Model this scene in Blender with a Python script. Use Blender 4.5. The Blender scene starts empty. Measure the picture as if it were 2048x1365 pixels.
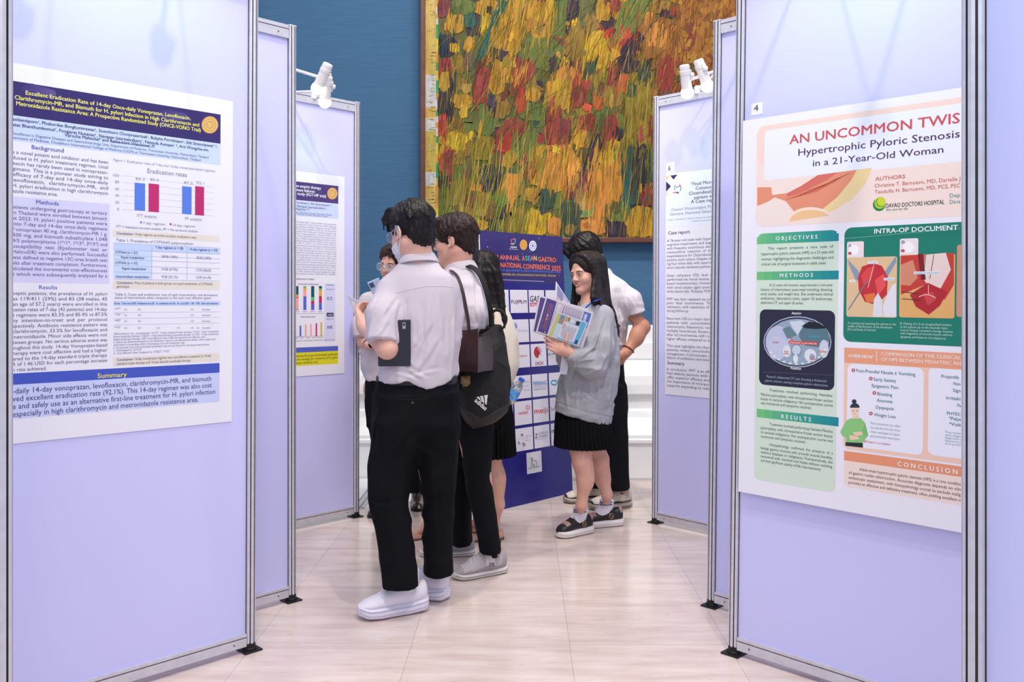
import bpy, bmesh, math, random
import numpy as np
from mathutils import Matrix, Vector

SC = bpy.context.scene
COL = SC.collection
rnd = random.Random(7)

# ------------------------------------------------------------------ camera
FPX, CXP, HORIZON, CAMH = 1735.0, 1024.0, 600.0, 1.31
cam_data = bpy.data.cameras.new('camera')
cam_data.sensor_fit = 'HORIZONTAL'
cam_data.sensor_width = 36.0
cam_data.lens = FPX / 2048.0 * 36.0
cam_data.shift_y = -(682.5 - HORIZON) / 2048.0
cam_data.clip_start = 0.05
cam = bpy.data.objects.new('camera', cam_data)
cam.location = (0, 0, CAMH)
cam.rotation_euler = (math.pi / 2, 0, 0)
COL.objects.link(cam)
SC.camera = cam
cam_data.dof.use_dof = False

# ------------------------------------------------------------------ view
SC.view_settings.view_transform = 'Standard'
SC.view_settings.look = 'None'
SC.view_settings.gamma = 1.0
SC.view_settings.use_curve_mapping = False
SC.view_settings.exposure = 0.27

# ------------------------------------------------------------------ ambient light of the hall
world = bpy.data.worlds.new('hall_ambient')
SC.world = world
world.use_nodes = True
bg = world.node_tree.nodes['Background']
bg.inputs[0].default_value = (0.80, 0.86, 1.0, 1)
bg.inputs[1].default_value = 0.69

def area_light(name, loc, target, size, power, color):
    d = bpy.data.lights.new(name, 'AREA')
    d.shape = 'DISK'
    d.size = size
    d.energy = power
    d.color = color
    o = bpy.data.objects.new(name, d)
    o.location = loc
    o.rotation_euler = (Vector(target) - Vector(loc)).to_track_quat('-Z', 'Y').to_euler()
    COL.objects.link(o)
    return o

# warm ceiling downlights, high above the aisle
WARM = (1.0, 0.85, 0.70)
area_light('ceiling_or_fill_light', (0.9, 1.3, 5.2), (0.0, 3.3, 0.0), 0.14, 56, WARM)
area_light('ceiling_or_fill_light', (-0.7, 2.2, 5.4), (0.1, 4.2, 0.0), 0.14, 42, WARM)
area_light('ceiling_or_fill_light', (0.5, 5.0, 5.4), (0.0, 4.6, 0.0), 0.5, 34, (1.0, 0.86, 0.76))
area_light('ceiling_or_fill_light', (0.4, 3.2, 6.5), (0.4, 6.5, 2.8), 1.6, 85, (1.0, 0.95, 0.9))
area_light('ceiling_or_fill_light', (0.2, -1.6, 4.2), (0.0, 4.0, 1.0), 2.4, 30, (1.0, 0.93, 0.93))

# added narrow spot, no lamp seen, to brighten the white plinth along the wall
d_ = bpy.data.lights.new('ceiling_or_fill_light', 'SPOT')
d_.energy = 360; d_.color = (1.0, 0.97, 0.93); d_.spot_size = math.radians(32); d_.spot_blend = 0.5; d_.shadow_soft_size = 0.1
o_ = bpy.data.objects.new('ceiling_or_fill_light', d_)
o_.location = (0.25, 3.7, 5.6)
o_.rotation_euler = (Vector((0.3, 6.5, 0.35)) - Vector((0.25, 3.7, 5.6))).to_track_quat('-Z', 'Y').to_euler()
COL.objects.link(o_)

# ------------------------------------------------------------------ helpers
def lin(r, g, b):
    def f(c):
        c = c / 255.0
        return c / 12.92 if c <= 0.04045 else ((c + 0.055) / 1.055) ** 2.4
    return (f(r), f(g), f(b), 1.0)

_mats = {}
def mat(name, rgb, rough=0.5, metal=0.0, spec=0.4, noise=None, bump=None, coat=0.0, sheen=0.0, trans=0.0, alpha=1.0, emit=None, sss=0.0):
    """procedural principled material; noise=(scale, amount) varies the colour, bump=(scale, strength)"""
    if name in _mats:
        return _mats[name]
    m = bpy.data.materials.new(name)
    m.use_nodes = True
    nt = m.node_tree
    b = nt.nodes['Principled BSDF']
    c = lin(*rgb)
    b.inputs['Base Color'].default_value = c
    b.inputs['Roughness'].default_value = rough
    b.inputs['Metallic'].default_value = metal
    b.inputs['Specular IOR Level'].default_value = spec
    b.inputs['Coat Weight'].default_value = coat
    b.inputs['Sheen Weight'].default_value = sheen
    b.inputs['Transmission Weight'].default_value = trans
    b.inputs['Alpha'].default_value = alpha
    if sss:
        b.inputs['Subsurface Weight'].default_value = sss
        b.inputs['Subsurface Radius'].default_value = (0.012, 0.005, 0.003)
    if emit:
        b.inputs['Emission Color'].default_value = (*emit[0], 1)
        b.inputs['Emission Strength'].default_value = emit[1]
    if noise or bump:
        tc = nt.nodes.new('ShaderNodeTexCoord')
    if noise:
        n = nt.nodes.new('ShaderNodeTexNoise')
        n.inputs['Scale'].default_value = noise[0]
        n.inputs['Detail'].default_value = 5
        nt.links.new(tc.outputs['Object'], n.inputs['Vector'])
        r = nt.nodes.new('ShaderNodeValToRGB')
        a = noise[1]
        r.color_ramp.elements[0].position = 0.3
        r.color_ramp.elements[1].position = 0.7
        r.color_ramp.elements[0].color = (c[0] * (1 - a), c[1] * (1 - a), c[2] * (1 - a), 1)
        r.color_ramp.elements[1].color = (min(1, c[0] * (1 + a)), min(1, c[1] * (1 + a)), min(1, c[2] * (1 + a)), 1)
        nt.links.new(n.outputs['Fac'], r.inputs['Fac'])
        nt.links.new(r.outputs['Color'], b.inputs['Base Color'])
    if bump:
        n2 = nt.nodes.new('ShaderNodeTexNoise')
        n2.inputs['Scale'].default_value = bump[0]
        n2.inputs['Detail'].default_value = 4
        if len(bump) > 2:
            mp = nt.nodes.new('ShaderNodeMapping')
            mp.inputs['Scale'].default_value = bump[2]
            nt.links.new(tc.outputs['Object'], mp.inputs['Vector'])
            nt.links.new(mp.outputs['Vector'], n2.inputs['Vector'])
        else:
            nt.links.new(tc.outputs['Object'], n2.inputs['Vector'])
        bp = nt.nodes.new('ShaderNodeBump')
        bp.inputs['Strength'].default_value = bump[1]
        bp.inputs['Distance'].default_value = 0.004
        nt.links.new(n2.outputs['Fac'], bp.inputs['Height'])
        nt.links.new(bp.outputs['Normal'], b.inputs['Normal'])
    _mats[name] = m
    return m

def ink(rgb, rough=0.3):
    return mat('ink_%02x%02x%02x' % tuple(rgb), rgb, rough=rough)

def tag(o, label=None, cat=None, group=None, kind=None):
    if label: o['label'] = label
    if cat: o['category'] = cat
    if group: o['group'] = group
    if kind: o['kind'] = kind
    return o

def empty(name, M, label=None, cat=None, group=None, kind=None):
    o = bpy.data.objects.new(name, None)
    o.empty_display_size = 0.1
    COL.objects.link(o)
    o.matrix_world = M
    return tag(o, label, cat, group, kind)

def mesh_obj(name, verts, faces, mats, fmat=None, parent=None, smooth=False, M=None):
    me = bpy.data.meshes.new(name)
    me.from_pydata([tuple(v) for v in verts], [], [tuple(f) for f in faces])
    if not isinstance(mats, (list, tuple)):
        mats = [mats]
    for m in mats:
        me.materials.append(m)
    if fmat is not None:
        me.polygons.foreach_set('material_index', list(fmat))
    if smooth:
        me.polygons.foreach_set('use_smooth', [True] * len(me.polygons))
    me.update()
    o = bpy.data.objects.new(name, me)
    COL.objects.link(o)
    if parent is not None:
        o.parent = parent
    if M is not None:
        o.matrix_world = M
    return o

class MB:
    """collects simple shapes into one mesh"""
    def __init__(self):
        self.v, self.f, self.m, self.mats = [], [], [], []
    def mi(self, m):
        if m not in self.mats:
            self.mats.append(m)
        return self.mats.index(m)
    def add(self, verts, faces, m):
        b = len(self.v)
        self.v.extend([tuple(p) for p in verts])
        k = self.mi(m)
        for f in faces:
            self.f.append(tuple(b + i for i in f))
            self.m.append(k)
    def box(self, lo, hi, m, bevel=0.0):
        if bevel <= 0:
            (a, b, c), (d, e, f) = lo, hi
            vs = [(a, b, c), (d, b, c), (d, e, c), (a, e, c), (a, b, f), (d, b, f), (d, e, f), (a, e, f)]
            fs = [(0, 3, 2, 1), (4, 5, 6, 7), (0, 1, 5, 4), (1, 2, 6, 5), (2, 3, 7, 6), (3, 0, 4, 7)]
            self.add(vs, fs, m)
            return
        bm = bmesh.new()
        bmesh.ops.create_cube(bm, size=1.0)
        for v in bm.verts:
            v.co = Vector([lo[i] + (v.co[i] + 0.5) * (hi[i] - lo[i]) for i in range(3)])
        bmesh.ops.bevel(bm, geom=list(bm.edges), offset=bevel, segments=2, profile=0.5, affect='EDGES')
        self.bm(bm, m)
    def bm(self, bm, m, M=None):
        bm.verts.index_update()
        vs = [(M @ v.co if M else v.co.copy()) for v in bm.verts]
        self.add(vs, [[v.index for v in f.verts] for f in bm.faces], m)
        bm.free()
    def prism(self, ring, axis_vec, m):
        """closed ring of 3d points extruded along axis_vec"""
        n = len(ring)
        a = [Vector(p) for p in ring]
        b = [p + Vector(axis_vec) for p in a]
        fs = [(i, (i + 1) % n, n + (i + 1) % n, n + i) for i in range(n)]
        fs += [tuple(reversed(range(n))), tuple(range(n, 2 * n))]
        self.add(a + b, fs, m)
    def tube(self, pts, r, m, seg=8, closed=False):
        pts = [Vector(p) for p in pts]
        n = len(pts)
        rs = r if isinstance(r, (list, tuple)) else [r] * n
        vs = []
        up = None
        for i, p in enumerate(pts):
            if closed:
                t = (pts[(i + 1) % n] - pts[i - 1]).normalized()
            else:
                t = (pts[min(i + 1, n - 1)] - pts[max(i - 1, 0)]).normalized()
            if up is None:
                up = Vector((0, 0, 1)) if abs(t.z) < 0.9 else Vector((1, 0, 0))
            s = t.cross(up)
            if s.length < 1e-6:
                s = t.cross(Vector((0.3, 0.8, 0.5)))
            s.normalize()
            up = s.cross(t).normalized()
            for k in range(seg):
                a = 2 * math.pi * k / seg
                vs.append(p + (s * math.cos(a) + up * math.sin(a)) * rs[i])
        fs = []
        for i in range(n if closed else n - 1):
            j = (i + 1) % n
            for k in range(seg):
                k2 = (k + 1) % seg
                fs.append((i * seg + k, i * seg + k2, j * seg + k2, j * seg + k))
        if not closed:
            fs.append(tuple(reversed(range(seg))))
            fs.append(tuple(range((n - 1) * seg, n * seg)))
        self.add(vs, fs, m)
    def ribbon(self, pts, wvecs, thick, m):
        """flat strap: centre points, half width vectors, thickness"""
        pts = [Vector(p) for p in pts]
        wv = [Vector(w) for w in wvecs] if isinstance(wvecs[0], (tuple, list, Vector)) else [Vector(wvecs)] * len(pts)
        vs = []
        for i, p in enumerate(pts):
            t = (pts[min(i + 1, len(pts) - 1)] - pts[max(i - 1, 0)]).normalized()
            nn = t.cross(wv[i]).normalized() * thick / 2
            vs += [p - wv[i] - nn, p + wv[i] - nn, p + wv[i] + nn, p - wv[i] + nn]
        fs = []
        for i in range(len(pts) - 1):
            a, b = 4 * i, 4 * i + 4
            for k in range(4):
                k2 = (k + 1) % 4
                fs.append((a + k, b + k, b + k2, a + k2))
        fs.append((0, 1, 2, 3))
        e = 4 * (len(pts) - 1)
        fs.append((e + 3, e + 2, e + 1, e))
        self.add(vs, fs, m)
    def lathe(self, prof, M, m, seg=24):
        """profile of (radius, height) about local z, placed by M"""
        vs, fs = [], []
        for (r, h) in prof:
            for k in range(seg):
                a = 2 * math.pi * k / seg
                vs.append(M @ Vector((r * math.cos(a), r * math.sin(a), h)))
        n = len(prof)
        for i in range(n - 1):
            for k in range(seg):
                k2 = (k + 1) % seg
                fs.append((i * seg + k, i * seg + k2, (i + 1) * seg + k2, (i + 1) * seg + k))
        fs.append(tuple(reversed(range(seg))))
        fs.append(tuple(range((n - 1) * seg, n * seg)))
        self.add(vs, fs, m)
    def build(self, name, parent=None, smooth=False, M=None):
        return mesh_obj(name, self.v, self.f, self.mats, self.m, parent, smooth, M)

def smooth_angle(o, deg=40):
    me = o.data
    me.polygons.foreach_set('use_smooth', [True] * len(me.polygons))
    try:
        me.set_sharp_from_angle(angle=math.radians(deg))
    except Exception:
        pass
    return o

def z_to(a, b):
    """matrix with origin at a and +Z towards b"""
    d = (Vector(b) - Vector(a)).normalized()
    return Matrix.Translation(Vector(a)) @ d.to_track_quat('Z', 'Y').to_matrix().to_4x4()

# world point seen at a photo pixel: at a given depth, or on the floor
def at(px, py, y):
    return Vector(((px - CXP) / FPX * y, y, CAMH + (HORIZON - py) / FPX * y))
def onfloor(px, py):
    y = CAMH * FPX / (py - HORIZON)
    return Vector(((px - CXP) / FPX * y, y, 0.0))
# ------------------------------------------------------------------ the room
WALL_Y = 6.62
def floor_material():
    m = bpy.data.materials.new('travertine_tiles')
    m.use_nodes = True
    nt = m.node_tree; N = nt.nodes; Lk = nt.links
    b = N['Principled BSDF']
    tc = N.new('ShaderNodeTexCoord')
    br = N.new('ShaderNodeTexBrick')
    br.offset = 0.0
    br.inputs['Scale'].default_value = 1.0
    br.inputs['Brick Width'].default_value = 0.6
    br.inputs['Row Height'].default_value = 0.63
    br.inputs['Mortar Size'].default_value = 0.0014
    br.inputs['Mortar Smooth'].default_value = 0.3
    br.inputs['Color1'].default_value = (0.93, 0.93, 0.93, 1)
    br.inputs['Color2'].default_value = (1, 1, 1, 1)
    br.inputs['Mortar'].default_value = (0.66, 0.62, 0.60, 1)
    mp0 = N.new('ShaderNodeMapping'); mp0.inputs['Location'].default_value = (0.4216, 0.482, 0); mp0.inputs['Rotation'].default_value = (0, 0, 0.0122)
    Lk.new(tc.outputs['Object'], mp0.inputs['Vector']); Lk.new(mp0.outputs['Vector'], br.inputs['Vector'])
    mp = N.new('ShaderNodeMapping'); mp.inputs['Scale'].default_value = (1.2, 7.0, 1)
    Lk.new(tc.outputs['Object'], mp.inputs['Vector'])
    n1 = N.new('ShaderNodeTexNoise'); n1.inputs['Scale'].default_value = 2.2; n1.inputs['Detail'].default_value = 9; n1.inputs['Roughness'].default_value = 0.62
    Lk.new(mp.outputs['Vector'], n1.inputs['Vector'])
    r1 = N.new('ShaderNodeValToRGB')
    e = r1.color_ramp.elements
    e[0].position = 0.28; e[0].color = lin(205, 184, 176)
    e[1].position = 0.72; e[1].color = lin(233, 221, 215)
    k = e.new(0.5); k.color = lin(222, 205, 198)
    Lk.new(n1.outputs['Fac'], r1.inputs['Fac'])
    mp2 = N.new('ShaderNodeMapping'); mp2.inputs['Scale'].default_value = (6.0, 22.0, 1)
    Lk.new(tc.outputs['Object'], mp2.inputs['Vector'])
    n2 = N.new('ShaderNodeTexNoise'); n2.inputs['Scale'].default_value = 3.0; n2.inputs['Detail'].default_value = 6
    Lk.new(mp2.outputs['Vector'], n2.inputs['Vector'])
    r2 = N.new('ShaderNodeValToRGB')
    r2.color_ramp.elements[0].position = 0.64; r2.color_ramp.elements[0].color = (1, 1, 1, 1)
    r2.color_ramp.elements[1].position = 0.74; r2.color_ramp.elements[1].color = (0.80, 0.74, 0.70, 1)
    Lk.new(n2.outputs['Fac'], r2.inputs['Fac'])
    mx = N.new('ShaderNodeMix'); mx.data_type = 'RGBA'; mx.blend_type = 'MULTIPLY'; mx.inputs['Factor'].default_value = 0.9
    Lk.new(r1.outputs['Color'], mx.inputs['A']); Lk.new(r2.outputs['Color'], mx.inputs['B'])
    mx2 = N.new('ShaderNodeMix'); mx2.data_type = 'RGBA'; mx2.blend_type = 'MULTIPLY'; mx2.inputs['Factor'].default_value = 1.0
    Lk.new(mx.outputs['Result'], mx2.inputs['A']); Lk.new(br.outputs['Color'], mx2.inputs['B'])
    Lk.new(mx2.outputs['Result'], b.inputs['Base Color'])
    b.inputs['Roughness'].default_value = 0.16
    b.inputs['Specular IOR Level'].default_value = 0.42
    return m

mb = MB()
mb.box((-6, -3.0, -0.12), (6, WALL_Y + 0.3, 0.0), floor_material())
tag(mb.build('floor'), 'cream pink travertine tile floor', kind='structure')

def wall_fabric():
    m = bpy.data.materials.new('blue_woven_wallcovering')
    m.use_nodes = True
    nt = m.node_tree; N = nt.nodes; Lk = nt.links
    b = N['Principled BSDF']
    tc = N.new('ShaderNodeTexCoord')
    mp = N.new('ShaderNodeMapping'); mp.inputs['Scale'].default_value = (6, 6, 190)
    Lk.new(tc.outputs['Object'], mp.inputs['Vector'])
    n = N.new('ShaderNodeTexNoise'); n.inputs['Scale'].default_value = 1.0; n.inputs['Detail'].default_value = 4
    Lk.new(mp.outputs['Vector'], n.inputs['Vector'])
    r = N.new('ShaderNodeValToRGB')
    r.color_ramp.elements[0].position = 0.3; r.color_ramp.elements[0].color = lin(52, 92, 126)
    r.color_ramp.elements[1].position = 0.7; r.color_ramp.elements[1].color = lin(59, 101, 136)
    Lk.new(n.outputs['Fac'], r.inputs['Fac']); Lk.new(r.outputs['Color'], b.inputs['Base Color'])
    bp = N.new('ShaderNodeBump'); bp.inputs['Strength'].default_value = 0.10; bp.inputs['Distance'].default_value = 0.003
    Lk.new(n.outputs['Fac'], bp.inputs['Height']); Lk.new(bp.outputs['Normal'], b.inputs['Normal'])
    b.inputs['Roughness'].default_value = 0.85
    return m
mb = MB()
mb.box((-6, WALL_Y, 0), (6, WALL_Y + 0.2, 4.6), wall_fabric())
tag(mb.build('wall_back'), 'blue woven fabric back wall', kind='structure')

# stepped white plaster plinth along the foot of the wall: profile (offset out from wall, height)
plaster = mat('white_plaster', (246, 245, 242), rough=0.45, noise=(3, 0.03))
PY = WALL_Y
def zz(py, y): return CAMH + (HORIZON - py) / FPX * y
prof = [(0.0, 1.117), (0.05, 1.117), (0.06, 1.105), (0.06, 1.0), (0.055, 0.99), (0.085, 0.985), (0.085, 0.873), (0.07, 0.862), (0.075, 0.85),
        (0.115, 0.84), (0.165, 0.80), (0.195, 0.745), (0.205, 0.68), (0.205, 0.615), (0.17, 0.605), (0.17, 0.50), (0.20, 0.485), (0.215, 0.44),
        (0.255, 0.385), (0.31, 0.34), (0.33, 0.325), (0.33, 0.30), (0.355, 0.295), (0.355, 0.275), (0.34, 0.268), (0.34, 0.02), (0.33, 0.012), (0.33, 0.0), (0.0, 0.0)]
mb = MB()
mb.prism([(-6, PY - o, h) for (o, h) in prof], (12, 0, 0), plaster)
tag(mb.build('trim_1'), 'stepped white plaster mouldings along the foot of the blue wall', kind='structure')
# pale upright strip of wall beside the near left board
mb = MB()
mb.box((-2.15, PY - 0.05, 1.1), (-1.935, PY + 0.01, 4.6), mat('grey_trim', (176, 182, 196), rough=0.5))
tag(mb.build('trim_2'), 'pale grey upright wall strip', kind='structure')
# metal strip let into the floor behind the far left board
mb = MB()
steel = mat('brushed_steel', (188, 198, 205), rough=0.3, metal=0.8)
mb.box((-0.985, 5.45, 0.0), (-0.955, 6.27, 0.012), steel)
mb.box((-0.945, 5.45, 0.0), (-0.93, 6.27, 0.006), steel)
tag(mb.build('trim_3'), 'steel strip let into the floor', kind='structure')
mb = MB()
mb.box((-2.6, 5.45, 0.0), (-0.987, 6.27, 0.02), mat('white_stone', (228, 232, 232), rough=0.12))
tag(mb.build('trim_4'), 'white stone border of the floor beside the steel strip', kind='structure')

# ------------------------------------------------------------------ the big painting
PAINT_Y = WALL_Y - 0.07
CODES = dict(O=(203, 152, 42), Y=(217, 176, 40), Q=(222, 146, 62), R=(160, 62, 54), B=(214, 62, 50), G=(108, 126, 58), D=(58, 80, 66), T=(22, 104, 98),
             N=(58, 44, 62), P=(132, 60, 70), W=(112, 88, 68), L=(58, 186, 116), S=(184, 146, 78), E=(160, 126, 52), K=(34, 52, 72), M=(168, 108, 42), V=(160, 138, 44), U=(205, 98, 54))
patches = """889 17 26 36 3 P;927 13 46 30 3 G;910 47 36 40 3 O;975 15 50 32 8 O;977 23 20 20 10 N;972 44 18 36 15 Y;985 60 20 130 20 T;895 91 36 44 2 K;908 95 17 19 2 Y;938 89 20 30 15 O;
1040 28 72 76 14 O;1020 55 70 60 12 O;1012 86 58 54 12 O;999 109 38 22 12 N;981 116 10 18 5 Q;1088 43 40 78 8 O;1100 15 22 35 8 Y;1117 38 26 76 4 G;1145 24 26 48 4 N;1142 49 20 18 4 Y;1137 61 14 14 0 K;
1085 108 78 66 10 G;1149 90 40 76 8 E;1124 122 40 30 20 N;1124 121 20 18 30 Y;891 129 26 27 0 R;919 129 26 36 6 E;938 125 20 34 6 W;964 168 30 78 8 R;996 156 32 70 8 O;1022 140 20 52 8 O;1046 142 44 46 14 R;1040 150 20 40 16 Q;
1035 183 26 24 8 R;1045 186 14 16 5 B;1066 190 30 28 20 O;1128 147 48 36 4 Q;1115 190 58 62 6 O;1120 175 30 34 6 Y;1158 184 32 64 6 R;1162 166 22 30 6 U;1109 226 32 32 6 R;893 192 28 90 4 N;925 169 22 22 12 E;924 204 40 32 8 O;888 162 20 38 2 O;1062 224 54 36 6 G;
1000 215 40 40 6 E;985 208 14 34 6 N;1207 21 30 44 4 O;1242 20 44 42 10 O;1232 11 24 24 4 R;1262 34 50 84 26 G;1300 37 22 25 3 Q;1320 13 40 28 2 E;1336 28 34 18 4 N;1346 22 11 20 0 R;1418 62 130 130 0 M;1312 88 84 104 4 M;1312 70 40 50 6 Q;
1258 100 30 96 34 N;1262 132 44 26 0 N;1203 102 66 74 10 Y;1215 110 40 40 12 O;1232 92 22 34 12 Q;1217 70 17 20 10 B;1247 66 26 24 14 U;1262 80 18 22 30 B;1240 86 20 18 10 R;1289 147 26 36 4 D;1331 150 38 74 14 R;1226 152 26 44 4 R;
1281 232 58 136 1 V;1225 194 42 42 8 E;1246 168 24 36 10 U;1262 180 16 32 4 D;1196 205 22 32 10 U;1363 119 26 18 2 O;1168 170 20 34 4 R;1328 196 48 30 6 W;1180 140 30 40 20 D;1188 165 24 30 10 E;1206 150 20 30 4 V;1192 180 20 24 10 W;
886 251 22 44 2 B;898 246 24 26 8 E;913 283 40 34 4 Y;884 281 16 14 0 O;897 327 24 58 6 R;917 316 24 28 2 E;889 363 26 26 3 N;912 386 36 50 6 E;968 295 40 48 12 V;1019 268 46 64 28 R;1008 290 24 30 8 B;1056 296 70 60 8 G;1017 319 22 34 10 O;
981 358 52 56 6 N;953 375 18 14 4 Q;1019 378 38 68 14 Q;963 409 32 44 3 E;940 402 20 28 4 P;933 426 28 24 0 E;1008 424 16 30 0 N;995 397 34 34 4 G;964 451 24 18 0 O;1033 449 20 30 0 V;1074 445 50 54 10 Y;1062 339 18 40 14 R;1044 322 14 22 14 R;
1100 337 76 94 8 O;1120 330 60 80 8 Q;1090 396 40 38 6 D;1060 386 22 20 4 O;1133 318 28 38 8 Y;1112 266 46 52 10 R;1128 258 24 40 6 P;1159 270 26 42 10 Q;1160 280 18 30 12 Y;1176 245 34 32 6 R;1203 249 24 40 9 G;1219 256 30 54 10 R;1238 269 26 26 0 N;
1210 356 72 112 4 O;1215 340 60 80 4 Q;1208 408 70 56 2 Q;1187 307 24 78 16 N;1223 305 24 58 20 Y;1168 360 34 42 4 P;1143 378 18 46 3 P;1160 408 30 60 2 S;1186 454 52 40 0 Q;1110 453 28 36 0 Q;1141 439 38 72 2 D;1140 459 20 22 40 E;1174 427 18 14 10 L;
1276 356 66 116 0 D;1282 330 20 80 4 N;1254 377 18 76 2 T;1300 330 18 30 0 G;1296 390 26 46 6 R;1290 375 24 16 10 O;1280 446 58 62 0 O;1233 424 42 42 0 G;1233 459 42 36 0 N;1303 255 12 44 2 R;1240 310 26 30 4 G;1305 310 12 40 0 G;1140 348 40 70 4 Q"""
prng = random.Random(11)
pb = MB()
def pxp(px, py, lift):
    return at(px, py, PAINT_Y - lift)
def paint_material():
    m = mat('oil_paint', (150, 130, 70), rough=0.5, spec=0.25, bump=(60, 0.7, (1.6, 1, 0.16)))
    nt = m.node_tree; N = nt.nodes
    at_ = N.new('ShaderNodeAttribute'); at_.attribute_name = 'paint'
    tc = N.new('ShaderNodeTexCoord'); mp = N.new('ShaderNodeMapping'); mp.inputs['Scale'].default_value = (34, 1, 7); mp.inputs['Rotation'].default_value = (0, 0.16, 0)
    nz = N.new('ShaderNodeTexNoise'); nz.inputs['Scale'].default_value = 1.6; nz.inputs['Detail'].default_value = 6; nz.inputs['Roughness'].default_value = 0.65
    rp = N.new('ShaderNodeValToRGB'); rp.color_ramp.elements[0].position = 0.28; rp.color_ramp.elements[0].color = (0.70, 0.71, 0.70, 1); rp.color_ramp.elements[1].position = 0.72; rp.color_ramp.elements[1].color = (1.18, 1.16, 1.12, 1)
    mx = N.new('ShaderNodeMix'); mx.data_type = 'RGBA'; mx.blend_type = 'MULTIPLY'; mx.inputs['Factor'].default_value = 1.0
    nt.links.new(tc.outputs['Object'], mp.inputs['Vector']); nt.links.new(mp.outputs['Vector'], nz.inputs['Vector']); nt.links.new(nz.outputs['Fac'], rp.inputs['Fac'])
    nt.links.new(at_.outputs['Color'], mx.inputs['A']); nt.links.new(rp.outputs['Color'], mx.inputs['B']); nt.links.new(mx.outputs['Result'], N['Principled BSDF'].inputs['Base Color'])
    return m
oil = paint_material()
class PaintMB(MB):
    def __init__(self):
        super().__init__(); self.fc = []
    def add(self, verts, faces, m):
        super().add(verts, faces, oil)
        self.fc += [m] * len(faces)
pb = PaintMB()
def mat_paint(rgb):
    return tuple(rgb)
def _unused(rgb):
    return mat('paint_%02x%02x%02x' % rgb, rgb, rough=0.5, spec=0.25, noise=(14, 0.22), bump=(60, 0.7, (1.6, 1, 0.16)))
# canvas slab: from 876 px right of the frame, reaching on behind the right hand boards
cl, cr = at(851, 600, PAINT_Y).x, 2.35
zb, zt = zz(476, PAINT_Y), 4.35
pb.box((cl, PAINT_Y, zb), (cr, PAINT_Y + 0.05, zt), mat_paint((104, 108, 58)))
# pale strip down the left side with its dashed edge
y0 = -10
strip_cols = [(226, 196, 110), (220, 190, 96), (222, 224, 226), (228, 186, 92), (226, 226, 222), (214, 190, 90), (224, 226, 228), (222, 190, 100)]
segs = [-260, 60, 150, 215, 236, 262, 345, 372, 395, 480]
for i in range(len(segs) - 1):
    c = strip_cols[i % len(strip_cols)]
    a, b_ = pxp(851, segs[i], 0.002), pxp(872, segs[i + 1], 0.002)
    pb.add([(a.x, a.y, a.z), (b_.x, a.y, a.z), (b_.x, a.y, b_.z), (a.x, a.y, b_.z)], [(0, 3, 2, 1)], mat_paint(c))
for i in range(150):
    y = prng.uniform(-200, 472); x = prng.uniform(852, 869); w = prng.uniform(4, 14)
    c = prng.choice([(196, 160, 70), (120, 150, 80), (214, 206, 180), (206, 150, 60), (150, 130, 70)])
    a, b_ = pxp(x, y, 0.003), pxp(min(x + w, 871), y + prng.uniform(0.5, 1.6), 0.003)
    pb.add([(a.x, a.y, a.z), (b_.x, a.y, a.z), (b_.x, a.y, b_.z), (a.x, a.y, b_.z)], [(0, 3, 2, 1)], mat_paint(c))
y = -240
while y < 474:
    h = prng.uniform(7, 17)
    c = prng.choice([(60, 170, 96), (226, 206, 60), (226, 226, 224), (228, 160, 60), (60, 170, 96)])
    a, b_ = pxp(872, y, 0.0035), pxp(876.5, min(y + h, 475), 0.0035)
    pb.add([(a.x, a.y, a.z), (b_.x, a.y, a.z), (b_.x, a.y, b_.z), (a.x, a.y, b_.z)], [(0, 3, 2, 1)], mat_paint(c))
    y += h
XMIN, YMAX = 877, 475.5
def blob(px, py, w, h, rot, rgb, lift, n=11, rough=0.10):
    """an irregular slab of paint with its own thickness"""
    rot = rot + prng.uniform(-7, 7)
    c_, s_ = math.cos(math.radians(rot)), math.sin(math.radians(rot))
    pts = []
    m_ = 16
    sq = prng.uniform(0.45, 0.75)
    for k in range(m_):
        a = 2 * math.pi * (k + 0.5) / m_
        ca_, sa_ = math.cos(a), math.sin(a)
        x = math.copysign(abs(ca_) ** sq, ca_) * w / 2 * (1 + prng.uniform(-rough, rough) * 1.5)
        y = math.copysign(abs(sa_) ** sq, sa_) * h / 2 * (1 + prng.uniform(-rough, rough) * 1.5)
        X, Y = px + x * c_ - y * s_, py + x * s_ + y * c_
        pts.append((max(XMIN, X), min(YMAX, Y)))
    top = [pxp(x, y, lift) for (x, y) in pts]
    n = len(top)
    vs = [tuple(p) for p in top] + [(p.x, PAINT_Y, p.z) for p in top]
    fs = [tuple(range(n))] + [(i, n + i, n + (i + 1) % n, (i + 1) % n) for i in range(n)]
    pb.add(vs, fs, mat_paint(rgb))
def brushed(px, py, w, h, rot, rgb, lift, cnt):
    """dragged strokes that run past the edge of a daub"""
    for k in range(cnt):
        x = px + prng.uniform(-.56, .56) * w; y = py + prng.uniform(-.5, .5) * h
        kk = prng.uniform(.74, 1.16)
        strand(x - (y - py) * math.tan(math.radians(rot)), y, prng.uniform(.25, .7) * h + 6, rot + prng.uniform(-4, 6), prng.uniform(1.2, 4.2), tuple(min(238, v * kk) for v in rgb), lift)
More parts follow.
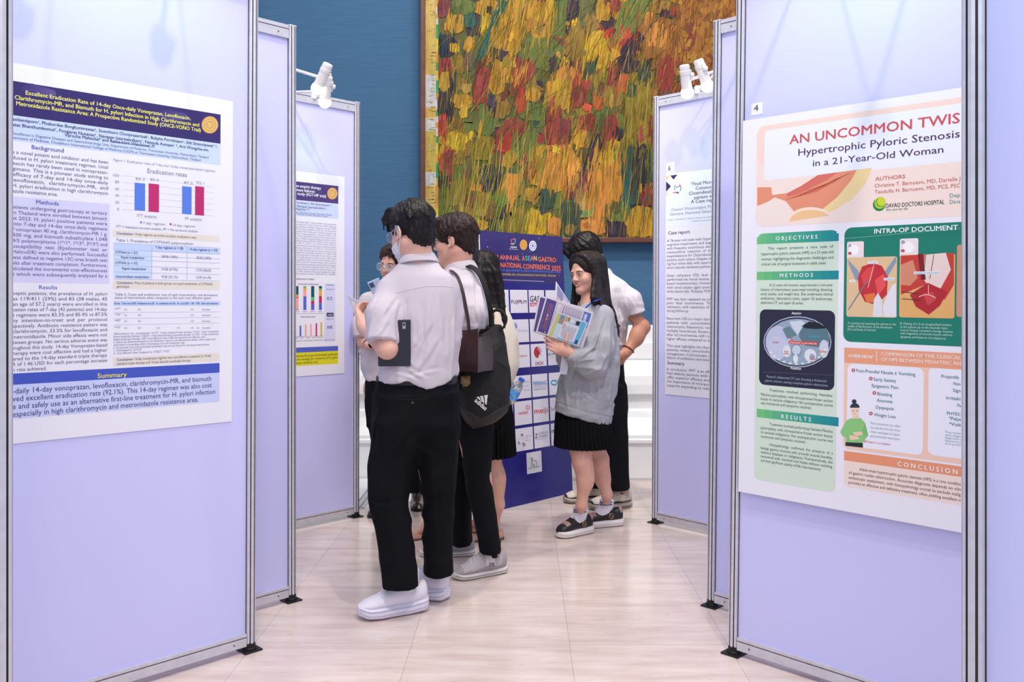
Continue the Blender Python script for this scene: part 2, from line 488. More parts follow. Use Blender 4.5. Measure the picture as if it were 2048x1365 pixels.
def strand(x, y, ln, rot, w, rgb, lift):
    n = 5
    c0 = []
    for k in range(n + 1):
        t = k / n
        X = x - math.sin(math.radians(rot)) * ln * (t - 0.5) + math.sin(t * 3 + ln) * ln * 0.012
        Y = y + math.cos(math.radians(rot)) * ln * (t - 0.5)
        c0.append((max(XMIN, X), min(YMAX, Y)))
    vs = []
    for k, (X, Y) in enumerate(c0):
        ww = w * (0.35 if k in (0, n) else 1.0)
        p, q, o = pxp(X - ww / 2, Y, lift - .0022), pxp(X + ww / 2, Y, lift - .0022), pxp(X, Y, lift)
        vs += [p, o, q]
    fs = []
    for k in range(n):
        a = 3 * k
        fs += [(a, a + 1, a + 4, a + 3), (a + 1, a + 2, a + 5, a + 4)]
    pb.add(vs, fs, mat_paint(rgb))
plist = []
for s in patches.replace('\n', '').split(';'):
    a = s.split()
    if len(a) == 6:
        plist.append((float(a[0]), float(a[1]), float(a[2]), float(a[3]), float(a[4]), CODES[a[5]]))
# loose underpainting so that nothing of the ground colour stays bare, and the parts above and to the right of the photograph
KEYS = list(CODES)
for i in range(150):
    x = prng.uniform(880, 1420); y = prng.uniform(-230, 470)
    c = CODES[prng.choice('GGGGDDWEVNNPRETE' if x < 1300 else 'MMMQERWO')]
    blob(x, y, prng.uniform(22, 56), prng.uniform(26, 64), prng.uniform(0, 22), c, 0.002 + i * 1e-5, rough=0.25)
for i in range(90):
    x = prng.uniform(880, 1500); y = prng.uniform(-230, -20)
    blob(x, y, prng.uniform(22, 56), prng.uniform(26, 64), prng.uniform(0, 22), CODES[prng.choice('OYGQRNGO')], 0.004 + i * 1e-5)
for i, (x, y, w, h, r, c) in enumerate(plist):
    blob(x, y, w, h, r, c, 0.0055 + i * 1.5e-5)
for i, (x, y, w, h, r, c) in enumerate(plist):
    brushed(x, y, w, h, r, c, 0.0092 + i * 2e-6, int(4 + w * h / 240))
for i in range(190):      # mottled rusty field at the upper right
    x = prng.uniform(1352, 1475); y = prng.uniform(-60, 200)
    c = prng.choice([(150, 70, 44), (190, 130, 44), (176, 116, 50), (130, 66, 46), (196, 140, 50), (140, 96, 52)])
    blob(x, y, prng.uniform(4, 14), prng.uniform(8, 26), prng.uniform(-10, 40), c, 0.0085 + i * 1e-6, rough=0.3)
for i in range(110):      # small daubs everywhere
    x = prng.uniform(880, 1320); y = prng.uniform(-150, 470)
    base = min(plist, key=lambda p: (p[0] - x) ** 2 + (p[1] - y) ** 2)[5]
    k = prng.uniform(0.72, 1.22)
    c = tuple(min(235, max(20, v * k + prng.uniform(-10, 10))) for v in base)
    blob(x, y, prng.uniform(6, 20), prng.uniform(10, 34), prng.uniform(0, 24), c, 0.0088 + i * 1e-6, rough=0.3)
# long thin trailing strands of paint
SCOL = [(206, 190, 70), (176, 176, 70), (120, 150, 70), (214, 200, 110), (196, 150, 70), (190, 120, 90), (110, 130, 66), (96, 84, 56), (170, 120, 64), (222, 212, 130)]
for i in range(1250):
    x = prng.uniform(880, 1320); y = prng.uniform(-120, 470)
    if x > 1180 and y < 120 and prng.random() < 0.5: continue
    rot = prng.gauss(8, 6) if y > 320 or prng.random() < 0.72 else prng.gauss(38, 14)
    strand(x, y, prng.uniform(18, 95), rot, prng.uniform(0.4, 1.25), prng.choice(SCOL), 0.0104)
for i in range(170):
    x = prng.uniform(880, 1060); y = prng.uniform(300, 470)
    strand(x, y, prng.uniform(40, 110), prng.gauss(8, 5), prng.uniform(0.8, 1.6), prng.choice(SCOL[:4]), 0.0106)
for i in range(160):
    x = prng.uniform(1310, 1470); y = prng.uniform(-60, 200)
    strand(x, y, prng.uniform(14, 44), prng.uniform(0, 50), prng.uniform(0.8, 1.8), prng.choice([(140, 70, 44), (120, 60, 46), (200, 150, 60), (160, 110, 50)]), 0.0104)
ptg = empty('wall_painting', Matrix.Translation((at(1100, 480, PAINT_Y).x, PAINT_Y, zb)), 'huge framed abstract painting of ochre, green and red daubs on the blue wall', 'painting')
cv = pb.build('canvas', ptg)
ca = cv.data.attributes.new('paint', 'FLOAT_COLOR', 'FACE')
ca.data.foreach_set('color', [q for c in pb.fc for q in lin(*[v * 0.83 for v in c])])
cv.matrix_parent_inverse = ptg.matrix_world.inverted()
fb = MB()
walnut = mat('walnut_frame', (92, 54, 44), rough=0.35, noise=(14, 0.2))
fw = 0.036
fb.box((cl - fw, PAINT_Y - 0.03, zb - fw), (cl, PAINT_Y + 0.068, zt + fw), walnut, 0.004)
fb.box((cl - fw, PAINT_Y - 0.03, zb - fw), (cr + fw, PAINT_Y + 0.068, zb), walnut, 0.004)
fb.box((cl - fw, PAINT_Y - 0.03, zt), (cr + fw, PAINT_Y + 0.068, zt + fw), walnut, 0.004)
fb.box((cr, PAINT_Y - 0.03, zb - fw), (cr + fw, PAINT_Y + 0.068, zt + fw), walnut, 0.004)
fr = fb.build('frame', ptg); fr.matrix_parent_inverse = ptg.matrix_world.inverted()
# ------------------------------------------------------------------ exhibition boards
alu = mat('anodised_aluminium', (212, 212, 222), rough=0.32, metal=0.45, noise=(40, 0.06))
alu_dark = mat('aluminium_groove', (96, 90, 104), rough=0.5, metal=0.2)
laminate = mat('white_lilac_laminate', (208, 209, 255), rough=0.38, spec=0.4)
black_plastic = mat('black_plastic', (24, 23, 26), rough=0.5, noise=(60, 0.25))
white_enamel = mat('white_enamel', (236, 234, 236), rough=0.35)
bulb_glow = mat('led_bulb', (255, 255, 255), emit=((0.82, 0.97, 1.0), 4.5))
S2 = math.sqrt(0.5)
BOARD_H = 2.5

def board_frame(post, side, lean_deg):
    eu = Vector((S2, S2 if side == 'L' else -S2, 0))
    en = Vector((S2, -S2, 0)) if side == 'L' else Vector((-S2, -S2, 0))
    ev = Vector((0, 0, 1))
    R = Matrix.Rotation(math.radians(lean_deg), 3, 'Y')
    eu, en, ev = R @ eu, R @ en, R @ ev
    M = Matrix(((eu.x, ev.x, en.x, post.x), (eu.y, ev.y, en.y, post.y), (eu.z, ev.z, en.z, post.z), (0, 0, 0, 1)))
    return M

def octagon_post(r, h, y0):
    """eight-sided slotted aluminium upright, axis along local y"""
    ring = []
    for k in range(8):
        a = 2 * math.pi * (k + 0.5) / 8
        ax = Vector((math.cos(a), math.sin(a)))
        tx = Vector((-ax.y, ax.x))
        w = r * math.tan(math.pi / 8)
        g = w * 0.26
        for (t, d) in ((-w * 0.94, 0), (-g, 0), (-g * 0.7, -0.007), (g * 0.7, -0.007), (g, 0), (w * 0.94, 0)):
            p = ax * (r + d) + tx * t
            ring.append((p.x, p.y))
    return ring

def make_post(x, parent, r=0.0205, y0=0.03):
    mb = MB()
    ring = octagon_post(r, BOARD_H, y0)
    n = len(ring)
    vs = [(x + a, y0, -b) for (a, b) in ring] + [(x + a, BOARD_H, -b) for (a, b) in ring]
    for i in range(n):
        j = (i + 1) % n
        slot = (i % 6) in (1, 2, 3)
        mb.add([vs[i], vs[j], vs[n + j], vs[n + i]], [(0, 1, 2, 3)], alu_dark if slot else alu)
    mb.add(vs[n:], [tuple(range(n))], alu_dark)
    mb.box((x - 0.018, BOARD_H - 0.004, -0.018), (x + 0.018, BOARD_H + 0.004, 0.018), alu, 0.003)
    return mb.build('post', parent)

def make_foot(x, parent):
    mb = MB()
    mb.box((x - 0.036, 0.0, -0.036), (x + 0.036, 0.006, 0.036), black_plastic, 0.002)
    Mx = Matrix.Translation((x, 0.006, 0)) @ Matrix.Rotation(-math.pi / 2, 4, 'X')
    mb.lathe([(0.026, 0.0), (0.0255, 0.006), (0.022, 0.008), (0.0215, 0.026), (0.016, 0.028), (0.0, 0.028)], Mx, black_plastic, 20)
    return mb.build('foot', parent)

def make_rail(x0, x1, y0, y1, parent, name, groove):
    mb = MB()
    mb.box((x0, y0, -0.014), (x1, groove - 0.002, 0.014), alu)
    mb.box((x0, groove + 0.002, -0.014), (x1, y1, 0.014), alu)
    mb.box((x0, groove - 0.002, -0.010), (x1, groove + 0.002, 0.010), alu_dark)
    k = (x0 + x1) / 2
    for xs in (x0 + 0.05, x1 - 0.05):      # small lock screws
        Mx = Matrix.Translation((xs, (y0 + groove) / 2, 0.0138))
        mb.lathe([(0.0035, 0), (0.0035, 0.001), (0.0, 0.001)], Mx, alu_dark, 10)
    return mb.build(name, parent)

boards = {}
def make_board(key, post, side, lean, label, width=1.0):
    M = board_frame(post, side, lean)
    b = empty('display_board', M, label, 'display board', 'aluminium framed poster boards')
    far = -width if side == 'L' else width
    lo, hi = min(0, far), max(0, far)
    mb = MB()
    mb.box((lo + 0.012, 0.064, -0.002), (hi - 0.012, BOARD_H - 0.052, 0.002), laminate)
    mb.build('panel', b)
    make_post(0, b); make_post(far, b)
    make_foot(0, b); make_foot(far, b)
    make_rail(lo + 0.019, hi - 0.019, 0.022, 0.069, b, 'bottom_rail', 0.056)
    make_rail(lo + 0.019, hi - 0.019, BOARD_H - 0.058, BOARD_H, b, 'top_rail', BOARD_H - 0.018)
    boards[key] = (M, side, lean)
    return b

make_board('L1', onfloor(499, 1301), 'L', 0.25, 'big near left white poster board carrying the once-daily trial poster')
make_board('L2', onfloor(582, 1202), 'L', 0.0, 'white poster board mostly hidden behind the near left board, only a narrow bare strip showing')
make_board('L3', onfloor(711, 1034), 'L', 0.1, 'far left white poster board beneath two lit spotlights, carrying the poster with the yellow box')
pL0 = Vector((-0.916, 1.55, 0))
make_board('L0', pL0, 'L', 0.0, 'poster board at the left edge of the photo, only its aluminium post showing')
make_board('R1', onfloor(1468, 1308), 'R', 0.72, 'big white poster board at the right carrying the green and orange number 4 poster')
make_board('R2', onfloor(1424, 1213), 'R', 0.66, 'narrow bare slice of white poster board beside the number 4 board')
make_board('R3', onfloor(1311, 1046), 'R', 0.25, 'far right white poster board beneath two lit spotlights, carrying the number 6 poster')
make_board('R0', Vector((0.801, 1.5, 0)), 'R', 0.0, 'bare pale blue lit poster board at the right edge of the photo')

# arm spotlights clamped on the top rails ----------------------------------------------------
def lamp_data():
    d = bpy.data.lights.new('spotlight', 'SPOT')
    d.energy = LAMP_W
    d.color = (0.42, 1.0, 0.92)
    d.spot_size = math.radians(105)
    d.spot_blend = 0.9
    d.shadow_soft_size = 0.03
    return d
LAMP_W = 0.9
def arm_lamp(root, elbow, tip, aim, label, seen=True, energy=None):
    """root on the board's top rail, arm rising to elbow and reaching to tip, head aimed at aim (world points)"""
    t = empty('arm_spotlight', Matrix.Translation(root), label, 'spotlight', 'arm spotlights on the poster boards')
    inv = Matrix.Translation(-Vector(root))
    def L(p): return Vector(p) - Vector(root)
    r0, el, tp = Vector((0, 0, 0)), L(elbow), L(tip)
    mb = MB()
    mb.box((-0.022, -0.022, -0.03), (0.022, 0.022, 0.018), white_enamel, 0.004)
    mb.build('clamp', t)
    mb = MB()
    mb.tube([r0, r0 + (el - r0) * 0.9, el, el + (tp - el) * 0.5, tp], 0.008, white_enamel, 10)
    smooth_angle(mb.build('arm', t))
    d = L(aim) - tp
    d.normalize()
    side = d.cross(Vector((0, 0, 1))).normalized()
    c = tp + side * 0.0
    Mh = z_to(c - d * 0.085, c + d)
    mb = MB()
    mb.lathe([(0.0, 0.0), (0.019, 0.0), (0.026, 0.004), (0.0275, 0.012), (0.0275, 0.03), (0.0295, 0.032), (0.0295, 0.05), (0.0275, 0.052), (0.028, 0.118), (0.030, 0.126), (0.027, 0.126), (0.024, 0.112), (0.0, 0.112)], Mh, white_enamel, 24)
    smooth_angle(mb.build('lamp_head', t))
    mb = MB()
    mb.box((-0.034, -0.009, 0.03), (-0.028, 0.009, 0.085), white_enamel, 0.001)
    mb.lathe([(0.0, -0.004), (0.011, -0.004), (0.013, 0.0), (0.013, 0.010), (0.010, 0.013), (0.0, 0.013)], Matrix.Translation((-0.034, 0, 0.058)) @ Matrix.Rotation(-math.pi / 2, 4, 'Y'), white_enamel, 16)
    yb = mb.build('bracket', t)
    yb.matrix_local = Mh
    mb = MB()
    prof = [(0.0, 0.0)] + [(0.034 * math.sin(a), 0.034 - 0.034 * math.cos(a)) for a in [math.pi * k / 12 for k in range(1, 12)]] + [(0.0, 0.068)]
    Mb = z_to(c + d * 0.028, c + d)
    mb.lathe(prof, Mb, bulb_glow, 24)
    bo = mb.build('bulb', t)
    smooth_angle(bo, 80)
    sp = bpy.data.objects.new('spotlight_beam', lamp_data())
    if energy: sp.data.energy = energy
    COL.objects.link(sp)
    sp.parent = t
    p = c + d * 0.108
    sp.matrix_local = Matrix.Translation(p) @ d.to_track_quat('-Z', 'Y').to_matrix().to_4x4()
    return t

def board_pt(key, u, v, n):
    M = boards[key][0]
    return M @ Vector((u, v, n))
NEAR = 'outside'
# the two pairs seen over the far boards
arm_lamp(board_pt('L3', -0.62, 2.5, 0), at(520, 118, 4.72), at(644, 156, 4.66), board_pt('L3', -0.55, 1.95, 0), 'upper lit white spotlight on an arm above the far left board')
arm_lamp(board_pt('L3', -0.30, 2.5, 0), at(560, 186, 4.95), at(652, 182, 4.72), board_pt('L3', -0.3, 1.85, 0), 'lower lit white spotlight on an arm above the far left board')
arm_lamp(board_pt('R3', 0.55, 2.5, 0), at(1475, 128, 4.6), at(1407, 150, 4.58), board_pt('R3', 0.62, 1.8, 0), 'lit white spotlight nearest the post above the far right board')
arm_lamp(board_pt('R3', 0.28, 2.5, 0), at(1440, 140, 4.75), at(1372, 162, 4.62), board_pt('R3', 0.30, 1.75, 0), 'lit white spotlight in front of the painting above the far right board')
# the pairs of the nearer boards hang above the frame
for key, sgn in (('L1', -1), ('R1', 1), ('L2', -1), ('R2', 1)):
    for q, u in enumerate((0.30, 0.68)):
        arm_lamp(board_pt(key, sgn * u, 2.5, 0), board_pt(key, sgn * u, 2.64, 0.12), board_pt(key, sgn * u, 2.66, 0.42), board_pt(key, sgn * u, 1.95, 0.0),
                 'arm spotlight above the frame over the %s board, %s one' % ({'L1': 'near left', 'R1': 'near right', 'L2': 'narrow left', 'R2': 'narrow right'}[key], ('inner', 'outer')[q]), energy=2.2 if key in ('L1', 'R1') else 1.2)
for key, sgn in (('R0', 1),):
    arm_lamp(board_pt(key, sgn * 0.45, 2.5, 0), board_pt(key, sgn * 0.45, 2.64, 0.12), board_pt(key, sgn * 0.45, 2.66, 0.42), board_pt(key, sgn * 0.4, 1.6, 0.0),
             'arm spotlight above the frame over the nearest right board', energy=9)
# ------------------------------------------------------------------ printed sheets
class Sheet:
    """a flat printed sheet in a board's frame (u along, v up, n out); positions are read off the photograph onto the sheet's own plane"""
    def __init__(self, M, off):
        self.M, self.off = M, off
        self.Mi = M.inverted()
        self.mb = MB()
        self.texts = []
    def q(self, px, py):
        o = self.Mi @ Vector((0, 0, CAMH))
        d = self.Mi.to_3x3() @ Vector(((px - CXP) / FPX, 1.0, (HORIZON - py) / FPX))
        t = (self.off - o.z) / d.z
        return (o.x + d.x * t, o.y + d.y * t)
    def z(self, lv): return self.off + 0.0009 + 0.00007 * lv
    def uvrect(self, u0, v0, u1, v1, rgb, lv=1, rad=0.0, rough=0.3):
        if u1 < u0: u0, u1 = u1, u0
        if v1 < v0: v0, v1 = v1, v0
        z = self.z(lv)
        if rad <= 0:
            ring = [(u0, v0), (u1, v0), (u1, v1), (u0, v1)]
        else:
            ring = []
            for (cx, cy, a0) in ((u1 - rad, v0 + rad, -90), (u1 - rad, v1 - rad, 0), (u0 + rad, v1 - rad, 90), (u0 + rad, v0 + rad, 180)):
                for k in range(6):
                    a = math.radians(a0 + 90 * k / 5)
                    ring.append((cx + rad * math.cos(a), cy + rad * math.sin(a)))
        self.mb.add([(u, v, z) for (u, v) in ring], [tuple(range(len(ring)))], ink(rgb, rough))
    def rect(self, x0, ytop, ybot, x1, rgb, lv=1, rad=0.0):
        """ytop / ybot are read at the left edge x0"""
        u0, v0 = self.q(x0, ytop)
        _, v1 = self.q(x0, ybot)
        u1, _ = self.q(x1, ytop)
        self.uvrect(u0, v1, u1, v0, rgb, lv, rad)
        return (u0, v1, u1, v0)
    def grad(self, x0, ytop, ybot, x1, c0, c1, lv=1, n=10, rad=0.0):
        u0, v0 = self.q(x0, ytop); _, v1 = self.q(x0, ybot); u1, _ = self.q(x1, ytop)
        for k in range(n):
            t = k / (n - 1)
            c = tuple(int(c0[i] + (c1[i] - c0[i]) * t) for i in range(3))
            self.uvrect(u0 + (u1 - u0) * k / n, v1, u0 + (u1 - u0) * (k + 1) / n, v0, c, lv)
    def poly(self, pts, rgb, lv=2):
        z = self.z(lv)
        uv = [self.q(*p) for p in pts]
        ar = sum(uv[i][0] * uv[(i + 1) % len(uv)][1] - uv[(i + 1) % len(uv)][0] * uv[i][1] for i in range(len(uv)))
        if ar < 0: uv.reverse()
        self.mb.add([(u, v, z) for (u, v) in uv], [tuple(range(len(uv)))], ink(rgb))
    def ell(self, cx, cy, rx, ry, rgb, lv=2, n=24, a0=0, a1=360):
        pts = [(cx + rx * math.cos(math.radians(a0 + (a1 - a0) * k / n)), cy + ry * math.sin(math.radians(a0 + (a1 - a0) * k / n))) for k in range(n if a1 - a0 == 360 else n + 1)]
        self.poly(pts, rgb, lv)
    def ring(self, cx, cy, rx, ry, w, rgb, lv=3, a0=0, a1=360, n=24):
        for k in range(n):
            a, b = math.radians(a0 + (a1 - a0) * k / n), math.radians(a0 + (a1 - a0) * (k + 1) / n)
            self.poly([(cx + rx * math.cos(a), cy + ry * math.sin(a)), (cx + rx * math.cos(b), cy + ry * math.sin(b)),
                       (cx + (rx - w) * math.cos(b), cy + (ry - w) * math.sin(b)), (cx + (rx - w) * math.cos(a), cy + (ry - w) * math.sin(a))], rgb, lv)
    def line(self, pts, w, rgb, lv=3):
        for (x0, y0), (x1, y1) in zip(pts[:-1], pts[1:]):
            dx, dy = x1 - x0, y1 - y0
            l = math.hypot(dx, dy) or 1
            nx, ny = -dy / l * w / 2, dx / l * w / 2
            self.poly([(x0 + nx, y0 + ny), (x1 + nx, y1 + ny), (x1 - nx, y1 - ny), (x0 - nx, y0 - ny)], rgb, lv)
    def T(self, s, x0, y0, x1, cap, rgb, bold=0, lv=8, ital=0):
        """one line of writing: baseline starts at (x0, y0), ends at x1, capitals cap pixels high at x0"""
        u0, v0 = self.q(x0, y0)
        _, vt = self.q(x0, y0 - cap)
        u1, _ = self.q(x1, y0)
        self.texts.append((s, u0, v0, u1, vt - v0, rgb, bold, lv, ital))
    def P(self, lines, x0, x1, ya, yb, cap, rgb, bold=0, lv=8):
        """a justified block; a line may start with '>' (indented) or carry its own end as (text, x1)"""
        n = len(lines)
        for i, s in enumerate(lines):
            y = ya + (yb - ya) * i / max(1, n - 1)
            e = x1; b = x0
            if isinstance(s, tuple): s, e = s
            if s[0] == '>':
                s = s[1:]; b = x0 + (x1 - x0) * 0.11
            self.T(s, b, y, e, cap, rgb, bold, lv)
    def build(self, name, label, cat, group, sheet_mat, lo, hi, thick=0.0008, edge=None, parent=None):
        if lo is not None:
            mb2 = self.mb
            mb2.box((lo[0], lo[1], self.off), (hi[0], hi[1], self.off + thick), sheet_mat)
        objs = []
        for (s, u0, v0, u1, h, rgb, bold, lv, ital) in self.texts:
            cu = bpy.data.curves.new('txt', 'FONT')
            cu.body = s
            cu.size = 1.0
            cu.resolution_u = 2
            if ital: cu.shear = 0.25
            o = bpy.data.objects.new('txt', cu)
            COL.objects.link(o)
            objs.append(o)
        bpy.context.view_layer.update()
        dg = bpy.context.evaluated_depsgraph_get()
        for o, (s, u0, v0, u1, h, rgb, bold, lv, ital) in zip(objs, self.texts):
            me = o.evaluated_get(dg).to_mesh()
            if len(me.vertices) == 0:
                continue
            co = np.empty(len(me.vertices) * 3); me.vertices.foreach_get('co', co)
            co = co.reshape(-1, 3)
            xa, xb = co[:, 0].min(), co[:, 0].max()
            sx = (u1 - u0) / max(1e-6, xb - xa)
            sy = h / 0.70
            z = self.z(lv)
            for (bx, by) in ((0, 0), (1, 0), (.5, .6))[:1 if not bold else (2 if bold == 1 else 3)]:
                o_ = .016 * bold * sy
                vs = [(u0 + (c[0] - xa) * sx + bx * o_, v0 + c[1] * sy + by * o_, z + bx * 2e-5) for c in co]
                self.mb.add(vs, [tuple(p.vertices) for p in me.polygons], ink(rgb))
            o.evaluated_get(dg).to_mesh_clear()
        for o in objs:
            cu = o.data
            bpy.data.objects.remove(o)
            bpy.data.curves.remove(cu)
        ob = self.mb.build(name, parent)
        if parent is None:
            ob.matrix_world = self.M
            tag(ob, label, cat, group)
        return ob

paper = mat('glossy_poster_paper', (238, 238, 248), rough=0.22, spec=0.5)
GOLD = (214, 168, 92)

# ---- near left poster -----------------------------------------------------------------------
S = Sheet(boards['L1'][0], 0.004)
HP = (54, 42, 108)
uR, vT = S.q(466, 203); _, vB = S.q(466, 843)
uL = uR - 0.90
hl, hv0 = S.q(22, 161); hr, _ = S.q(441, 231); _, hv1 = S.q(22, 230)
marg = uR - hr
S.uvrect(uL + marg, hv1, hr, hv0, HP, 1)
for k in range(7):     # pale cloudy glow printed in the band
    S.ell(60 + k * 7, 176 + k * 2, 16 - k, 9, (64 + 5 * k, 50 + 5 * k, 120 + 4 * k), 1.1 + 0.1 * k, 16)
    S.ell(330 + k * 5, 228 + k, 34 - 3 * k, 8, (58 + 4 * k, 48 + 4 * k, 112 + 4 * k), 1.1 + 0.1 * k, 16)
YT = (246, 238, 120)
S.T('Excellent Eradication Rate of 14-day Once-daily Vonoprazan, Levofloxacin,', 51, 189.5, 381, 8.2, YT, 2)
S.T('Clarithromycin-MR, and Bismuth for H. pylori Infection in High Clarithromycin and', 29, 198.5, 398, 8.4, YT, 2)
S.T('Metronidazole Resistance Area: A Prospective Randomized Study (ONCE-VONO Trial)', 32, 210.5, 401, 8.4, YT, 2)
S.ell(419.5, 250, 17, 17.5, (196, 140, 60), 3); S.ell(419.5, 250, 15.5, 16, (226, 186, 116), 3.3); S.ring(419.5, 250, 12, 12.5, 1.2, (196, 146, 74), 3.6); S.ring(419.5, 250, 7, 7.5, 1.6, (196, 146, 74), 3.6)
_, bv1 = S.q(25, 281)
S.uvrect(uL + marg, bv1, hr, hv1, (204, 220, 250), 1)
ND, NB = (62, 62, 116), (92, 94, 150)
S.T('aolsantiporn¹, Phubordee Bongkotvirawan¹, Soonthorn Chonprasertsuk¹, Bubpha Pornthisarn¹, Sith Siramolpiwat¹ ²,', 25, 241, 434, 6.6, ND, 2)
S.T('atat Bhanthumkomol¹, Pongjarat Nunanan¹, Navapan Issariyakulkarn¹, Natsuda Aumpan¹ ², Arti Wongcha-um,', 25, 252, 417, 6.6, ND, 2)
S.T('Varocha Mahachai³ and Ratha-korn Vilaichone¹ ²*', 129, 273, 309, 6.4, ND, 2)
S.line([(221, 283.5), (309, 295)], 0.8, ND, 8)
S.T('Excellence in Digestive Diseases and Gastroenterology Unit, Department of Medicine, Thammasat University, Pathumthani, Thailand', 25, 269, 417, 5.6, NB)
S.T('partment of Medicine, Chulabhorn International College of Medicine (CICM) at Thammasat University, Pathumthani, Thailand', 25, 277.5, 401, 5.6, NB)
HB, TB = (98, 112, 190), (96, 94, 142)
S.T('Background', 63, 298, 127, 8.2, HB, 2)
S.P(['s a novel potent acid inhibitor and has been', 'duced in H. pylori treatment regimen. Until', 'xacin has rarely been used in vonoprazan-', 'gimens. This is a pioneer study aiming to',
     'efficacy of 7-day and 14-day once-daily', 'levofloxacin,  clarithromycin-MR,  and', 'H. pylori eradication in high clarithromycin', ('azole resistance area.', 115)], 25, 216, 307, 385, 7.2, TB)
S.rect(25, 393, 565, 219, (216, 216, 248), 1)
S.T('Methods', 72, 408, 117, 8.2, HB, 2)
S.P(['atients undergoing gastroscopy at tertiary', 'in Thailand were enrolled between January', 'st 2023. H. pylori positive patients were', 'into 7-day and 14-day once-daily regimens', 'f vonoprazan 40 mg, clarithromycin-MR 1 g,',
     '500 mg, and bismuth subsalicylate 1,048', '4/5 polymorphisms (1*/1*, 1*/3*, 3*/3*) and', 'usceptibility  test  (Epsilometer  test  or', 'HelicoDR) were also performed. Successful',
     'was defined as negative 13C-urea breath test', 'eks after treatment completion. Furthermore,', 'alculated the incremental cost-effectiveness', ') which were subsequently analyzed by a'], 25, 214, 417, 551.5, 7.2, TB)
S.T('Results', 78, 578.5, 114, 8, HB, 1)
S.P(['peptic patients, the prevalence of H. pylori', 'as 119/411 (29%) and 83 (38 males, 45', 'an age of 57.2 years) were enrolled in this', 'cation rates of 7-day (42 patients) and 14-day', ') regimens were 83.3% and 85.4% vs 87.5%',
     'by  intention-to-treat  and  per  protocol', 'spectively. Antibiotic resistance pattern was', 'clarithromycin, 33.3% for levofloxacin and', 'metronidazole. Minor side effects were not', 'tween groups. No serious adverse event was',
     'oughout this study. 14-day Vonoprazan-based', 'herapy were cost effective and had a higher', 'ared to the 14-day standard triple therapy', 'R of 1.46 USD for each percentage increase', ('n rate achieved.', 93)], 25, 214, 590, 743.5, 7.2, TB)
S.T('Figure 1, Eradication rates of 7-day and 14-day vonoprazan-based regimens', 227, 322, 430, 5.2, (140, 140, 176))
S.T('Eradication rates', 294.5, 346, 373.6, 9, (128, 128, 160))
for s, y in (('100', 353), ('80', 366.5), ('60', 380.5), ('40', 393.5), ('20', 407.5), ('0', 421)):
    S.T(s, 238 - 4 * len(s), y, 238, 5.6, (150, 150, 186))
    S.line([(244, y - 2), (428, y + 22 - (y - 353) * 0.16)], 0.7, (214, 214, 238), 2)
BB, BC = (88, 128, 226), (192, 40, 112)
S.rect(269, 365.5, 420.7, 290, BB, 4); S.rect(297, 367, 423.5, 318, BC, 4); S.rect(364, 372.5, 428, 383, BB, 4); S.rect(390, 372.5, 430.4, 408, BC, 4)
for s, x, y, e in (('83.3', 271, 360, 289), ('85.4', 300, 361.6, 317), ('87.5', 367.5, 367.8, 385), ('92.1', 392.5, 367.8, 408)):
    S.T(s, x, y, e, 5.4, (150, 150, 184))
S.T('ITT analysis', 274, 434, 313, 6, (140, 140, 176)); S.T('PP analysis', 370, 440, 403, 6, (140, 140, 176))
S.rect(280, 443, 447, 283.6, BB, 4); S.T('7-day regimen', 286, 448.5, 330, 5.2, (140, 140, 176)); S.rect(339, 446.5, 450.5, 342.6, BC, 4); S.T('14-day regimen', 345, 452.7, 390, 5.2, (140, 140, 176))
S.T('ITT = Intention-to-treat analysis, PP = Per-protocol analysis', 232, 455.5, 395, 5.2, (112, 112, 156))
TAN = (232, 226, 216)
def concl(y0, y1, lines):
    S.rect(225.5, y0, y1, 439, TAN, 1)
    for (s, y, e) in lines:
        if s.startswith('Conclusion:'):
            S.T('Conclusion:', 233, y, 266, 5.2, (86, 96, 170), 2); S.T(s[11:].strip(), 269, y + 36 * (600 - y) / 2537, e, 5.2, (104, 100, 110))
        else:
            S.T(s, 233, y, e, 5.2, (104, 100, 110))
concl(460, 473, [('Conclusion: 14-day regimen provided excellent eradication rates', 469, 392)])
S.T('Table 1: Prevalence of CYP3A4/5 polymorphism', 232, 483, 386, 5.8, (112, 112, 156))
S.rect(227, 486, 499.5, 440, (196, 216, 250), 1); S.rect(227, 499.5, 558, 303, (204, 222, 250), 1)
for y in (486, 499.5, 510, 519, 531, 544, 558):
    S.line([(227, y), (440, y + (585 - y) * 0.0)], 0.0001, (150, 160, 214), 2) if False else S.rect(227, y, y + 0.8, 440, (168, 178, 224), 2)
for x in (303, 373.5):
    S.rect(x, 493, 559, x + 0.9, (168, 178, 224), 2)
for s, x, y, e, b in (('7-day regimen (n = 28)', 311, 497, 366, 2), ('14-day regimen (n = 29)', 379, 501, 434.5, 2), ('CYP3A4 (n = 57)', 230, 507, 275, 2), ('Rapid metabolizer', 242, 517, 289, 2), ('28/28 (100%)', 323, 515.5, 355, 0),
                      ('29/29 (100%)', 392, 518, 422, 0), ('CYP3A5 (n = 57)', 230, 528, 275, 2), ('Rapid metabolizer', 244, 539.5, 292, 2), ('19/28 (67.9%)', 323, 541, 355, 0), ('17/29 (58.6%)', 392, 543, 422, 0),
                      ('Intermediate metabolizer', 232, 555.5, 298, 2), ('9/28 (32.1%)', 323, 556, 355, 0), ('12/29 (41.4%)', 392, 557.5, 422, 0)):
    S.T(s, x, y, e, 5, (92, 96, 150), b)
concl(560.5, 577.6, [('Conclusion: Most of patients in both groups are rapid metabolizer of CYP3A4/5', 568, 425), ('genotype', 575.5, 258)])
S.T('Table 2: Costs and eradication rate of each intervention, and dominance', 229, 591.5, 435, 5.2, (112, 112, 156)); S.T('status of interventions when compared to the next most effective option', 229, 598, 422, 5.2, (112, 112, 156))
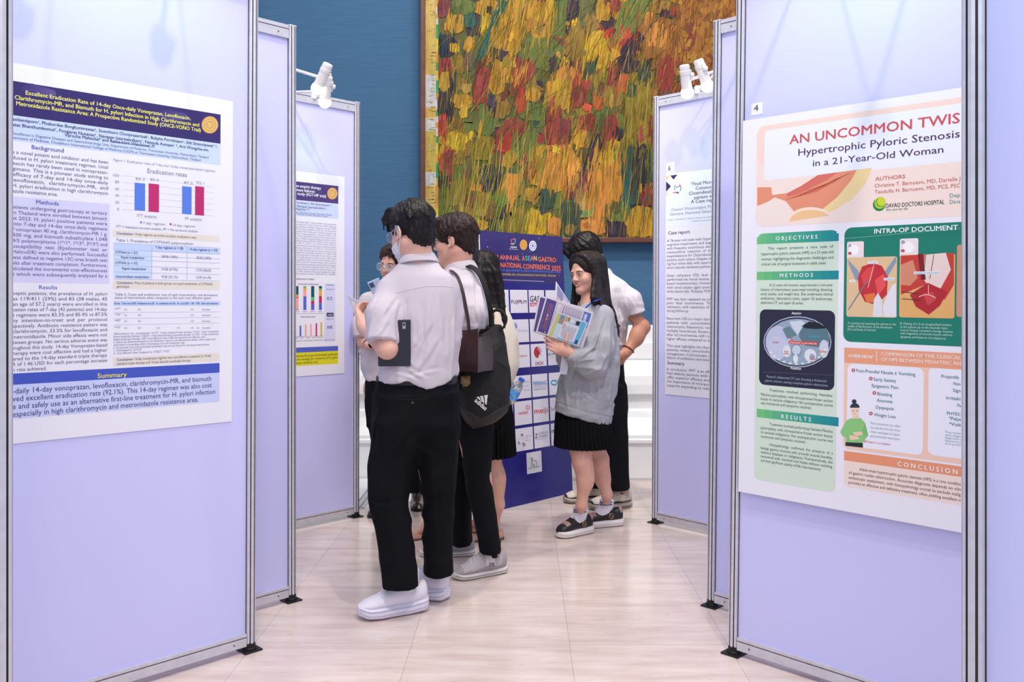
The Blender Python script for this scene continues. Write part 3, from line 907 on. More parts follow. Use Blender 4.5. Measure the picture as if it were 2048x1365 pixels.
S.rect(227, 602, 612, 440, (196, 216, 250), 1)
S.T('Group   Total cost (USD)  Eradication rate (%)   Inc. eradication rate (%)   Inc. cost (USD)   CER   ICER   Status and comparison', 228, 609, 436, 4, (82, 90, 156), 2)
for i, y in enumerate((625, 637, 649.5)):
    S.rect(227, y, y + 0.8, 440, (190, 196, 232), 2)
for i, (g, y) in enumerate((('14-STT', 619.5), ('7-VQT', 631), ('14-BQT', 643), ('14-VQT', 656.5))):
    S.T(g, 229, y, 241, 4, (110, 112, 160))
    for x, s in ((248, '36.2'), (276, '80.1'), (381, '0.45'), (404, 'Dominated')) + (((313, '12.0'), (354, '10.1'), (392, '1.46')) if i == 3 else ()):
        S.T(s, x, y + 1.5, x + (16 if len(s) > 5 else 6), 3.6, (132, 134, 176))
S.P(['Abbreviations: Inc., Incremental; 14-STT, 14-day standard triple therapy; 7-VQT, 7-day vonoprazan-', 'based quadruple therapy; 14-BQT, 14-day bismuth-based quadruple therapy; 14-VQT, 14-day vonoprazan-', ('based quadruple therapy; CER, Cost-effective ratio; ICER, Incremental cost-effective ratio.', 411),
     ('a  Status was determined based on the dominance rules for cost-effectiveness analysis, which ranked each', 431), ('alternative in ascending order of increasing cost and eradication rate', 369), ('b  Incremental cost and incremental eradication rate are not shown for dominated interventions', 418), ('c  Dominated by 14-VQT', 283), ('d  Cost-effective when compared to 14-BQT, 7-VQT', 339)], 227, 438, 670, 709, 4.2, (120, 122, 168))
concl(715.4, 733, [('Conclusion: 14-day vonoprazan regimen was cost-effective compared to 14-day', 722.5, 422), ('standard triple therapy and 14-day bismuth quadruple therapy', 730.5, 381)])
_, s0 = S.q(25, 747.7); _, s1 = S.q(25, 770.3); _, s2 = S.q(25, 839)
S.uvrect(uL + marg, s1, hr, s0, (66, 88, 194), 1); S.uvrect(uL + marg, s2, hr, s1, (202, 212, 249), 1)
S.T('Summary', 194.5, 757, 253, 9.5, (238, 224, 92), 2)
NS = (52, 60, 122)
S.T('-daily 14-day vonoprazan, levofloxacin, clarithromycin-MR, and bismuth', 25, 788, 422, 11, NS); S.T('ved excellent eradication rate (92.1%). This 14-day regimen was also cost', 25, 803.5, 423, 11, NS)
S.T('e and safely use as an alternative first-line treatment for H. pylori infection', 25, 819, 430, 11, NS); S.T('especially in high clarithromycin and metronidazole resistance area.', 25, 834.5, 396, 11, NS)
S.build('poster', 'large lilac poster with purple title band and blue summary on the near left board', 'poster', None, paper, (uL, vB), (uR, vT))

# ---- near right poster, number 4 --------------------------------------------------------------
S = Sheet(boards['R1'][0], 0.026)
uL, vT = S.q(1486, 242); _, vB = S.q(1485, 985)
uR = uL + 0.93
RX = S.q(1922, 600)[0]
uin = uR - (S.q(1515, 500)[0] - uL)
def wide(x0, yt, yb, rgb, lv, rad=0.0):
    u0, v0 = S.q(x0, yt); _, v1 = S.q(x0, yb)
    S.uvrect(u0, v1, uin, v0, rgb, lv, rad)
wide(1514, 254, 455, (244, 224, 216), 1, 0.03)
wide(1514, 254, 330, (243, 216, 208), 1.2, 0.03)
wide(1530, 262, 361, (236, 240, 252), 1.6, 0.012)
S.T('AN UNCOMMON TWIS', 1579, 289, 1918.5, 18, (206, 84, 90), 2); S.T('T', 1927, 210, 1950, 24, (206, 84, 90), 2)
S.T('Hypertrophic Pyloric Stenosis', 1597, 312, 1919, 14, (80, 48, 92), 1)
S.T('in a 21-Year-Old Woman', 1626, 333, 1886.5, 13, (80, 48, 92), 1)
def zp(*pts): return [(1480 + a / 3.592, 180 + b / 3.592) for a, b in pts]
S.poly(zp((125, 700), (225, 700), (232, 755), (340, 742), (440, 690), (560, 612), (700, 592), (950, 560), (900, 680), (800, 790), (650, 880), (500, 890), (400, 890), (330, 800), (250, 772), (210, 800), (125, 835)), (228, 146, 116), 2)
S.poly(zp((950, 560), (900, 680), (800, 790), (650, 880), (560, 885), (700, 770), (800, 650), (840, 575)), (240, 214, 158), 2.3)
S.poly(zp((560, 612), (700, 592), (640, 640), (520, 700), (420, 750), (340, 770), (340, 742), (440, 690)), (214, 112, 98), 2.3)
for k in range(9):
    o = k * 26
    S.line(zp((330 + o, 790 - o * 0.25), (420 + o, 760 - o * 0.35), (500 + o * 0.9, 720 - o * 0.3), (600 + o * 0.7, 690 - o * 0.35), (690 + o * 0.5, 640 - o * 0.2)), 1.1, (205, 100, 80), 2.6)
S.poly(zp((125, 840), (210, 805), (290, 800), (340, 860), (350, 970), (125, 975)), (242, 226, 220), 2.2)
S.ell(1480 + 510 / 3.592, 180 + 940 / 3.592, 46, 27, (246, 224, 210), 2.7, 20, 180, 330); S.ell(1480 + 510 / 3.592, 180 + 945 / 3.592, 42, 23, (240, 196, 146), 2.9, 20, 180, 330)
AU = (196, 98, 80)
S.T('AUTHORS', 1750.6, 362, 1810.5, 7.6, AU, 1); S.T('Christine T. Barnuevo, MD, Darielle J', 1749.5, 375.5, 1920.7, 7.4, AU); S.T('Teodulfo H. Barnuevo, MD, PCS, PSC', 1749.5, 388, 1920.7, 7.4, AU)
S.ell(1758.4, 409.7, 12.5, 13, (34, 132, 62), 3); S.ell(1760, 406.5, 11, 11.5, (176, 208, 44), 3.3); S.ell(1762, 404.5, 9.5, 10, (74, 160, 60), 3.5); S.ell(1763, 403.5, 8.6, 9, (206, 216, 50), 3.7)
S.T('DAVAO DOCTORS HOSPITAL', 1771.8, 416, 1889, 8.4, (36, 44, 48), 1); S.T('We care for life', 1772, 422.5, 1815.5, 5, (60, 150, 110), 1)
S.T('Dep', 1899.5, 395.5, 1921, 8, (80, 150, 152)); S.T('Dava', 1899.5, 408, 1921, 8, (80, 150, 152))
GL = (212, 231, 214); GA, GB2 = (112, 196, 128), (14, 140, 152)
S.rect(1514, 468, 960, 1677.7, GL, 1, 0.025)
def gband(yt, yb): S.grad(1514, yt, yb, 1677.7, GA, GB2, 2)
u0_, v1_ = S.q(1514, 489); u1_, _ = S.q(1677.7, 482); _, v0_ = S.q(1514, 468)
for k in range(40):
    t = (k + .5) / 40
    dx_ = min(t, 1 - t) * (u1_ - u0_); rr = 0.025
    cutv = rr - math.sqrt(max(0, rr * rr - (rr - min(dx_, rr)) ** 2))
    S.uvrect(u0_ + (u1_ - u0_) * k / 40, v1_, u0_ + (u1_ - u0_) * (k + 1) / 40, v0_ - cutv, tuple(int(GA[i] + (GB2[i] - GA[i]) * round(t * 12) / 12) for i in range(3)), 2)
gband(544, 560.6); gband(818, 834.7)
W = (244, 248, 250)
S.T('O B J E C T I V E S', 1551.8, 481, 1635, 7.4, W, 2); S.T('M E T H O D S', 1560, 555, 1626, 7.8, W, 2); S.T('R E S U L T S', 1563, 837, 1622, 8, W, 2)
GT = (56, 84, 84)
S.T('This  report  presents  a  rare  case  of', 1536, 500, 1667, 5.4, GT)
S.P(['hypertrophic pyloric stenosis (HPS) in a 21-year-old', 'woman, highlighting the diagnostic challenges and', ('critical role of surgical treatment in adult cases.', 1653)], 1523, 1667, 511, 531.5, 5.6, GT)
S.T('A 21-year-old woman experienced a one-year', 1539, 573, 1666, 5.2, GT)
S.P(['history of intermittent post-meal vomiting, bloating,', 'early satiety, and weight loss. She underwent clinical', 'evaluation, laboratory tests, upper GI endoscopy,', ('abdominal CT, and upper GI series.', 1607)], 1522, 1666, 582, 608, 5.4, GT)
S.rect(1520, 619, 769.4, 1670.7, (34, 34, 62), 2, 0.022)
def z4(*pts): return [(1480 + a / 2.528, 540 + b / 2.528) for a, b in pts]
def e4(a, b, ra, rb, rgb, lv): S.ell(1480 + a / 2.528, 540 + b / 2.528, ra / 2.528, rb / 2.528, rgb, lv)
e4(291, 365, 172, 130, (172, 190, 206), 3); e4(291, 365, 167, 125, (44, 50, 74), 3.2); e4(291, 366, 160, 118, (150, 170, 190), 3.4)
e4(192, 365, 62, 82, (190, 196, 222), 3.6); e4(190, 395, 48, 60, (196, 202, 226), 3.7)
S.poly(z4((300, 295), (360, 262), (440, 300), (458, 350), (400, 392), (330, 384), (300, 340)), (88, 122, 134), 3.8)
S.poly(z4((310, 285), (350, 262), (400, 268), (440, 296), (380, 300), (330, 296)), (22, 24, 40), 4)
S.poly(z4((250, 262), (310, 256), (330, 270), (292, 330), (270, 300)), (206, 218, 230), 4); S.poly(z4((215, 300), (250, 285), (290, 330), (240, 350)), (100, 132, 140), 4)
e4(286, 408, 28, 32, (128, 150, 178), 4.1); e4(286, 405, 22, 24, (196, 212, 228), 4.2); e4(282, 450, 12, 22, (226, 232, 238), 4.2)
e4(238, 412, 20, 30, (222, 230, 238), 4.2); e4(356, 432, 30, 32, (222, 230, 238), 4.2); e4(425, 400, 24, 46, (204, 212, 228), 4.2); e4(365, 440, 14, 16, (160, 176, 196), 4.4)
for k in range(12):
    a = math.radians(20 + k * 12)
    e4(291 + 152 * math.cos(a), 366 + 110 * math.sin(a), 7, 5, (226, 232, 238), 4.4)
S.T('Anterior', 1583.6, 629, 1603, 5, W, 2); S.T('Posterior', 1582, 739, 1603, 5, W, 2)
S.rect(1577.7, 682, 688, 1636, (214, 54, 52), 5); S.T('HYPERTROPHIC PYLORIC SPHINCTER', 1579.5, 687, 1634, 3, W, 1)
S.line(z4((268, 358), (252, 340)), 1.6, (214, 54, 52), 5)
S.T('Liver', 1546, 686.5, 1558, 4.4, (200, 60, 70), 2); S.T('Stomach', 1618, 674.5, 1640, 4.6, (64, 176, 216), 2); S.T('Spleen', 1638, 705, 1654, 4.6, (224, 120, 60), 2)
S.T('Right', 1569, 705, 1578, 3.4, (200, 60, 70), 2); S.T('kidney', 1568, 709, 1579, 3.2, (200, 60, 70), 2); S.T('Left', 1622, 716, 1630, 3.4, (200, 60, 70), 2); S.T('kidney', 1620, 720, 1632, 3.2, (200, 60, 70), 2)
S.T("Patient's abdominal CT scan showing a thickened", 1534, 755.6, 1653, 4.8, (160, 180, 200)); S.T('pyloric antrum, causing complete pyloric obstruction.', 1530.6, 763.5, 1657, 4.8, (160, 180, 200))
S.line([(1524, 744.5), (1668, 751)], 0.6, (90, 100, 130), 4)
S.T('Treatment  involved  performing  Heineke-', 1539, 783, 1666, 5.4, GT)
S.P(['Mikulicz pyloroplasty, with intraoperative frozen section', 'biopsy to exclude malignancy. Her postoperative course', ('was monitored until symptoms resolved.', 1623)], 1522, 1666, 791.5, 808.5, 5.4, GT)
S.T('Treatment involved performing Heineke-Mikulicz', 1539, 851, 1666, 5.4, GT)
S.P(['pyloroplasty, with intraoperative frozen section biopsy', 'to exclude malignancy. Her postoperative course was', ('monitored until symptoms resolved.', 1611)], 1522, 1666, 858, 875.4, 5.4, GT)
S.T('Histopathology  confirmed  the  presence  of  a', 1539, 892, 1666, 5.4, GT)
S.P(['benign gastric mucosa with smooth muscle bundles,', 'without dysplasia or malignancy. Postoperatively, she', 'recovered well, resumed oral intake without vomiting,', ('and had significant quality-of-life improvements.', 1643)], 1522, 1666, 898.5, 923.5, 5.4, GT)
wide(1689.4, 456, 683.6, (16, 126, 106), 1, 0.025)
wide(1689.4, 468, 480, (16, 122, 104), 1.4)
S.T('INTRA-OP DOCUMENT', 1748.7, 467.6, 1915.7, 9.4, W, 2)
S.line([(1691, 477.5), (1920, 457.5)], 0.8, (120, 196, 176), 3)
# the two clinical pictures, reduced to plain shapes
S.rect(1694.4, 484, 520, 1728, (240, 226, 230), 3, 0.006); S.ell(1708, 500, 10, 10, (250, 248, 252), 3.3); S.ell(1700, 507, 3.6, 3, (196, 80, 80), 3.5); S.T('A', 1697, 494.5, 1703, 6, (24, 130, 130), 1)
S.rect(1800, 478, 516, 1837, (240, 226, 230), 3, 0.006); S.ell(1817, 495, 11, 11, (250, 248, 252), 3.3); S.ell(1806, 502, 4, 3.2, (196, 80, 80), 3.5); S.T('B', 1803.5, 487.5, 1810, 6, (24, 130, 130), 1)
S.rect(1694.4, 515.5, 633.7, 1794.6, (226, 194, 152), 4, 0.007)
S.poly([(1696, 519), (1716, 541), (1726, 556), (1712, 562), (1698, 530)], (140, 156, 176), 4.4); S.poly([(1792, 512), (1776, 535), (1764, 552), (1772, 560), (1793, 524)], (140, 156, 176), 4.4)
S.poly([(1716, 556), (1724, 534), (1744, 526), (1764, 532), (1776, 554), (1774, 590), (1752, 610), (1730, 604), (1718, 582)], (196, 44, 56), 4.6)
S.poly([(1722, 552), (1736, 536), (1750, 534), (1742, 562), (1728, 572)], (222, 70, 70), 4.8); S.poly([(1750, 560), (1768, 548), (1772, 572), (1756, 592)], (230, 84, 84), 4.8); S.poly([(1728, 590), (1750, 586), (1752, 604), (1734, 606)], (226, 120, 60), 4.9)
S.poly([(1768, 634), (1766, 612), (1774, 592), (1784, 572), (1792, 566), (1793.5, 634)], (230, 230, 238), 5); S.poly([(1746, 634), (1748, 600), (1756, 586), (1764, 600), (1766, 634)], (224, 226, 234), 5)
S.line([(1697, 620), (1736, 560)], 2.2, (110, 120, 136), 5.2); S.line([(1736, 576), (1748, 530)], 0.8, (250, 240, 240), 5.3)
S.rect(1736, 523, 528.5, 1756, (240, 244, 248), 5.5, 0.002); S.T('PYLORUS', 1738, 527.5, 1754, 3, (60, 140, 190), 1); S.rect(1768, 556, 561.5, 1789, (240, 244, 248), 5.5, 0.002); S.T('STOMACH', 1769.5, 560.5, 1787.5, 3, (60, 140, 190), 1); S.rect(1700, 560, 565.5, 1711, (240, 244, 248), 5.5, 0.002); S.T('D1', 1703, 564.5, 1708, 3, (60, 140, 190), 1)
S.rect(1800, 510.5, 635, 1910.7, (228, 176, 108), 4, 0.007)
S.poly([(1802, 512), (1908, 506), (1908, 570), (1890, 600), (1850, 570), (1802, 590)], (198, 60, 52), 4.3); S.poly([(1836, 508), (1846, 508), (1852, 560), (1842, 560)], (120, 24, 28), 4.6); S.poly([(1850, 510), (1892, 506), (1902, 540), (1880, 580), (1860, 578), (1846, 556)], (236, 214, 208), 4.6)
S.poly([(1802, 530), (1826, 520), (1836, 556), (1820, 572), (1802, 570)], (214, 140, 110), 4.6); S.poly([(1820, 590), (1856, 566), (1896, 584), (1880, 612), (1858, 630), (1832, 614)], (178, 36, 44), 4.8); S.poly([(1846, 588), (1866, 584), (1872, 600), (1856, 612)], (206, 70, 74), 5)
S.line([(1804, 584), (1838, 588)], 1.6, (60, 40, 44), 5.2); S.line([(1804, 598), (1842, 601)], 1.6, (60, 40, 44), 5.2); S.line([(1852, 510), (1846, 560)], 1.3, (40, 30, 36), 5.2); S.line([(1868, 510), (1860, 558)], 1.3, (40, 30, 36), 5.2)
S.line([(1838, 594), (1848, 590), (1858, 590), (1872, 596)], 1.1, (246, 232, 232), 5.4); S.line([(1857, 570), (1857, 588)], 1.0, (246, 232, 232), 5.4)
S.rect(1828, 543.5, 549, 1880, (234, 240, 246), 5.5, 0.002); S.T('INCISION AT THE PYLORUS', 1830, 548, 1878, 3, (60, 140, 190), 1)
wide(1914.5, 490, 634, (206, 150, 120), 4, 0.007)
CW = (196, 228, 214)
for s, x, y, e in (('A. Locating and exposing the pylorus in the', 1695.6, 648.5, 1792.5), ('middle of the first part of the duodenum', 1695.6, 654.8, 1784.6), ('(D1) and body of stomach', 1695.6, 661, 1752),
                   ('B. Making of a 2-cm longitudinal incision', 1801, 649.6, 1903), ('at the pylorus up to the muscular layer.', 1801, 656, 1897), ('incision biopsy revealed a benign mucosa', 1801, 662.5, 1906), ('with fragments of smooth muscle without', 1801, 669, 1905), ('dysplasia and features of malignancy.', 1801, 676, 1893)):
    S.T(s, x, y, e, 4.6, CW)
wide(1689, 695.5, 898, (242, 206, 186), 1, 0.02)
S.rect(1695.6, 727, 892, 1848, (238, 240, 252), 2, 0.02); wide(1857.8, 733, 910, (238, 240, 252), 2, 0.02)
wide(1689, 695.5, 725.5, (236, 164, 128), 2.5)
S.T('OVERVIEW', 1696.4, 715, 1746, 6.4, W, 2); S.line([(1753.7, 702), (1753.7, 723.5)], 1, W, 5); S.T('COMPARISON OF THE CLINICAL', 1762.8, 711, 1922, 6.8, (250, 232, 222), 2); S.T('OF HPS BETWEEN PEDIATRIC AN', 1762.8, 722, 1922, 6.8, (250, 232, 222), 2)
TL = (58, 124, 130)
for s, x, y, e in (('Post-Prandial Nausia ± Vomiting', 1713, 744.5, 1831), ('Early Satiety', 1748, 762, 1792.5), ('Epigastric Pain', 1744, 774.6, 1797), ('Bloating', 1755, 791, 1784.6), ('Anorexia', 1754, 804, 1785), ('Dyspepsia', 1752, 817.7, 1787.8), ('Weight Loss', 1748, 832.7, 1791.7)):
    S.T(s, x, y, e, 6.6, TL, 1)
for x, y in ((1707, 741), (1742, 757.6), (1749, 786.4), (1742, 827.6), (1729, 883)):
    r = 3.7 if y < 880 else 2.4
    S.ell(x, y, r, r, (178, 34, 66), 4, 14); S.line([(x - r * .55, y), (x + r * .55, y)], r * .3, W, 5); S.line([(x, y - r * .55), (x, y + r * .55)], r * .3, W, 5)
S.P(['Most symptoms are often', 'non-specific and may mimic', 'other etiologies of upper', 'gastrointestinal obstruction.'], 1741, 1801, 848.5, 874, 4.4, (120, 166, 170)); S.T('Present in our patient', 1733, 885.5, 1780.6, 4.6, (190, 70, 96))
for s, x, y, e in (('Projectile', 1883, 756, 1918), ('Non', 1907, 770.6, 1921), ('Sign', 1906, 784, 1921), ('Irritiabi', 1892.6, 799, 1921), ('Fa', 1915, 814, 1922), ('PHYSIC', 1894, 830, 1922), ('*Palpa', 1898, 840, 1922), ('*Visib', 1898.5, 851.3, 1922)):
    S.T(s, x, y, e, 6.6, TL, 1)
S.P(['These manifes', 'early stages', 'diagnosed a', 'features are p', 'and preci'], 1890, 1922, 866, 889, 4, (120, 166, 170))
# little drawn figure of a woman holding her stomach
def zf(*p): return z4(*p)
S.poly(zf((535, 868), (622, 874), (622, 900), (533, 890)), (30, 34, 44), 4); S.poly(zf((535, 765), (557, 752), (612, 750), (636, 778), (640, 850), (620, 876), (536, 872)), (140, 204, 126), 4.2)
S.poly(zf((536, 766), (508, 820), (516, 838), (560, 860), (566, 840), (540, 822), (552, 790)), (140, 204, 126), 4.4); S.poly(zf((634, 778), (650, 838), (636, 850), (616, 820)), (128, 192, 116), 4.4); S.poly(zf((552, 838), (590, 838), (606, 856), (560, 862)), (240, 208, 184), 4.6); S.poly(zf((570, 822), (616, 818), (622, 834), (584, 842)), (240, 208, 184), 4.6)
S.poly(zf((572, 730), (596, 730), (604, 752), (566, 753)), (240, 208, 184), 4.6); e4(582, 712, 22, 30, (244, 214, 192), 4.8); S.ell(1480 + 581 / 2.528, 540 + 696 / 2.528, 9.6, 8.6, (38, 50, 70), 5, 16, 175, 365); e4(578, 666, 12, 11, (38, 50, 70), 5)
for x in (574, 592): e4(x, 713, 2.6, 3, (38, 40, 50), 5.2)
S.line(zf((577, 729), (588, 729)), 0.8, (190, 110, 100), 5.2)
wide(1688.5, 902, 973, (243, 224, 214), 1, 0.018)
wide(1688.5, 902, 921, (233, 152, 114), 2)
S.T('C O N C L U S I O N', 1795, 932.4, 1915, 9.4, W, 2)
CT = (84, 66, 76)
S.T('Adult-onset hypertrophic pyloric stenosis (HPS) is a rare conditio', 1719, 941.5, 1922, 5.8, CT)
S.P(['of gastric outlet obstruction. Accurate diagnosis depends on clin', 'endoscopic assessment, with histopathology crucial to exclude malig', 'provides an effective and definitive treatment, often yielding excellent o'], 1697.6, 1922, 948, 967.5, 5.8, CT)
S.build('poster', 'large glossy poster about a 21-year-old woman, green and orange boxes, on the near right board', 'poster', None, paper, (uL, vB), (uR, vT))
def number_card(key, x0, y0, x1, y1, s, tx0, ty, tx1, cap, off, label):
    S = Sheet(boards[key][0], off)
    a = S.q(x0, y0); b = S.q(x1, y1)
    S.T(s, tx0, ty, tx1, cap, (70, 70, 96))
    return S.build('number_card', label, 'card', None, mat('card_white', (240, 242, 252), rough=0.4), (a[0], b[1]), (b[0], a[1]), 0.0006)
number_card('R1', 1503, 208, 1525, 228, '4', 1508, 223, 1517, 12.5, 0.0022, 'small white card with the number 4 above the right hand poster')
number_card('R3', 1333, 326, 1349, 347, '6', 1336.5, 342, 1341.5, 10.5, 0.0022, 'small white card with the number 6 above the far right poster')

# ---- far left poster --------------------------------------------------------------------------
S = Sheet(boards['L3'][0], 0.004)
uR, vT = S.q(689, 354); _, vB = S.q(689, 747)
uL = uR - 0.86
hr, _ = S.q(676.5, 380); ml = uL + (uR - hr)
def lrect(yt, yb, rgb, lv):
    _, a = S.q(588, yt); _, b = S.q(588, yb)
    S.uvrect(ml, b, hr, a, rgb, lv)
lrect(362.6, 399.7, (78, 56, 124), 1); lrect(401, 431.5, (204, 218, 248), 1); lrect(696, 706.3, (86, 102, 196), 1); lrect(706.3, 733, (226, 218, 40), 1)
S.T('om empiric therapy', 588.7, 374, 641.6, 5.8, W, 2); S.T('tment failures:', 588.7, 382, 629.7, 5.8, W, 2); S.T('d study (SGT-HP trial)', 588.7, 389.5, 651.6, 5.8, W, 2)
S.ell(664.5, 387.4, 10.6, 12, (196, 140, 60), 3); S.ell(664.5, 387.4, 9.6, 11, (230, 186, 110), 3.3); S.ring(664.5, 387.4, 6.5, 7.5, 1, (196, 146, 74), 3.6)
S.T('Pornthisarn¹, Sith Siramolpiwat¹ ²,', 591, 407, 663.5, 4.6, (92, 92, 150), 1); S.T('¹, Navapan Issariyakulkarn¹,', 589, 414, 653, 4.8, (92, 92, 150), 1); S.T('Vilaichone¹ ²*', 591, 420, 618, 4.8, (92, 92, 150), 1)
S.T('icine, Thammasat University, Pathumthani, Thailand', 590, 426, 663, 3.6, (120, 120, 170)); S.T('at Thammasat University, Pathumthani, Thailand', 590, 429.5, 655, 3.4, (120, 120, 170))
body3 = ['275 patients with H. pylori infection, the intervention', 'mean age of 57.2 years. Those were 38.2% males and', 'third of patients. Antibiotic resistance rates were 35.8%', '7.7% for metronidazole, 35.9% for clarithromycin', 'e and 9.5% for levofloxacin. Multidrug resistant was',
         '42.3%. H. pylori genotypic resistance (14.8% vs 1.5%', '7, 1.54 was significantly associated with treatment failure.', 'g class of antibiotics quadruple therapy was an effective choice', 'quadruple therapy (95.4% vs 82.7%). Other treatment', '11 (1.58 1.01, 15.63 CI 1.12, p=0.017). Other treatment',
         'ry drug treatment prescribed within 12 days and a group', 'infections with history 1.23, 95% CI 1.10 and 3.43 and', 'line 2. Bismuth quadruple therapy was the most used', 'r antibiotics susceptible treatment for 12.8% overall', 'ed fluoroquinolone quadruple was for 2.42% overall',
         'ase. H triple therapy was mainly used for 2.28% overall', 'on quadruple therapy was for most frequently and for', '(10.4% overall). For sensitive therapy, these treatment', 'quinolone-based quadruple therapy yielded the highest', '82.1%, followed by antibiotics-based choice 75.9%.',
         'containing regimens provided the lowest eradication rate.', 'ed 14-day resistant therapy had significantly higher', 'other patients without ASD (82.7% vs 84.8%).']
S.P(body3, 589, 672, 445, 549, 3.5, (150, 150, 190), 0)
S.T('n eradication rates of 12 regimens', 588.7, 559.5, 628, 3.6, (92, 92, 130), 1)
S.T('Current second-line rescue therapy regimen', 595, 569.5, 637, 3.2, (92, 92, 130), 1)
bars = [(591, 596.8, [((14, 88, 96), .36), ((232, 172, 60), .1), ((192, 40, 100), .04), ((246, 172, 162), .47), ((192, 40, 100), .03)]),
        (606.5, 612.6, [((110, 180, 124), .08), ((232, 172, 60), .1), ((246, 172, 162), .25), ((86, 104, 204), .57)]),
        (622, 628.4, [((14, 88, 96), .46), ((110, 180, 124), .16), ((192, 40, 100), .14), ((86, 104, 204), .24)]),
        (637.7, 643.5, [((14, 70, 86), .1), ((110, 180, 124), .08), ((232, 172, 60), .24), ((192, 40, 100), .28), ((86, 104, 204), .30)])]
for (a, b, parts) in bars:
    y = 572.5
    for c, f in parts:
        S.rect(a, y, y + 48 * f, b, c, 4); y += 48 * f
    S.T('regimen', a - 1.5, 624.5, b + 1.5, 2.4, (110, 110, 150))
S.rect(589, 627.5, 628.2, 648, (160, 160, 190), 3)
S.T('Eradication rates (per protocol)', 601, 635.5, 630, 3, (92, 92, 130), 1)
for a, b, y, c in ((588.6, 591.4, 655.5, (14, 88, 96)), (599, 602.4, 652, (86, 104, 204)), (609.7, 613, 649.6, (246, 172, 162)), (620.3, 623.3, 648.6, (246, 172, 162)), (631, 634, 647.4, (192, 40, 100)), (641, 644, 644.8, (226, 174, 60))):
    S.rect(a, y, 673.5, b, c, 4)
S.rect(588.5, 673.5, 674.2, 647, (160, 160, 190), 3)
S.T('SEQ   BQT   Triple   Quad   Rescue', 590, 677.5, 646, 2.4, (110, 110, 150)); S.T('Comparison of eradication rates between treatment groups', 589, 683.5, 669, 2.6, (120, 120, 160))
S.rect(649, 567.5, 684, 670.6, (216, 220, 249), 2)
S.T('Treatment', 652.5, 571.5, 667, 3, (92, 92, 130), 1); S.T('All participants', 652, 580, 668, 2.6, (110, 110, 150)); S.T('82.7%', 654, 600.5, 664.5, 6.4, (66, 56, 100), 1)
S.rect(653, 626, 634, 667, (66, 60, 100), 4); S.T('p<0.05', 655.5, 632, 664.5, 3.4, W, 1); S.T('Highest rate', 653, 639.5, 667, 2.8, (110, 110, 150)); S.T('84.8%', 654, 658, 664.5, 6.4, (66, 56, 100), 1)
S.T('whereas fluoroquinolone-based quadruple', 590, 715, 675, 5, (70, 70, 40)); S.T('ective strategy for treatment of H. pylori', 588.5, 722, 675.5, 5, (70, 70, 40)); S.T('cessary antibiotic use.', 588.5, 729, 636, 5, (70, 70, 40))
S.build('poster', 'poster with small bar charts and a bright yellow box on the far left board', 'poster', None, paper, (uL, vB), (uR, vT))

# ---- far right poster, number 6 -----------------------------------------------------------------
S = Sheet(boards['R3'][0], 0.004)
uL, vT = S.q(1332, 349); _, vB = S.q(1332, 789)
uR = uL + 0.86
def z7(*pts): return [(1300 + a / 2.786, 320 + b / 2.786) for a, b in pts]
a, v0 = S.q(1332, 350); _, v1 = S.q(1332, 455)
S.uvrect(a, v1, uR, v0, (232, 240, 252), 1)
NV = (44, 48, 88)
S.poly(z7((113, 88), (153, 82), (132, 110)), NV, 3); S.poly(z7((90, 120), (118, 147), (90, 178)), NV, 3); S.poly(z7((90, 92), (110, 89), (92, 118)), (236, 202, 142), 3); S.poly(z7((90, 180), (101, 186), (90, 202)), (236, 202, 142), 3)
for a0, a1, c in ((150, 230, (70, 160, 214)), (300, 400, (70, 150, 210)), (60, 110, (70, 170, 220))):
    S.ring(1355.6, 376.5, 7.2, 9.5, 1.8, c, 3, a0, a1, 8)
S.line(z7((145, 155), (165, 145), (172, 150)), 1.6, (200, 60, 80), 3.4); S.line(z7((128, 186), (140, 180), (150, 186)), 1.8, (222, 80, 70), 3.4); S.line(z7((148, 178), (160, 188)), 1.8, NV, 3.4)
KT = (46, 46, 82)
S.T('“Fecal Micro', 1381.8, 371.5, 1427, 6.6, KT, 1); S.T('Colonosc', 1391.5, 380, 1427, 6.4, KT, 1); S.T('Clostridioide', 1378, 390.5, 1427, 6.6, KT, 1); S.T('patient w', 1388.7, 398.5, 1426, 6.4, KT, 1); S.T('A Case rep', 1382, 407, 1426, 6.6, KT, 1)
S.T('Chawich Wanamongkol, Phu', 1343, 422.5, 1426, 5.8, (134, 140, 178)); S.T('Gannarai, Peemawat Sattava', 1340, 431.5, 1426, 5.8, (134, 140, 178)); S.T('Center of Excellence in Digestive Diseases and Gastro', 1336, 441.5, 1426, 3, (150, 156, 190)); S.T('Chulabhorn Internationa', 1383, 444, 1426, 3, (150, 156, 190))
S.T('Case report', 1336.6, 469.5, 1380, 6.8, (34, 36, 60), 1)
BT = (92, 96, 136)
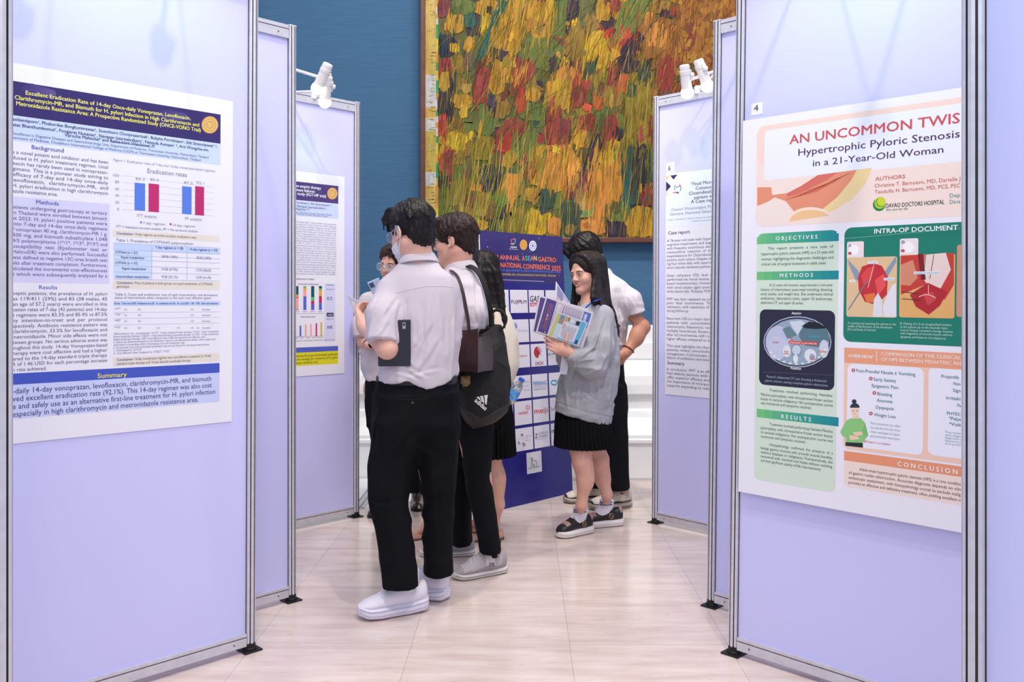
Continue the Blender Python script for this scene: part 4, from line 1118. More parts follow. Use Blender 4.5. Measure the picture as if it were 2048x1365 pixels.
for lines, ya, yb in ((['A 76-year-old male with hypert', 'cognitive impairment, and stage', 'with frequent, voluminous diarr', 'transurethral  resection  of  the', 'hospitalizations for Clostridioides', 'positive stool culture. Despite mu', 'ing four times daily with tapering', ('stool cultures remained positive.', 1422)], 484.4, 538),
                      (['Given  refractory  CDI,  fecal  m', 'performed via rectal enema, r', 'bowel movements/day). However', 'with stool assays again positiv', 'white blood cells. Multiplex PCR c'], 554, 585.6),
                      (['FMT was then repeated via colo', 'prior  fecal  incontinence.  This', 'remission, with resolution of di', ('during follow-up.', 1378)], 601, 624),
                      (['Recurrent CDI is a major therap', 'patients  with  comorbidities', '(vancomycin, fidaxomicin, metr', 'multiple recurrences. Recent gu', 'after ≥2 recurrences, with colo', 'higher efficacy compared to ene'], 639.5, 680),
                      (['This case highlights the therap', 'patients, where comorbidities', 'management. Colonoscopic del', 'failure of antibiotics and enema'], 694, 717.7),
                      (['In conclusion, FMT is an effec', 'frail elderly patients with ad', 'offer superior efficacy and c', 'the importance of incorporat', 'supports expanding its role in'], 740.7, 773)):
    S.P(lines, 1334, 1425.6, ya, yb, 5.2, BT)
S.T('Summary', 1335, 729, 1369, 6.8, (34, 36, 60), 1)
S.build('poster', 'white text-only poster headed with navy and gold triangles on the far right board', 'poster', None, paper, (uL, vB), (uR, vT))

# ---- the standing conference sign ----------------------------------------------------------------
br = onfloor(1144, 986)
lean = math.radians(3.1)
eu = Vector((S2, S2, 0)); en0 = Vector((S2, -S2, 0))
ev = Vector((0, 0, math.cos(lean))) - en0 * math.sin(lean)
en = eu.cross(ev)
SW, SH = 0.775, 1.745
org = br - eu * SW
Ms = Matrix(((eu.x, ev.x, en.x, org.x), (eu.y, ev.y, en.y, org.y), (eu.z, ev.z, en.z, org.z), (0, 0, 0, 1)))
sign = empty('sign_board', Ms, 'tall navy conference sign with a grid of white sponsor squares standing on the floor', 'sign')
foam = mat('foam_board_edge', (236, 236, 240), rough=0.5)
S = Sheet(Ms, 0.006)
S.uvrect(0, 0, SW, SH, (38, 36, 124), 0)
_, vt1 = S.q(1010, 565)
S.uvrect(0, vt1, SW, SH, (52, 42, 106), 0.5)
for k in range(40):
    u, v = rnd.uniform(0.02, SW - 0.02), rnd.uniform(vt1 + 0.03, SH - 0.02); r = rnd.choice((0.0012, 0.0012, 0.002, 0.003))
    S.uvrect(u - r, v - r, u + r, v + r, (190, 190, 236), 1)
S.ring(1026.5, 482, 4.6, 6.6, 1.5, (90, 190, 210), 3, -60, 120, 10); S.ring(1026.5, 482, 4.6, 6.6, 1.5, (220, 90, 90), 3, 120, 220, 8); S.line([(1023, 479), (1030, 478)], 1.4, (220, 90, 90), 3.2); S.line([(1021, 488), (1028, 489)], 1.4, (240, 190, 90), 3.2)
S.T('ASEAN', 1020.5, 496, 1033, 3.4, W, 2); S.T('Gastroenterology Conference', 1018, 499, 1036, 1.6, W)
S.ell(1046.8, 490, 7.4, 10.4, (222, 166, 78), 3); S.ring(1046.8, 490, 5.6, 8, 0.9, (180, 120, 50), 3.5); S.ring(1046.8, 490, 3, 4.4, 1, (180, 120, 50), 3.5)
S.ell(1065.3, 492, 7.4, 10.4, (222, 226, 244), 3); S.ring(1065.3, 492, 5.4, 7.6, 1.2, (120, 120, 180), 3.5); S.ell(1065.3, 492, 2.6, 3.6, (140, 140, 190), 3.5)
OR_ = (240, 116, 66)
S.T('15', 972, 518, 984, 9, OR_, 2); S.T('TH', 986, 514, 996, 5, OR_, 2); S.T('ANNUAL', 999.4, 519.5, 1039.5, 9.6, OR_, 2); S.T('GASTRO', 1076, 523.5, 1111.5, 9.6, OR_, 2)
for s, x, e, c in (('A', 1043.7, 1049, OR_), ('S', 1050, 1054.6, (72, 190, 112)), ('E', 1056, 1060, (84, 160, 236)), ('A', 1060.8, 1066.4, OR_), ('N', 1067.6, 1073, (236, 210, 70))):
    S.T(s, x, 521.5, e, 9.6, c, 2)
S.T('INTER', 966, 531, 999, 9.6, OR_, 2); S.T('NATIONAL', 1001, 535, 1043.5, 9.6, OR_, 2); S.T('CONFERENCE', 1046, 538, 1099.6, 9.8, OR_, 2); S.T('2025', 1103, 541.5, 1121, 9.8, OR_, 2)
S.T('GASTROENTEROLOGY AND MICROBIOTA: PRECISION MEDICINE FOR A GLOBAL FUTURE', 970, 541.5, 1121, 4.2, (96, 126, 226), 1); S.T('31 OCTOBER - 2 NOVEMBER, 2025 | PULLMAN BANGKOK KING POWER, THAILAND', 972, 550, 1111.5, 4.2, (206, 174, 96), 1)
S.line([(985, 559), (1088, 563.5)], 1, (176, 176, 220), 3)
cols = [(S.q(a, 600)[0], S.q(b, 600)[0]) for a, b in ((985.5, 1017.2), (1020.3, 1055.0), (1057.4, 1088.2), (1091.2, 1122))]
rows = [(S.q(1020.5, a)[1], S.q(1020.5, b)[1]) for a, b in ((580, 626.5), (639.7, 686), (691, 737.6))]
rows += [(S.q(1027, a)[1], S.q(1027, b)[1]) for a, b in ((753, 799.5),)] + [(S.q(1030.5, a)[1], S.q(1030.5, b)[1]) for a, b in ((804.4, 852.4), (858.7, 904.8))]
for (u0, u1) in cols:
    for (v0, v1) in rows:
        S.uvrect(u0, v1, u1, v0, (222, 220, 236), 2)
DK = (44, 40, 52)
S.T('FUJIFILM', 1022.6, 607.5, 1052.5, 7, DK, 2); S.rect(1039.5, 600.5, 603.5, 1041, (200, 40, 50), 8.4)
S.T('GAST', 1059.5, 604, 1085, 12, DK, 2, 8, 1); S.T('BISMUTH', 1059.5, 613.5, 1085, 8, (214, 40, 110), 2); S.rect(1059.5, 606, 606.8, 1085, DK, 8)
S.ell(1029.7, 653, 4.6, 6.6, (110, 140, 224), 4); S.ell(1028, 651, 2, 3.6, (160, 184, 240), 4.4); S.ell(1029, 664, 1.1, 1.5, DK, 4); S.T('Otsuka', 1034.5, 664.5, 1055, 6, (176, 176, 200))
S.T('Johnson&Johnson', 1031, 715, 1054.5, 4.2, (198, 70, 76), 1)
S.ell(1075, 705, 7.4, 11.5, (170, 36, 50), 4, 20, 90, 270)
for k in range(7):
    a = math.radians(-78 + k * 26)
    S.line([(1075, 712), (1075 + 7 * math.cos(a) * 0.6, 704 + 6 * math.sin(a)), (1075 + 8.6 * math.cos(a), 704 + 10.5 * math.sin(a))], 1.3, (214, 190, 200) if math.cos(a) < 0 else (170, 36, 50), 4.6)
S.line([(1075, 706), (1075.5, 717)], 1.6, (170, 36, 50), 4.8)
S.T('DKSH', 1070.8, 731, 1086, 6.8, (150, 30, 46), 2); S.T('OLYMPUS', 1099 - 4, 712, 1120, 5, (40, 44, 90), 2); S.rect(1095, 715.5, 716.2, 1120, (224, 190, 80), 8)
for s, x, y, e in (('ROMMAL', 1040, 768, 1060), ('JACK AND', 1041, 776, 1057), ('PST Pharma', 1038, 784, 1060)):
    S.T(s, x, y, e, 5, (168, 166, 190))
S.T('FERRING', 1066.5, 772.5, 1093.4, 8.4, (58, 110, 190), 2); S.rect(1066.5, 775, 775.8, 1093.4, (110, 120, 160), 8); S.T('PHARMACEUTICALS', 1067.5, 781.5, 1092.5, 3, (90, 96, 130), 1)
S.ell(1108, 766, 7, 6, (70, 150, 190), 4); S.ell(1108, 766, 5, 2.6, (200, 224, 236), 4.4)
S.T('reckitt', 1037, 830.5, 1055.5, 7.4, (206, 46, 106), 2); S.ring(1055.3, 815.6, 4.3, 5.2, 1, (206, 46, 106), 4, 0, 360, 14); S.ring(1055.3, 815.6, 2.2, 2.8, 1, (206, 46, 106), 4, 0, 300, 10)
S.T('meiji', 1068.3, 828.5, 1095.2, 11, (206, 34, 50), 2); S.T('be', 1102, 823, 1110, 9, (150, 150, 160), 1)
S.T('a', 1041.5, 873.5, 1046, 8, DK, 2); S.T('t', 1035.6, 890, 1039.3, 8, DK, 2); S.T('b', 1045.5, 893, 1050.5, 8, DK, 2); S.line([(1041.5, 875.5), (1038, 881)], 0.7, (150, 150, 170), 5); S.line([(1046, 876), (1047, 882)], 0.7, (150, 150, 170), 5); S.line([(1040, 887), (1045, 887)], 0.7, (150, 150, 170), 5)
S.T('Advanced', 1051, 874.5, 1062, 3, (160, 160, 180)); S.T('Thai', 1050, 879, 1056, 3, (160, 160, 180)); S.T('Biotech', 1051, 883, 1061, 3, (160, 160, 180))
S.T('Z', 1069.7, 877.5, 1075.4, 9, DK, 2); S.T('ZUELLIG', 1077.6, 870, 1095.5, 5, (130, 130, 150), 1); S.T('PHARMA', 1077.6, 876.5, 1095.5, 5, (130, 130, 150), 1); S.T('making healthcare', 1071, 881, 1095, 1.8, (150, 150, 170))
S.T('ms', 1103, 867, 1115, 9, DK, 2)
# separate square stuck on the lower part of the sign
u0, v0 = S.q(1052.4, 907); u1, v1 = S.q(1082, 945)
S.uvrect(u0, S.q(1053.5, 949.5)[1], S.q(1082.3, 905)[0], v0, (214, 212, 226), 2)
S.line([(1063, 917), (1065.5, 917), (1064.5, 921), (1061.5, 919), (1063, 916)], 0.9, DK, 4); S.line([(1063, 921), (1063, 927), (1066, 930), (1066.5, 935)], 0.9, DK, 4); S.line([(1064, 923), (1071, 921.5), (1073, 924), (1072, 931)], 0.9, DK, 4); S.line([(1063, 928), (1062.4, 934.5)], 0.9, DK, 4); S.line([(1068, 928), (1069, 934)], 0.9, DK, 4)
S.T('novo nordisk', 1056.5, 939, 1078, 4, (110, 108, 130), 1)
S.build('printed_face', None, None, None, foam, (0, 0), (SW, SH), 0.0005, parent=sign)
mb = MB(); mb.box((0, 0, -0.004), (SW, SH, 0.0058), foam); mb.build('panel', sign)
mb = MB()
mb.prism([(SW / 2 - 0.12, 1.1, -0.006), (SW / 2 + 0.12, 1.1, -0.006), (SW / 2 + 0.12, 0.018, -0.30), (SW / 2 - 0.12, 0.018, -0.30)], (0, 0, -0.005), foam)
mb.build('back_strut', sign)
# ------------------------------------------------------------------ soft bodies: implicit surfaces on a grid
from mathutils.bvhtree import BVHTree
_lat = np.random.RandomState(3).rand(32, 32, 32).astype(np.float32)
def vnoise(x, y, z):
    """smooth value noise in 0..1"""
    xi, yi, zi = np.floor(x).astype(int), np.floor(y).astype(int), np.floor(z).astype(int)
    fx, fy, fz = x - xi, y - yi, z - zi
    fx, fy, fz = fx * fx * (3 - 2 * fx), fy * fy * (3 - 2 * fy), fz * fz * (3 - 2 * fz)
    def g(a, b, c): return _lat[(xi + a) & 31, (yi + b) & 31, (zi + c) & 31]
    c0 = (g(0, 0, 0) * (1 - fx) + g(1, 0, 0) * fx) * (1 - fy) + (g(0, 1, 0) * (1 - fx) + g(1, 1, 0) * fx) * fy
    c1 = (g(0, 0, 1) * (1 - fx) + g(1, 0, 1) * fx) * (1 - fy) + (g(0, 1, 1) * (1 - fx) + g(1, 1, 1) * fx) * fy
    return c0 * (1 - fz) + c1 * fz

def V3(p): return np.array((p[0], p[1], p[2]), dtype=np.float64)

class Vol:
    def __init__(self, lo, hi, h, fine=()):
        self.ax = []
        for i in range(3):
            xs = [lo[i]]
            while xs[-1] < hi[i]:
                x = xs[-1]
                st = h
                for (fl, fh, fs) in fine:
                    if fl[i] - 1.5 * h <= x <= fh[i]:
                        st = min(st, fs)
                xs.append(x + st)
            self.ax.append(np.array(xs))
        self.h = h
        self.v = np.full([len(a) for a in self.ax], 1.0, dtype=np.float32)
    def sub(self, lo, hi):
        sl, co = [], []
        for i in range(3):
            a = max(0, int(np.searchsorted(self.ax[i], lo[i])) - 1)
            b = min(len(self.ax[i]), int(np.searchsorted(self.ax[i], hi[i])) + 1)
            if b <= a: return None, None
            sl.append(slice(a, b))
            sh = [1, 1, 1]; sh[i] = b - a
            co.append(self.ax[i][a:b].reshape(sh))
        return tuple(sl), co
    def put(self, lo, hi, f, k=0.02, op='u'):
        m = k + 2.5 * self.h
        sl, co = self.sub(np.array(lo) - m, np.array(hi) + m)
        if sl is None: return
        d = f(*co).astype(np.float32)
        a = self.v[sl]
        if op == 's': d = -d
        if op == 'u':
            hh = np.maximum(k - np.abs(a - d), 0) / max(k, 1e-6)
            self.v[sl] = np.minimum(a, d) - hh * hh * k * 0.25
        else:
            hh = np.maximum(k - np.abs(a - d), 0) / max(k, 1e-6)
            self.v[sl] = np.maximum(a, d) + hh * hh * k * 0.25
    def cone(self, a, b, ra, rb, k=0.02, op='u', flat=1.0):
        a, b = V3(a), V3(b)
        ba = b - a; L2 = float(ba @ ba) or 1e-9
        def f(x, y, z):
            px, py, pz = x - a[0], y - a[1], z - a[2]
            t = np.clip((px * ba[0] + py * ba[1] + pz * ba[2]) / L2, 0, 1)
            return np.sqrt((px - t * ba[0]) ** 2 + (py - t * ba[1]) ** 2 + (pz - t * ba[2]) ** 2) - (ra + t * (rb - ra))
        r = max(ra, rb)
        self.put(np.minimum(a, b) - r, np.maximum(a, b) + r, f, k, op)
    def chain(self, pts, rs, k=0.02, op='u'):
        for i in range(len(pts) - 1):
            self.cone(pts[i], pts[i + 1], rs[i], rs[i + 1], k, op)
    def ell(self, c, r, R=None, k=0.02, op='u'):
        c = V3(c); r = np.array(r, dtype=float)
        R = np.eye(3) if R is None else np.array(R)
        def f(x, y, z):
            px, py, pz = x - c[0], y - c[1], z - c[2]
            q = [R[0, i] * px + R[1, i] * py + R[2, i] * pz for i in range(3)]
            k0 = np.sqrt((q[0] / r[0]) ** 2 + (q[1] / r[1]) ** 2 + (q[2] / r[2]) ** 2)
            k1 = np.sqrt((q[0] / r[0] ** 2) ** 2 + (q[1] / r[1] ** 2) ** 2 + (q[2] / r[2] ** 2) ** 2)
            return k0 * (k0 - 1.0) / np.maximum(k1, 1e-6)
        m = float(r.max())
        self.put(c - m, c + m, f, k, op)
    def loft(self, secs, k=0.02, p=2.0, op='u', pleat=None):
        """secs: (z, cx, cy, rx, ry) from any order; pleat=(count, amp_at_bottom)"""
        s = np.array(sorted([tuple(q[:5]) for q in secs]))
        z = s[:, 0]
        zz_ = np.linspace(z[0], z[-1], 240)
        out = [zz_]
        for j in range(1, 5):
            y = s[:, j]
            m = np.zeros(len(y))
            if len(y) > 2:
                dl = (y[1:] - y[:-1]) / (z[1:] - z[:-1])
                m[1:-1] = np.where(dl[1:] * dl[:-1] > 0, 2 * dl[1:] * dl[:-1] / (dl[1:] + dl[:-1] + 1e-12), 0) if j > 2 else (dl[1:] + dl[:-1]) / 2
                m[0], m[-1] = dl[0], dl[-1]
            else:
                m[:] = (y[1] - y[0]) / (z[1] - z[0])
            i = np.clip(np.searchsorted(z, zz_) - 1, 0, len(z) - 2)
            hh = z[i + 1] - z[i]; t = (zz_ - z[i]) / hh
            out.append((2 * t**3 - 3 * t**2 + 1) * y[i] + (t**3 - 2 * t**2 + t) * hh * m[i] + (-2 * t**3 + 3 * t**2) * y[i + 1] + (t**3 - t**2) * hh * m[i + 1])
        zt, cx, cy, rx, ry = out
        def f(x, y, zc):
            g = [np.interp(zc, zt, a) for a in (cx, cy, rx, ry)]
            dx, dy = x - g[0], y - g[1]
            if pleat:
                th = np.arctan2(dy / g[3], dx / g[2])
                amp = pleat[1] * np.clip((z[-1] - zc) / (z[-1] - z[0]), 0, 1) ** 0.8
                w = 1 + amp * (np.abs(((th * pleat[0] / (2 * np.pi)) % 1.0) * 2 - 1) - 0.5) / g[2]
                dx, dy = dx / w, dy / w
            e = (np.abs(dx / g[2]) ** p + np.abs(dy / g[3]) ** p) ** (1.0 / p)
            d = (e - 1.0) * np.minimum(g[2], g[3])
            return np.maximum(d, np.maximum(zc - z[-1], z[0] - zc))
        lo = (min(s[:, 1] - s[:, 3]) - 0.03, min(s[:, 2] - s[:, 4]) - 0.03, z[0]); hi = (max(s[:, 1] + s[:, 3]) + 0.03, max(s[:, 2] + s[:, 4]) + 0.03, z[-1])
        self.put(lo, hi, f, k, op)
    def cut(self, f, k=0.004):
        """keep where f(x, y, z) < 0"""
        x = self.ax[0].reshape(-1, 1, 1); y = self.ax[1].reshape(1, -1, 1); z = self.ax[2].reshape(1, 1, -1)
        d = np.broadcast_to(f(x, y, z), self.v.shape).astype(np.float32)
        hh = np.maximum(k - np.abs(self.v - d), 0) / k
        self.v = np.maximum(self.v, d) + hh * hh * k * 0.25
    def disp(self, f, band=0.05):
        i, j, k = np.nonzero(np.abs(self.v) < band)
        self.v[i, j, k] += f(self.ax[0][i], self.ax[1][j], self.ax[2][k]).astype(np.float32)
    def folds(self, amp, sx, sy, sz, seed=0.0, ridge=True, mask=None):
        def f(x, y, z):
            n = vnoise(x / sx + seed, y / sy + seed * 1.7, z / sz + seed * 0.3)
            n = (np.abs(2 * n - 1) * 1.4 - 0.5) if ridge else (n - 0.5)
            n2 = vnoise(x / sx * 2.3 + seed + 7, y / sy * 2.3, z / sz * 2.1 + 3) - 0.5
            a = amp * (n + 0.45 * n2)
            return a if mask is None else a * mask(x, y, z)
        self.disp(f)
    def creases(self, person, depth, segs, front=True, yc=None):
        """step-like cloth folds along lines read off the photograph; segs = [(x0, y0, x1, y1, amp_mm, width_mm)]"""
        S_ = []
        for (x0, y0, x1, y1, a, w) in segs:
            p, q = person.p(x0, y0, depth), person.p(x1, y1, depth)
            S_.append((p[0], p[2], q[0], q[2], a / 1000., w / 1000.))
        y_mid = person.p(0, 0, depth)[1] if yc is None else yc
        def f(x, y, z):
            out = np.zeros_like(x)
            for (ax, az, bx, bz, a, w) in S_:
                dx, dz = bx - ax, bz - az; L = math.hypot(dx, dz)
                t = ((x - ax) * dx + (z - az) * dz) / (L * L)
                s = ((x - ax) * dz - (z - az) * dx) / L
                s = s + .004 * np.sin(t * 5 + ax * 90)
                fade = np.clip(t / .2, 0, 1) * np.clip((1 - t) / .3, 0, 1)
                out -= a * 2.2 * (s / w) * np.exp(-(s / w) ** 2) * fade
            return out * np.clip((y_mid - y) / .03, 0, 1)
        self.disp(f, .04)
    def hem(self, legs):
        """clean level hems: legs = [(x, y, z)], each part of the cloth is cut at its nearest leg"""
        def f(x, y, z):
            d = [(x - l[0]) ** 2 + (y - l[1]) ** 2 for l in legs]
            zb = np.full(np.broadcast(x, y).shape, legs[0][2])
            if len(legs) > 1: zb = np.where(d[0] < d[1], legs[0][2], legs[1][2])
            return zb - z
        self.cut(f, .003)
    def mesh(self, name, mats, parent=None, matfn=None, smooth=True):
        v = self.v
        s = v < 0
        n = np.array(v.shape) - 1
        c = [s[i:i + n[0], j:j + n[1], k:k + n[2]] for i in (0, 1) for j in (0, 1) for k in (0, 1)]
        tot = np.zeros(n, dtype=np.int8)
        for a in c: tot += a
        act = (tot > 0) & (tot < 8)
        I, J, K = np.nonzero(act)
        idx = np.full(n, -1, dtype=np.int64); idx[I, J, K] = np.arange(len(I))
        X = [self.ax[0], self.ax[1], self.ax[2]]
        cv = {}
        for i in (0, 1):
            for j in (0, 1):
                for k in (0, 1):
                    cv[(i, j, k)] = v[I + i, J + j, K + k].astype(np.float64)
        P = np.zeros((len(I), 3)); W = np.zeros(len(I))
        base = (I, J, K)
        corners = list(cv)
        for a in corners:
            for d in range(3):
                if a[d] == 0:
                    b = list(a); b[d] = 1; b = tuple(b)
                    va, vb = cv[a], cv[b]
                    m = (va < 0) != (vb < 0)
                    t = np.where(m, va / np.where(m, va - vb, 1.0), 0)
                    for q in range(3):
                        xa = X[q][base[q] + a[q]]; xb = X[q][base[q] + b[q]]
                        P[:, q] += np.where(m, xa + t * (xb - xa), 0)
                    W += m
        P /= W[:, None]
        quads = []
        for d in range(3):
            e = [(1, 2), (2, 0), (0, 1)][d]
            sl0 = [slice(None)] * 3; sl1 = [slice(None)] * 3
            sl0[d] = slice(0, -1); sl1[d] = slice(1, None)
            A, B = s[tuple(sl0)], s[tuple(sl1)]
            ch = A != B
            i, j, k = np.nonzero(ch)
            ijk = np.stack([i, j, k], 1)
            ok = (ijk[:, e[0]] > 0) & (ijk[:, e[1]] > 0) & (ijk[:, e[0]] < v.shape[e[0]] - 1) & (ijk[:, e[1]] < v.shape[e[1]] - 1)
            ijk = ijk[ok]
            inside = A[ijk[:, 0], ijk[:, 1], ijk[:, 2]]
            def cell(o0, o1):
                q = ijk.copy(); q[:, e[0]] -= o0; q[:, e[1]] -= o1
                return idx[q[:, 0], q[:, 1], q[:, 2]]
            f4 = np.stack([cell(1, 1), cell(0, 1), cell(0, 0), cell(1, 0)], 1)
            f4[~inside] = f4[~inside][:, ::-1]
            quads.append(f4)
        F = np.concatenate(quads)
        F = F[(F >= 0).all(1)]
        me = bpy.data.meshes.new(name)
        me.vertices.add(len(P)); me.vertices.foreach_set('co', P.ravel())
        me.loops.add(F.size); me.loops.foreach_set('vertex_index', F.ravel().astype(np.int32))
        me.polygons.add(len(F)); me.polygons.foreach_set('loop_start', np.arange(0, F.size, 4, dtype=np.int32))
        try: me.polygons.foreach_set('loop_total', np.full(len(F), 4, dtype=np.int32))
        except Exception: pass
        if not isinstance(mats, (list, tuple)): mats = [mats]
        for m in mats: me.materials.append(m)
        if matfn is not None:
            cen = P[F].mean(1)
            me.polygons.foreach_set('material_index', matfn(cen[:, 0], cen[:, 1], cen[:, 2]).astype(np.int32))
        me.update(calc_edges=True)
        me.validate()
        me.polygons.foreach_set('use_smooth', [smooth] * len(me.polygons))
        o = bpy.data.objects.new(name, me)
        COL.objects.link(o)
        if parent is not None: o.parent = parent
        self.P, self.F = P, F
        return o
    def bvh(self):
        return BVHTree.FromPolygons([tuple(p) for p in self.P], [tuple(int(i) for i in f) for f in self.F])

def rot(yaw=0, pitch=0, roll=0):
    """columns: right, forward, up; yaw counter-clockwise from +Y, pitch up, roll"""
    M = Matrix.Rotation(math.radians(yaw), 3, 'Z') @ Matrix.Rotation(math.radians(pitch), 3, 'X') @ Matrix.Rotation(math.radians(roll), 3, 'Y')
    return np.array(M)

skin = mat('skin_warm', (218, 168, 150), rough=0.5, spec=0.35, noise=(30, 0.06), sss=0.12)
skin_tan = mat('skin_tan', (190, 134, 110), rough=0.5, spec=0.35, noise=(30, 0.07), sss=0.12)
skin_light = mat('skin_light', (226, 178, 160), rough=0.5, spec=0.35, noise=(30, 0.05), sss=0.12)
lip = mat('lip', (198, 124, 114), rough=0.4)
def hair_mat(name, rgb, bumpy=0.35):
    return mat(name, rgb, rough=0.38, spec=0.22, noise=(70, 0.5), bump=(1.0, bumpy, (260, 260, 14)))
hair_black = hair_mat('hair_black', (24, 20, 22))
hair_brown = hair_mat('hair_dark_brown', (44, 30, 28))
hair_soft = hair_mat('hair_soft_brown', (58, 42, 36))
white_cotton = mat('white_cotton', (203, 196, 205), rough=0.85, sheen=0.0, bump=(500, 0.08))
black_wool = mat('black_trouser_cloth', (17, 18, 24), rough=0.9, spec=0.12, sheen=0.0, bump=(700, 0.1))
black_skirt = mat('black_skirt_cloth', (15, 15, 18), rough=0.9, spec=0.12)

class Person:
    def __init__(self, base, label, group=None):
        self.b = Vector((base.x, base.y, 0))
        self.e = empty('person', Matrix.Translation(self.b), label, 'person', group)
    def p(self, px, py, depth):
        return V3(at(px, py, depth) - self.b)
    def sec(self, xl, xr, py, depth, rd):
        a, c = self.p(xl, py, depth), self.p(xr, py, depth)
        return (a[2], (a[0] + c[0]) / 2, a[1], (c[0] - a[0]) / 2, rd)

def add_head(v, C, R, s=1.0, k=0.02, ears=True):
    def h(*q): return V3(C) + R @ (np.array(q) * s)
    E = lambda c, r, kk=k, op='u', RR=R: v.ell(h(*c), np.array(r) * s, RR, kk, op)
    E((0, -.012, .036), (.074, .094, .078)); E((0, .022, -.03), (.061, .066, .08))
    for q in (-1, 1):
        v.cone(h(q * .050, -.004, -.052), h(q * .012, .062, -.094), .019 * s, .018 * s, .03)
        E((q * .036, .056, -.03), (.024, .024, .024)); 
    E((0, .076, -.092), (.02, .018, .017), .02)
    v.cone(h(-.034, .074, .017), h(.034, .074, .017), .013 * s, .013 * s, .016)
    for q in (-1, 1):
        E((q * .031, .096, .001), (.015, .013, .010), .008, 's')
        E((q * .031, .074, .001), (.0135, .0125, .0105), .004)
    v.cone(h(0, .084, .004), h(0, .099, -.026), .0085 * s, .0118 * s, .014)
    for q in (-1, 1): E((q * .0125, .093, -.030), (.0085, .010, .0075), .006)
    E((0, .086, -.055), (.022, .0095, .0062), .005); E((0, .0845, -.0655), (.018, .010, .007), .005)
    E((0, .099, -.0605), (.019, .010, .0012), .003, 's')
    if ears:
        for q in (-1, 1):
            Re = R @ rot(q * 18, -8, 0)
            E((q * .077, -.008, -.004), (.0085, .019, .031), .008, 'u', Re)
            E((q * .0875, -.003, -.002), (.0055, .0095, .017), .004, 's', Re)
            E((q * .079, .006, -.031), (.006, .008, .010), .005)
    return h

def head_mats(h, R, s):
    """material picker: lips"""
    c0 = h(0, .09, -.0605)
    Rm = np.array(R)
    def f(x, y, z):
        q = np.stack([x - c0[0], y - c0[1], z - c0[2]], 1) @ Rm / s
        m = ((q[:, 0] / .0225) ** 2 + (q[:, 2] / .0118) ** 2 < 1) & (q[:, 1] > -.02) & (q[:, 1] < .04)
        return np.where(m, 1, 0)
    return f

def add_hand(v, W, f, n, curl=(25, 30, 20), spread=0.0, s=1.0, right=True, thumb=0.5, k=0.004, tdirs=None):
    """wrist W, finger direction f, palm normal n (side the fingers curl to)"""
    f = V3(f) / np.linalg.norm(f); n = V3(n); n = n - f * (n @ f); n /= np.linalg.norm(n)
    t = np.cross(n, f) if right else np.cross(f, n)
    W = V3(W)
    R = np.stack([t, f, n], 1)
    v.ell(W + f * .048 * s, np.array((.040, .052, .0165)) * s, R, .012)
    v.ell(W + f * .03 * s + t * .026 * s + n * .006 * s, np.array((.018, .032, .017)) * s, R, .010)
    v.cone(W - f * .02 * s, W + f * .03 * s, .025 * s, .026 * s, .02)
    for i, (L, r) in enumerate(((.072, .0090), (.080, .0092), (.074, .0088), (.058, .0078))):
        b = W + f * (.088 - .004 * abs(i - 1)) * s + t * (.030 - .0205 * i) * s
        d = f + t * (spread * (1.2 - i) * .35); d /= np.linalg.norm(d)
        ang = 0; q = b
        v.cone(b - f * .03 * s, b, r * 1.1 * s, r * 1.1 * s, .008)
        for sg, (frac, c) in enumerate(zip((.45, .31, .24), curl)):
            ang += math.radians(c + i * 3)
            e = q + (d * math.cos(ang) + n * math.sin(ang)) * L * frac * s
            v.cone(q, e, r * (1 - .1 * sg) * s, r * (.92 - .1 * sg) * s, k)
            q = e
    b = W + f * .028 * s + t * .034 * s + n * .004 * s
    d1 = t * .62 + f * .62 + n * .45 * thumb; d1 /= np.linalg.norm(d1)
    d2 = t * .18 + f * .8 + n * .6 * thumb; d2 /= np.linalg.norm(d2)
    if tdirs is not None:
        d1, d2 = [f * q[0] + t * q[1] + n * q[2] for q in tdirs]; d1 /= np.linalg.norm(d1); d2 /= np.linalg.norm(d2)
    tl = 1.0 if tdirs is None else 1.22
    m = b + d1 * .038 * s * tl; e = m + d2 * .032 * s * tl
    v.cone(b, m, .0125 * s, .0105 * s, .008); v.cone(m, e, .0102 * s, .0085 * s, k)

def add_legs(v, hip, knee, ankle, toe, r=(.078, .052, .036), calf=True):
    v.cone(hip, knee, r[0], r[1], .03); v.cone(knee, ankle, r[1] * .92, r[2], .02)
    if calf:
        hip, knee, ankle = V3(hip), V3(knee), V3(ankle)
        return
def add_foot(v, ankle, toe, r=.030):
    v.cone(ankle, toe, r, r * .75, .015)

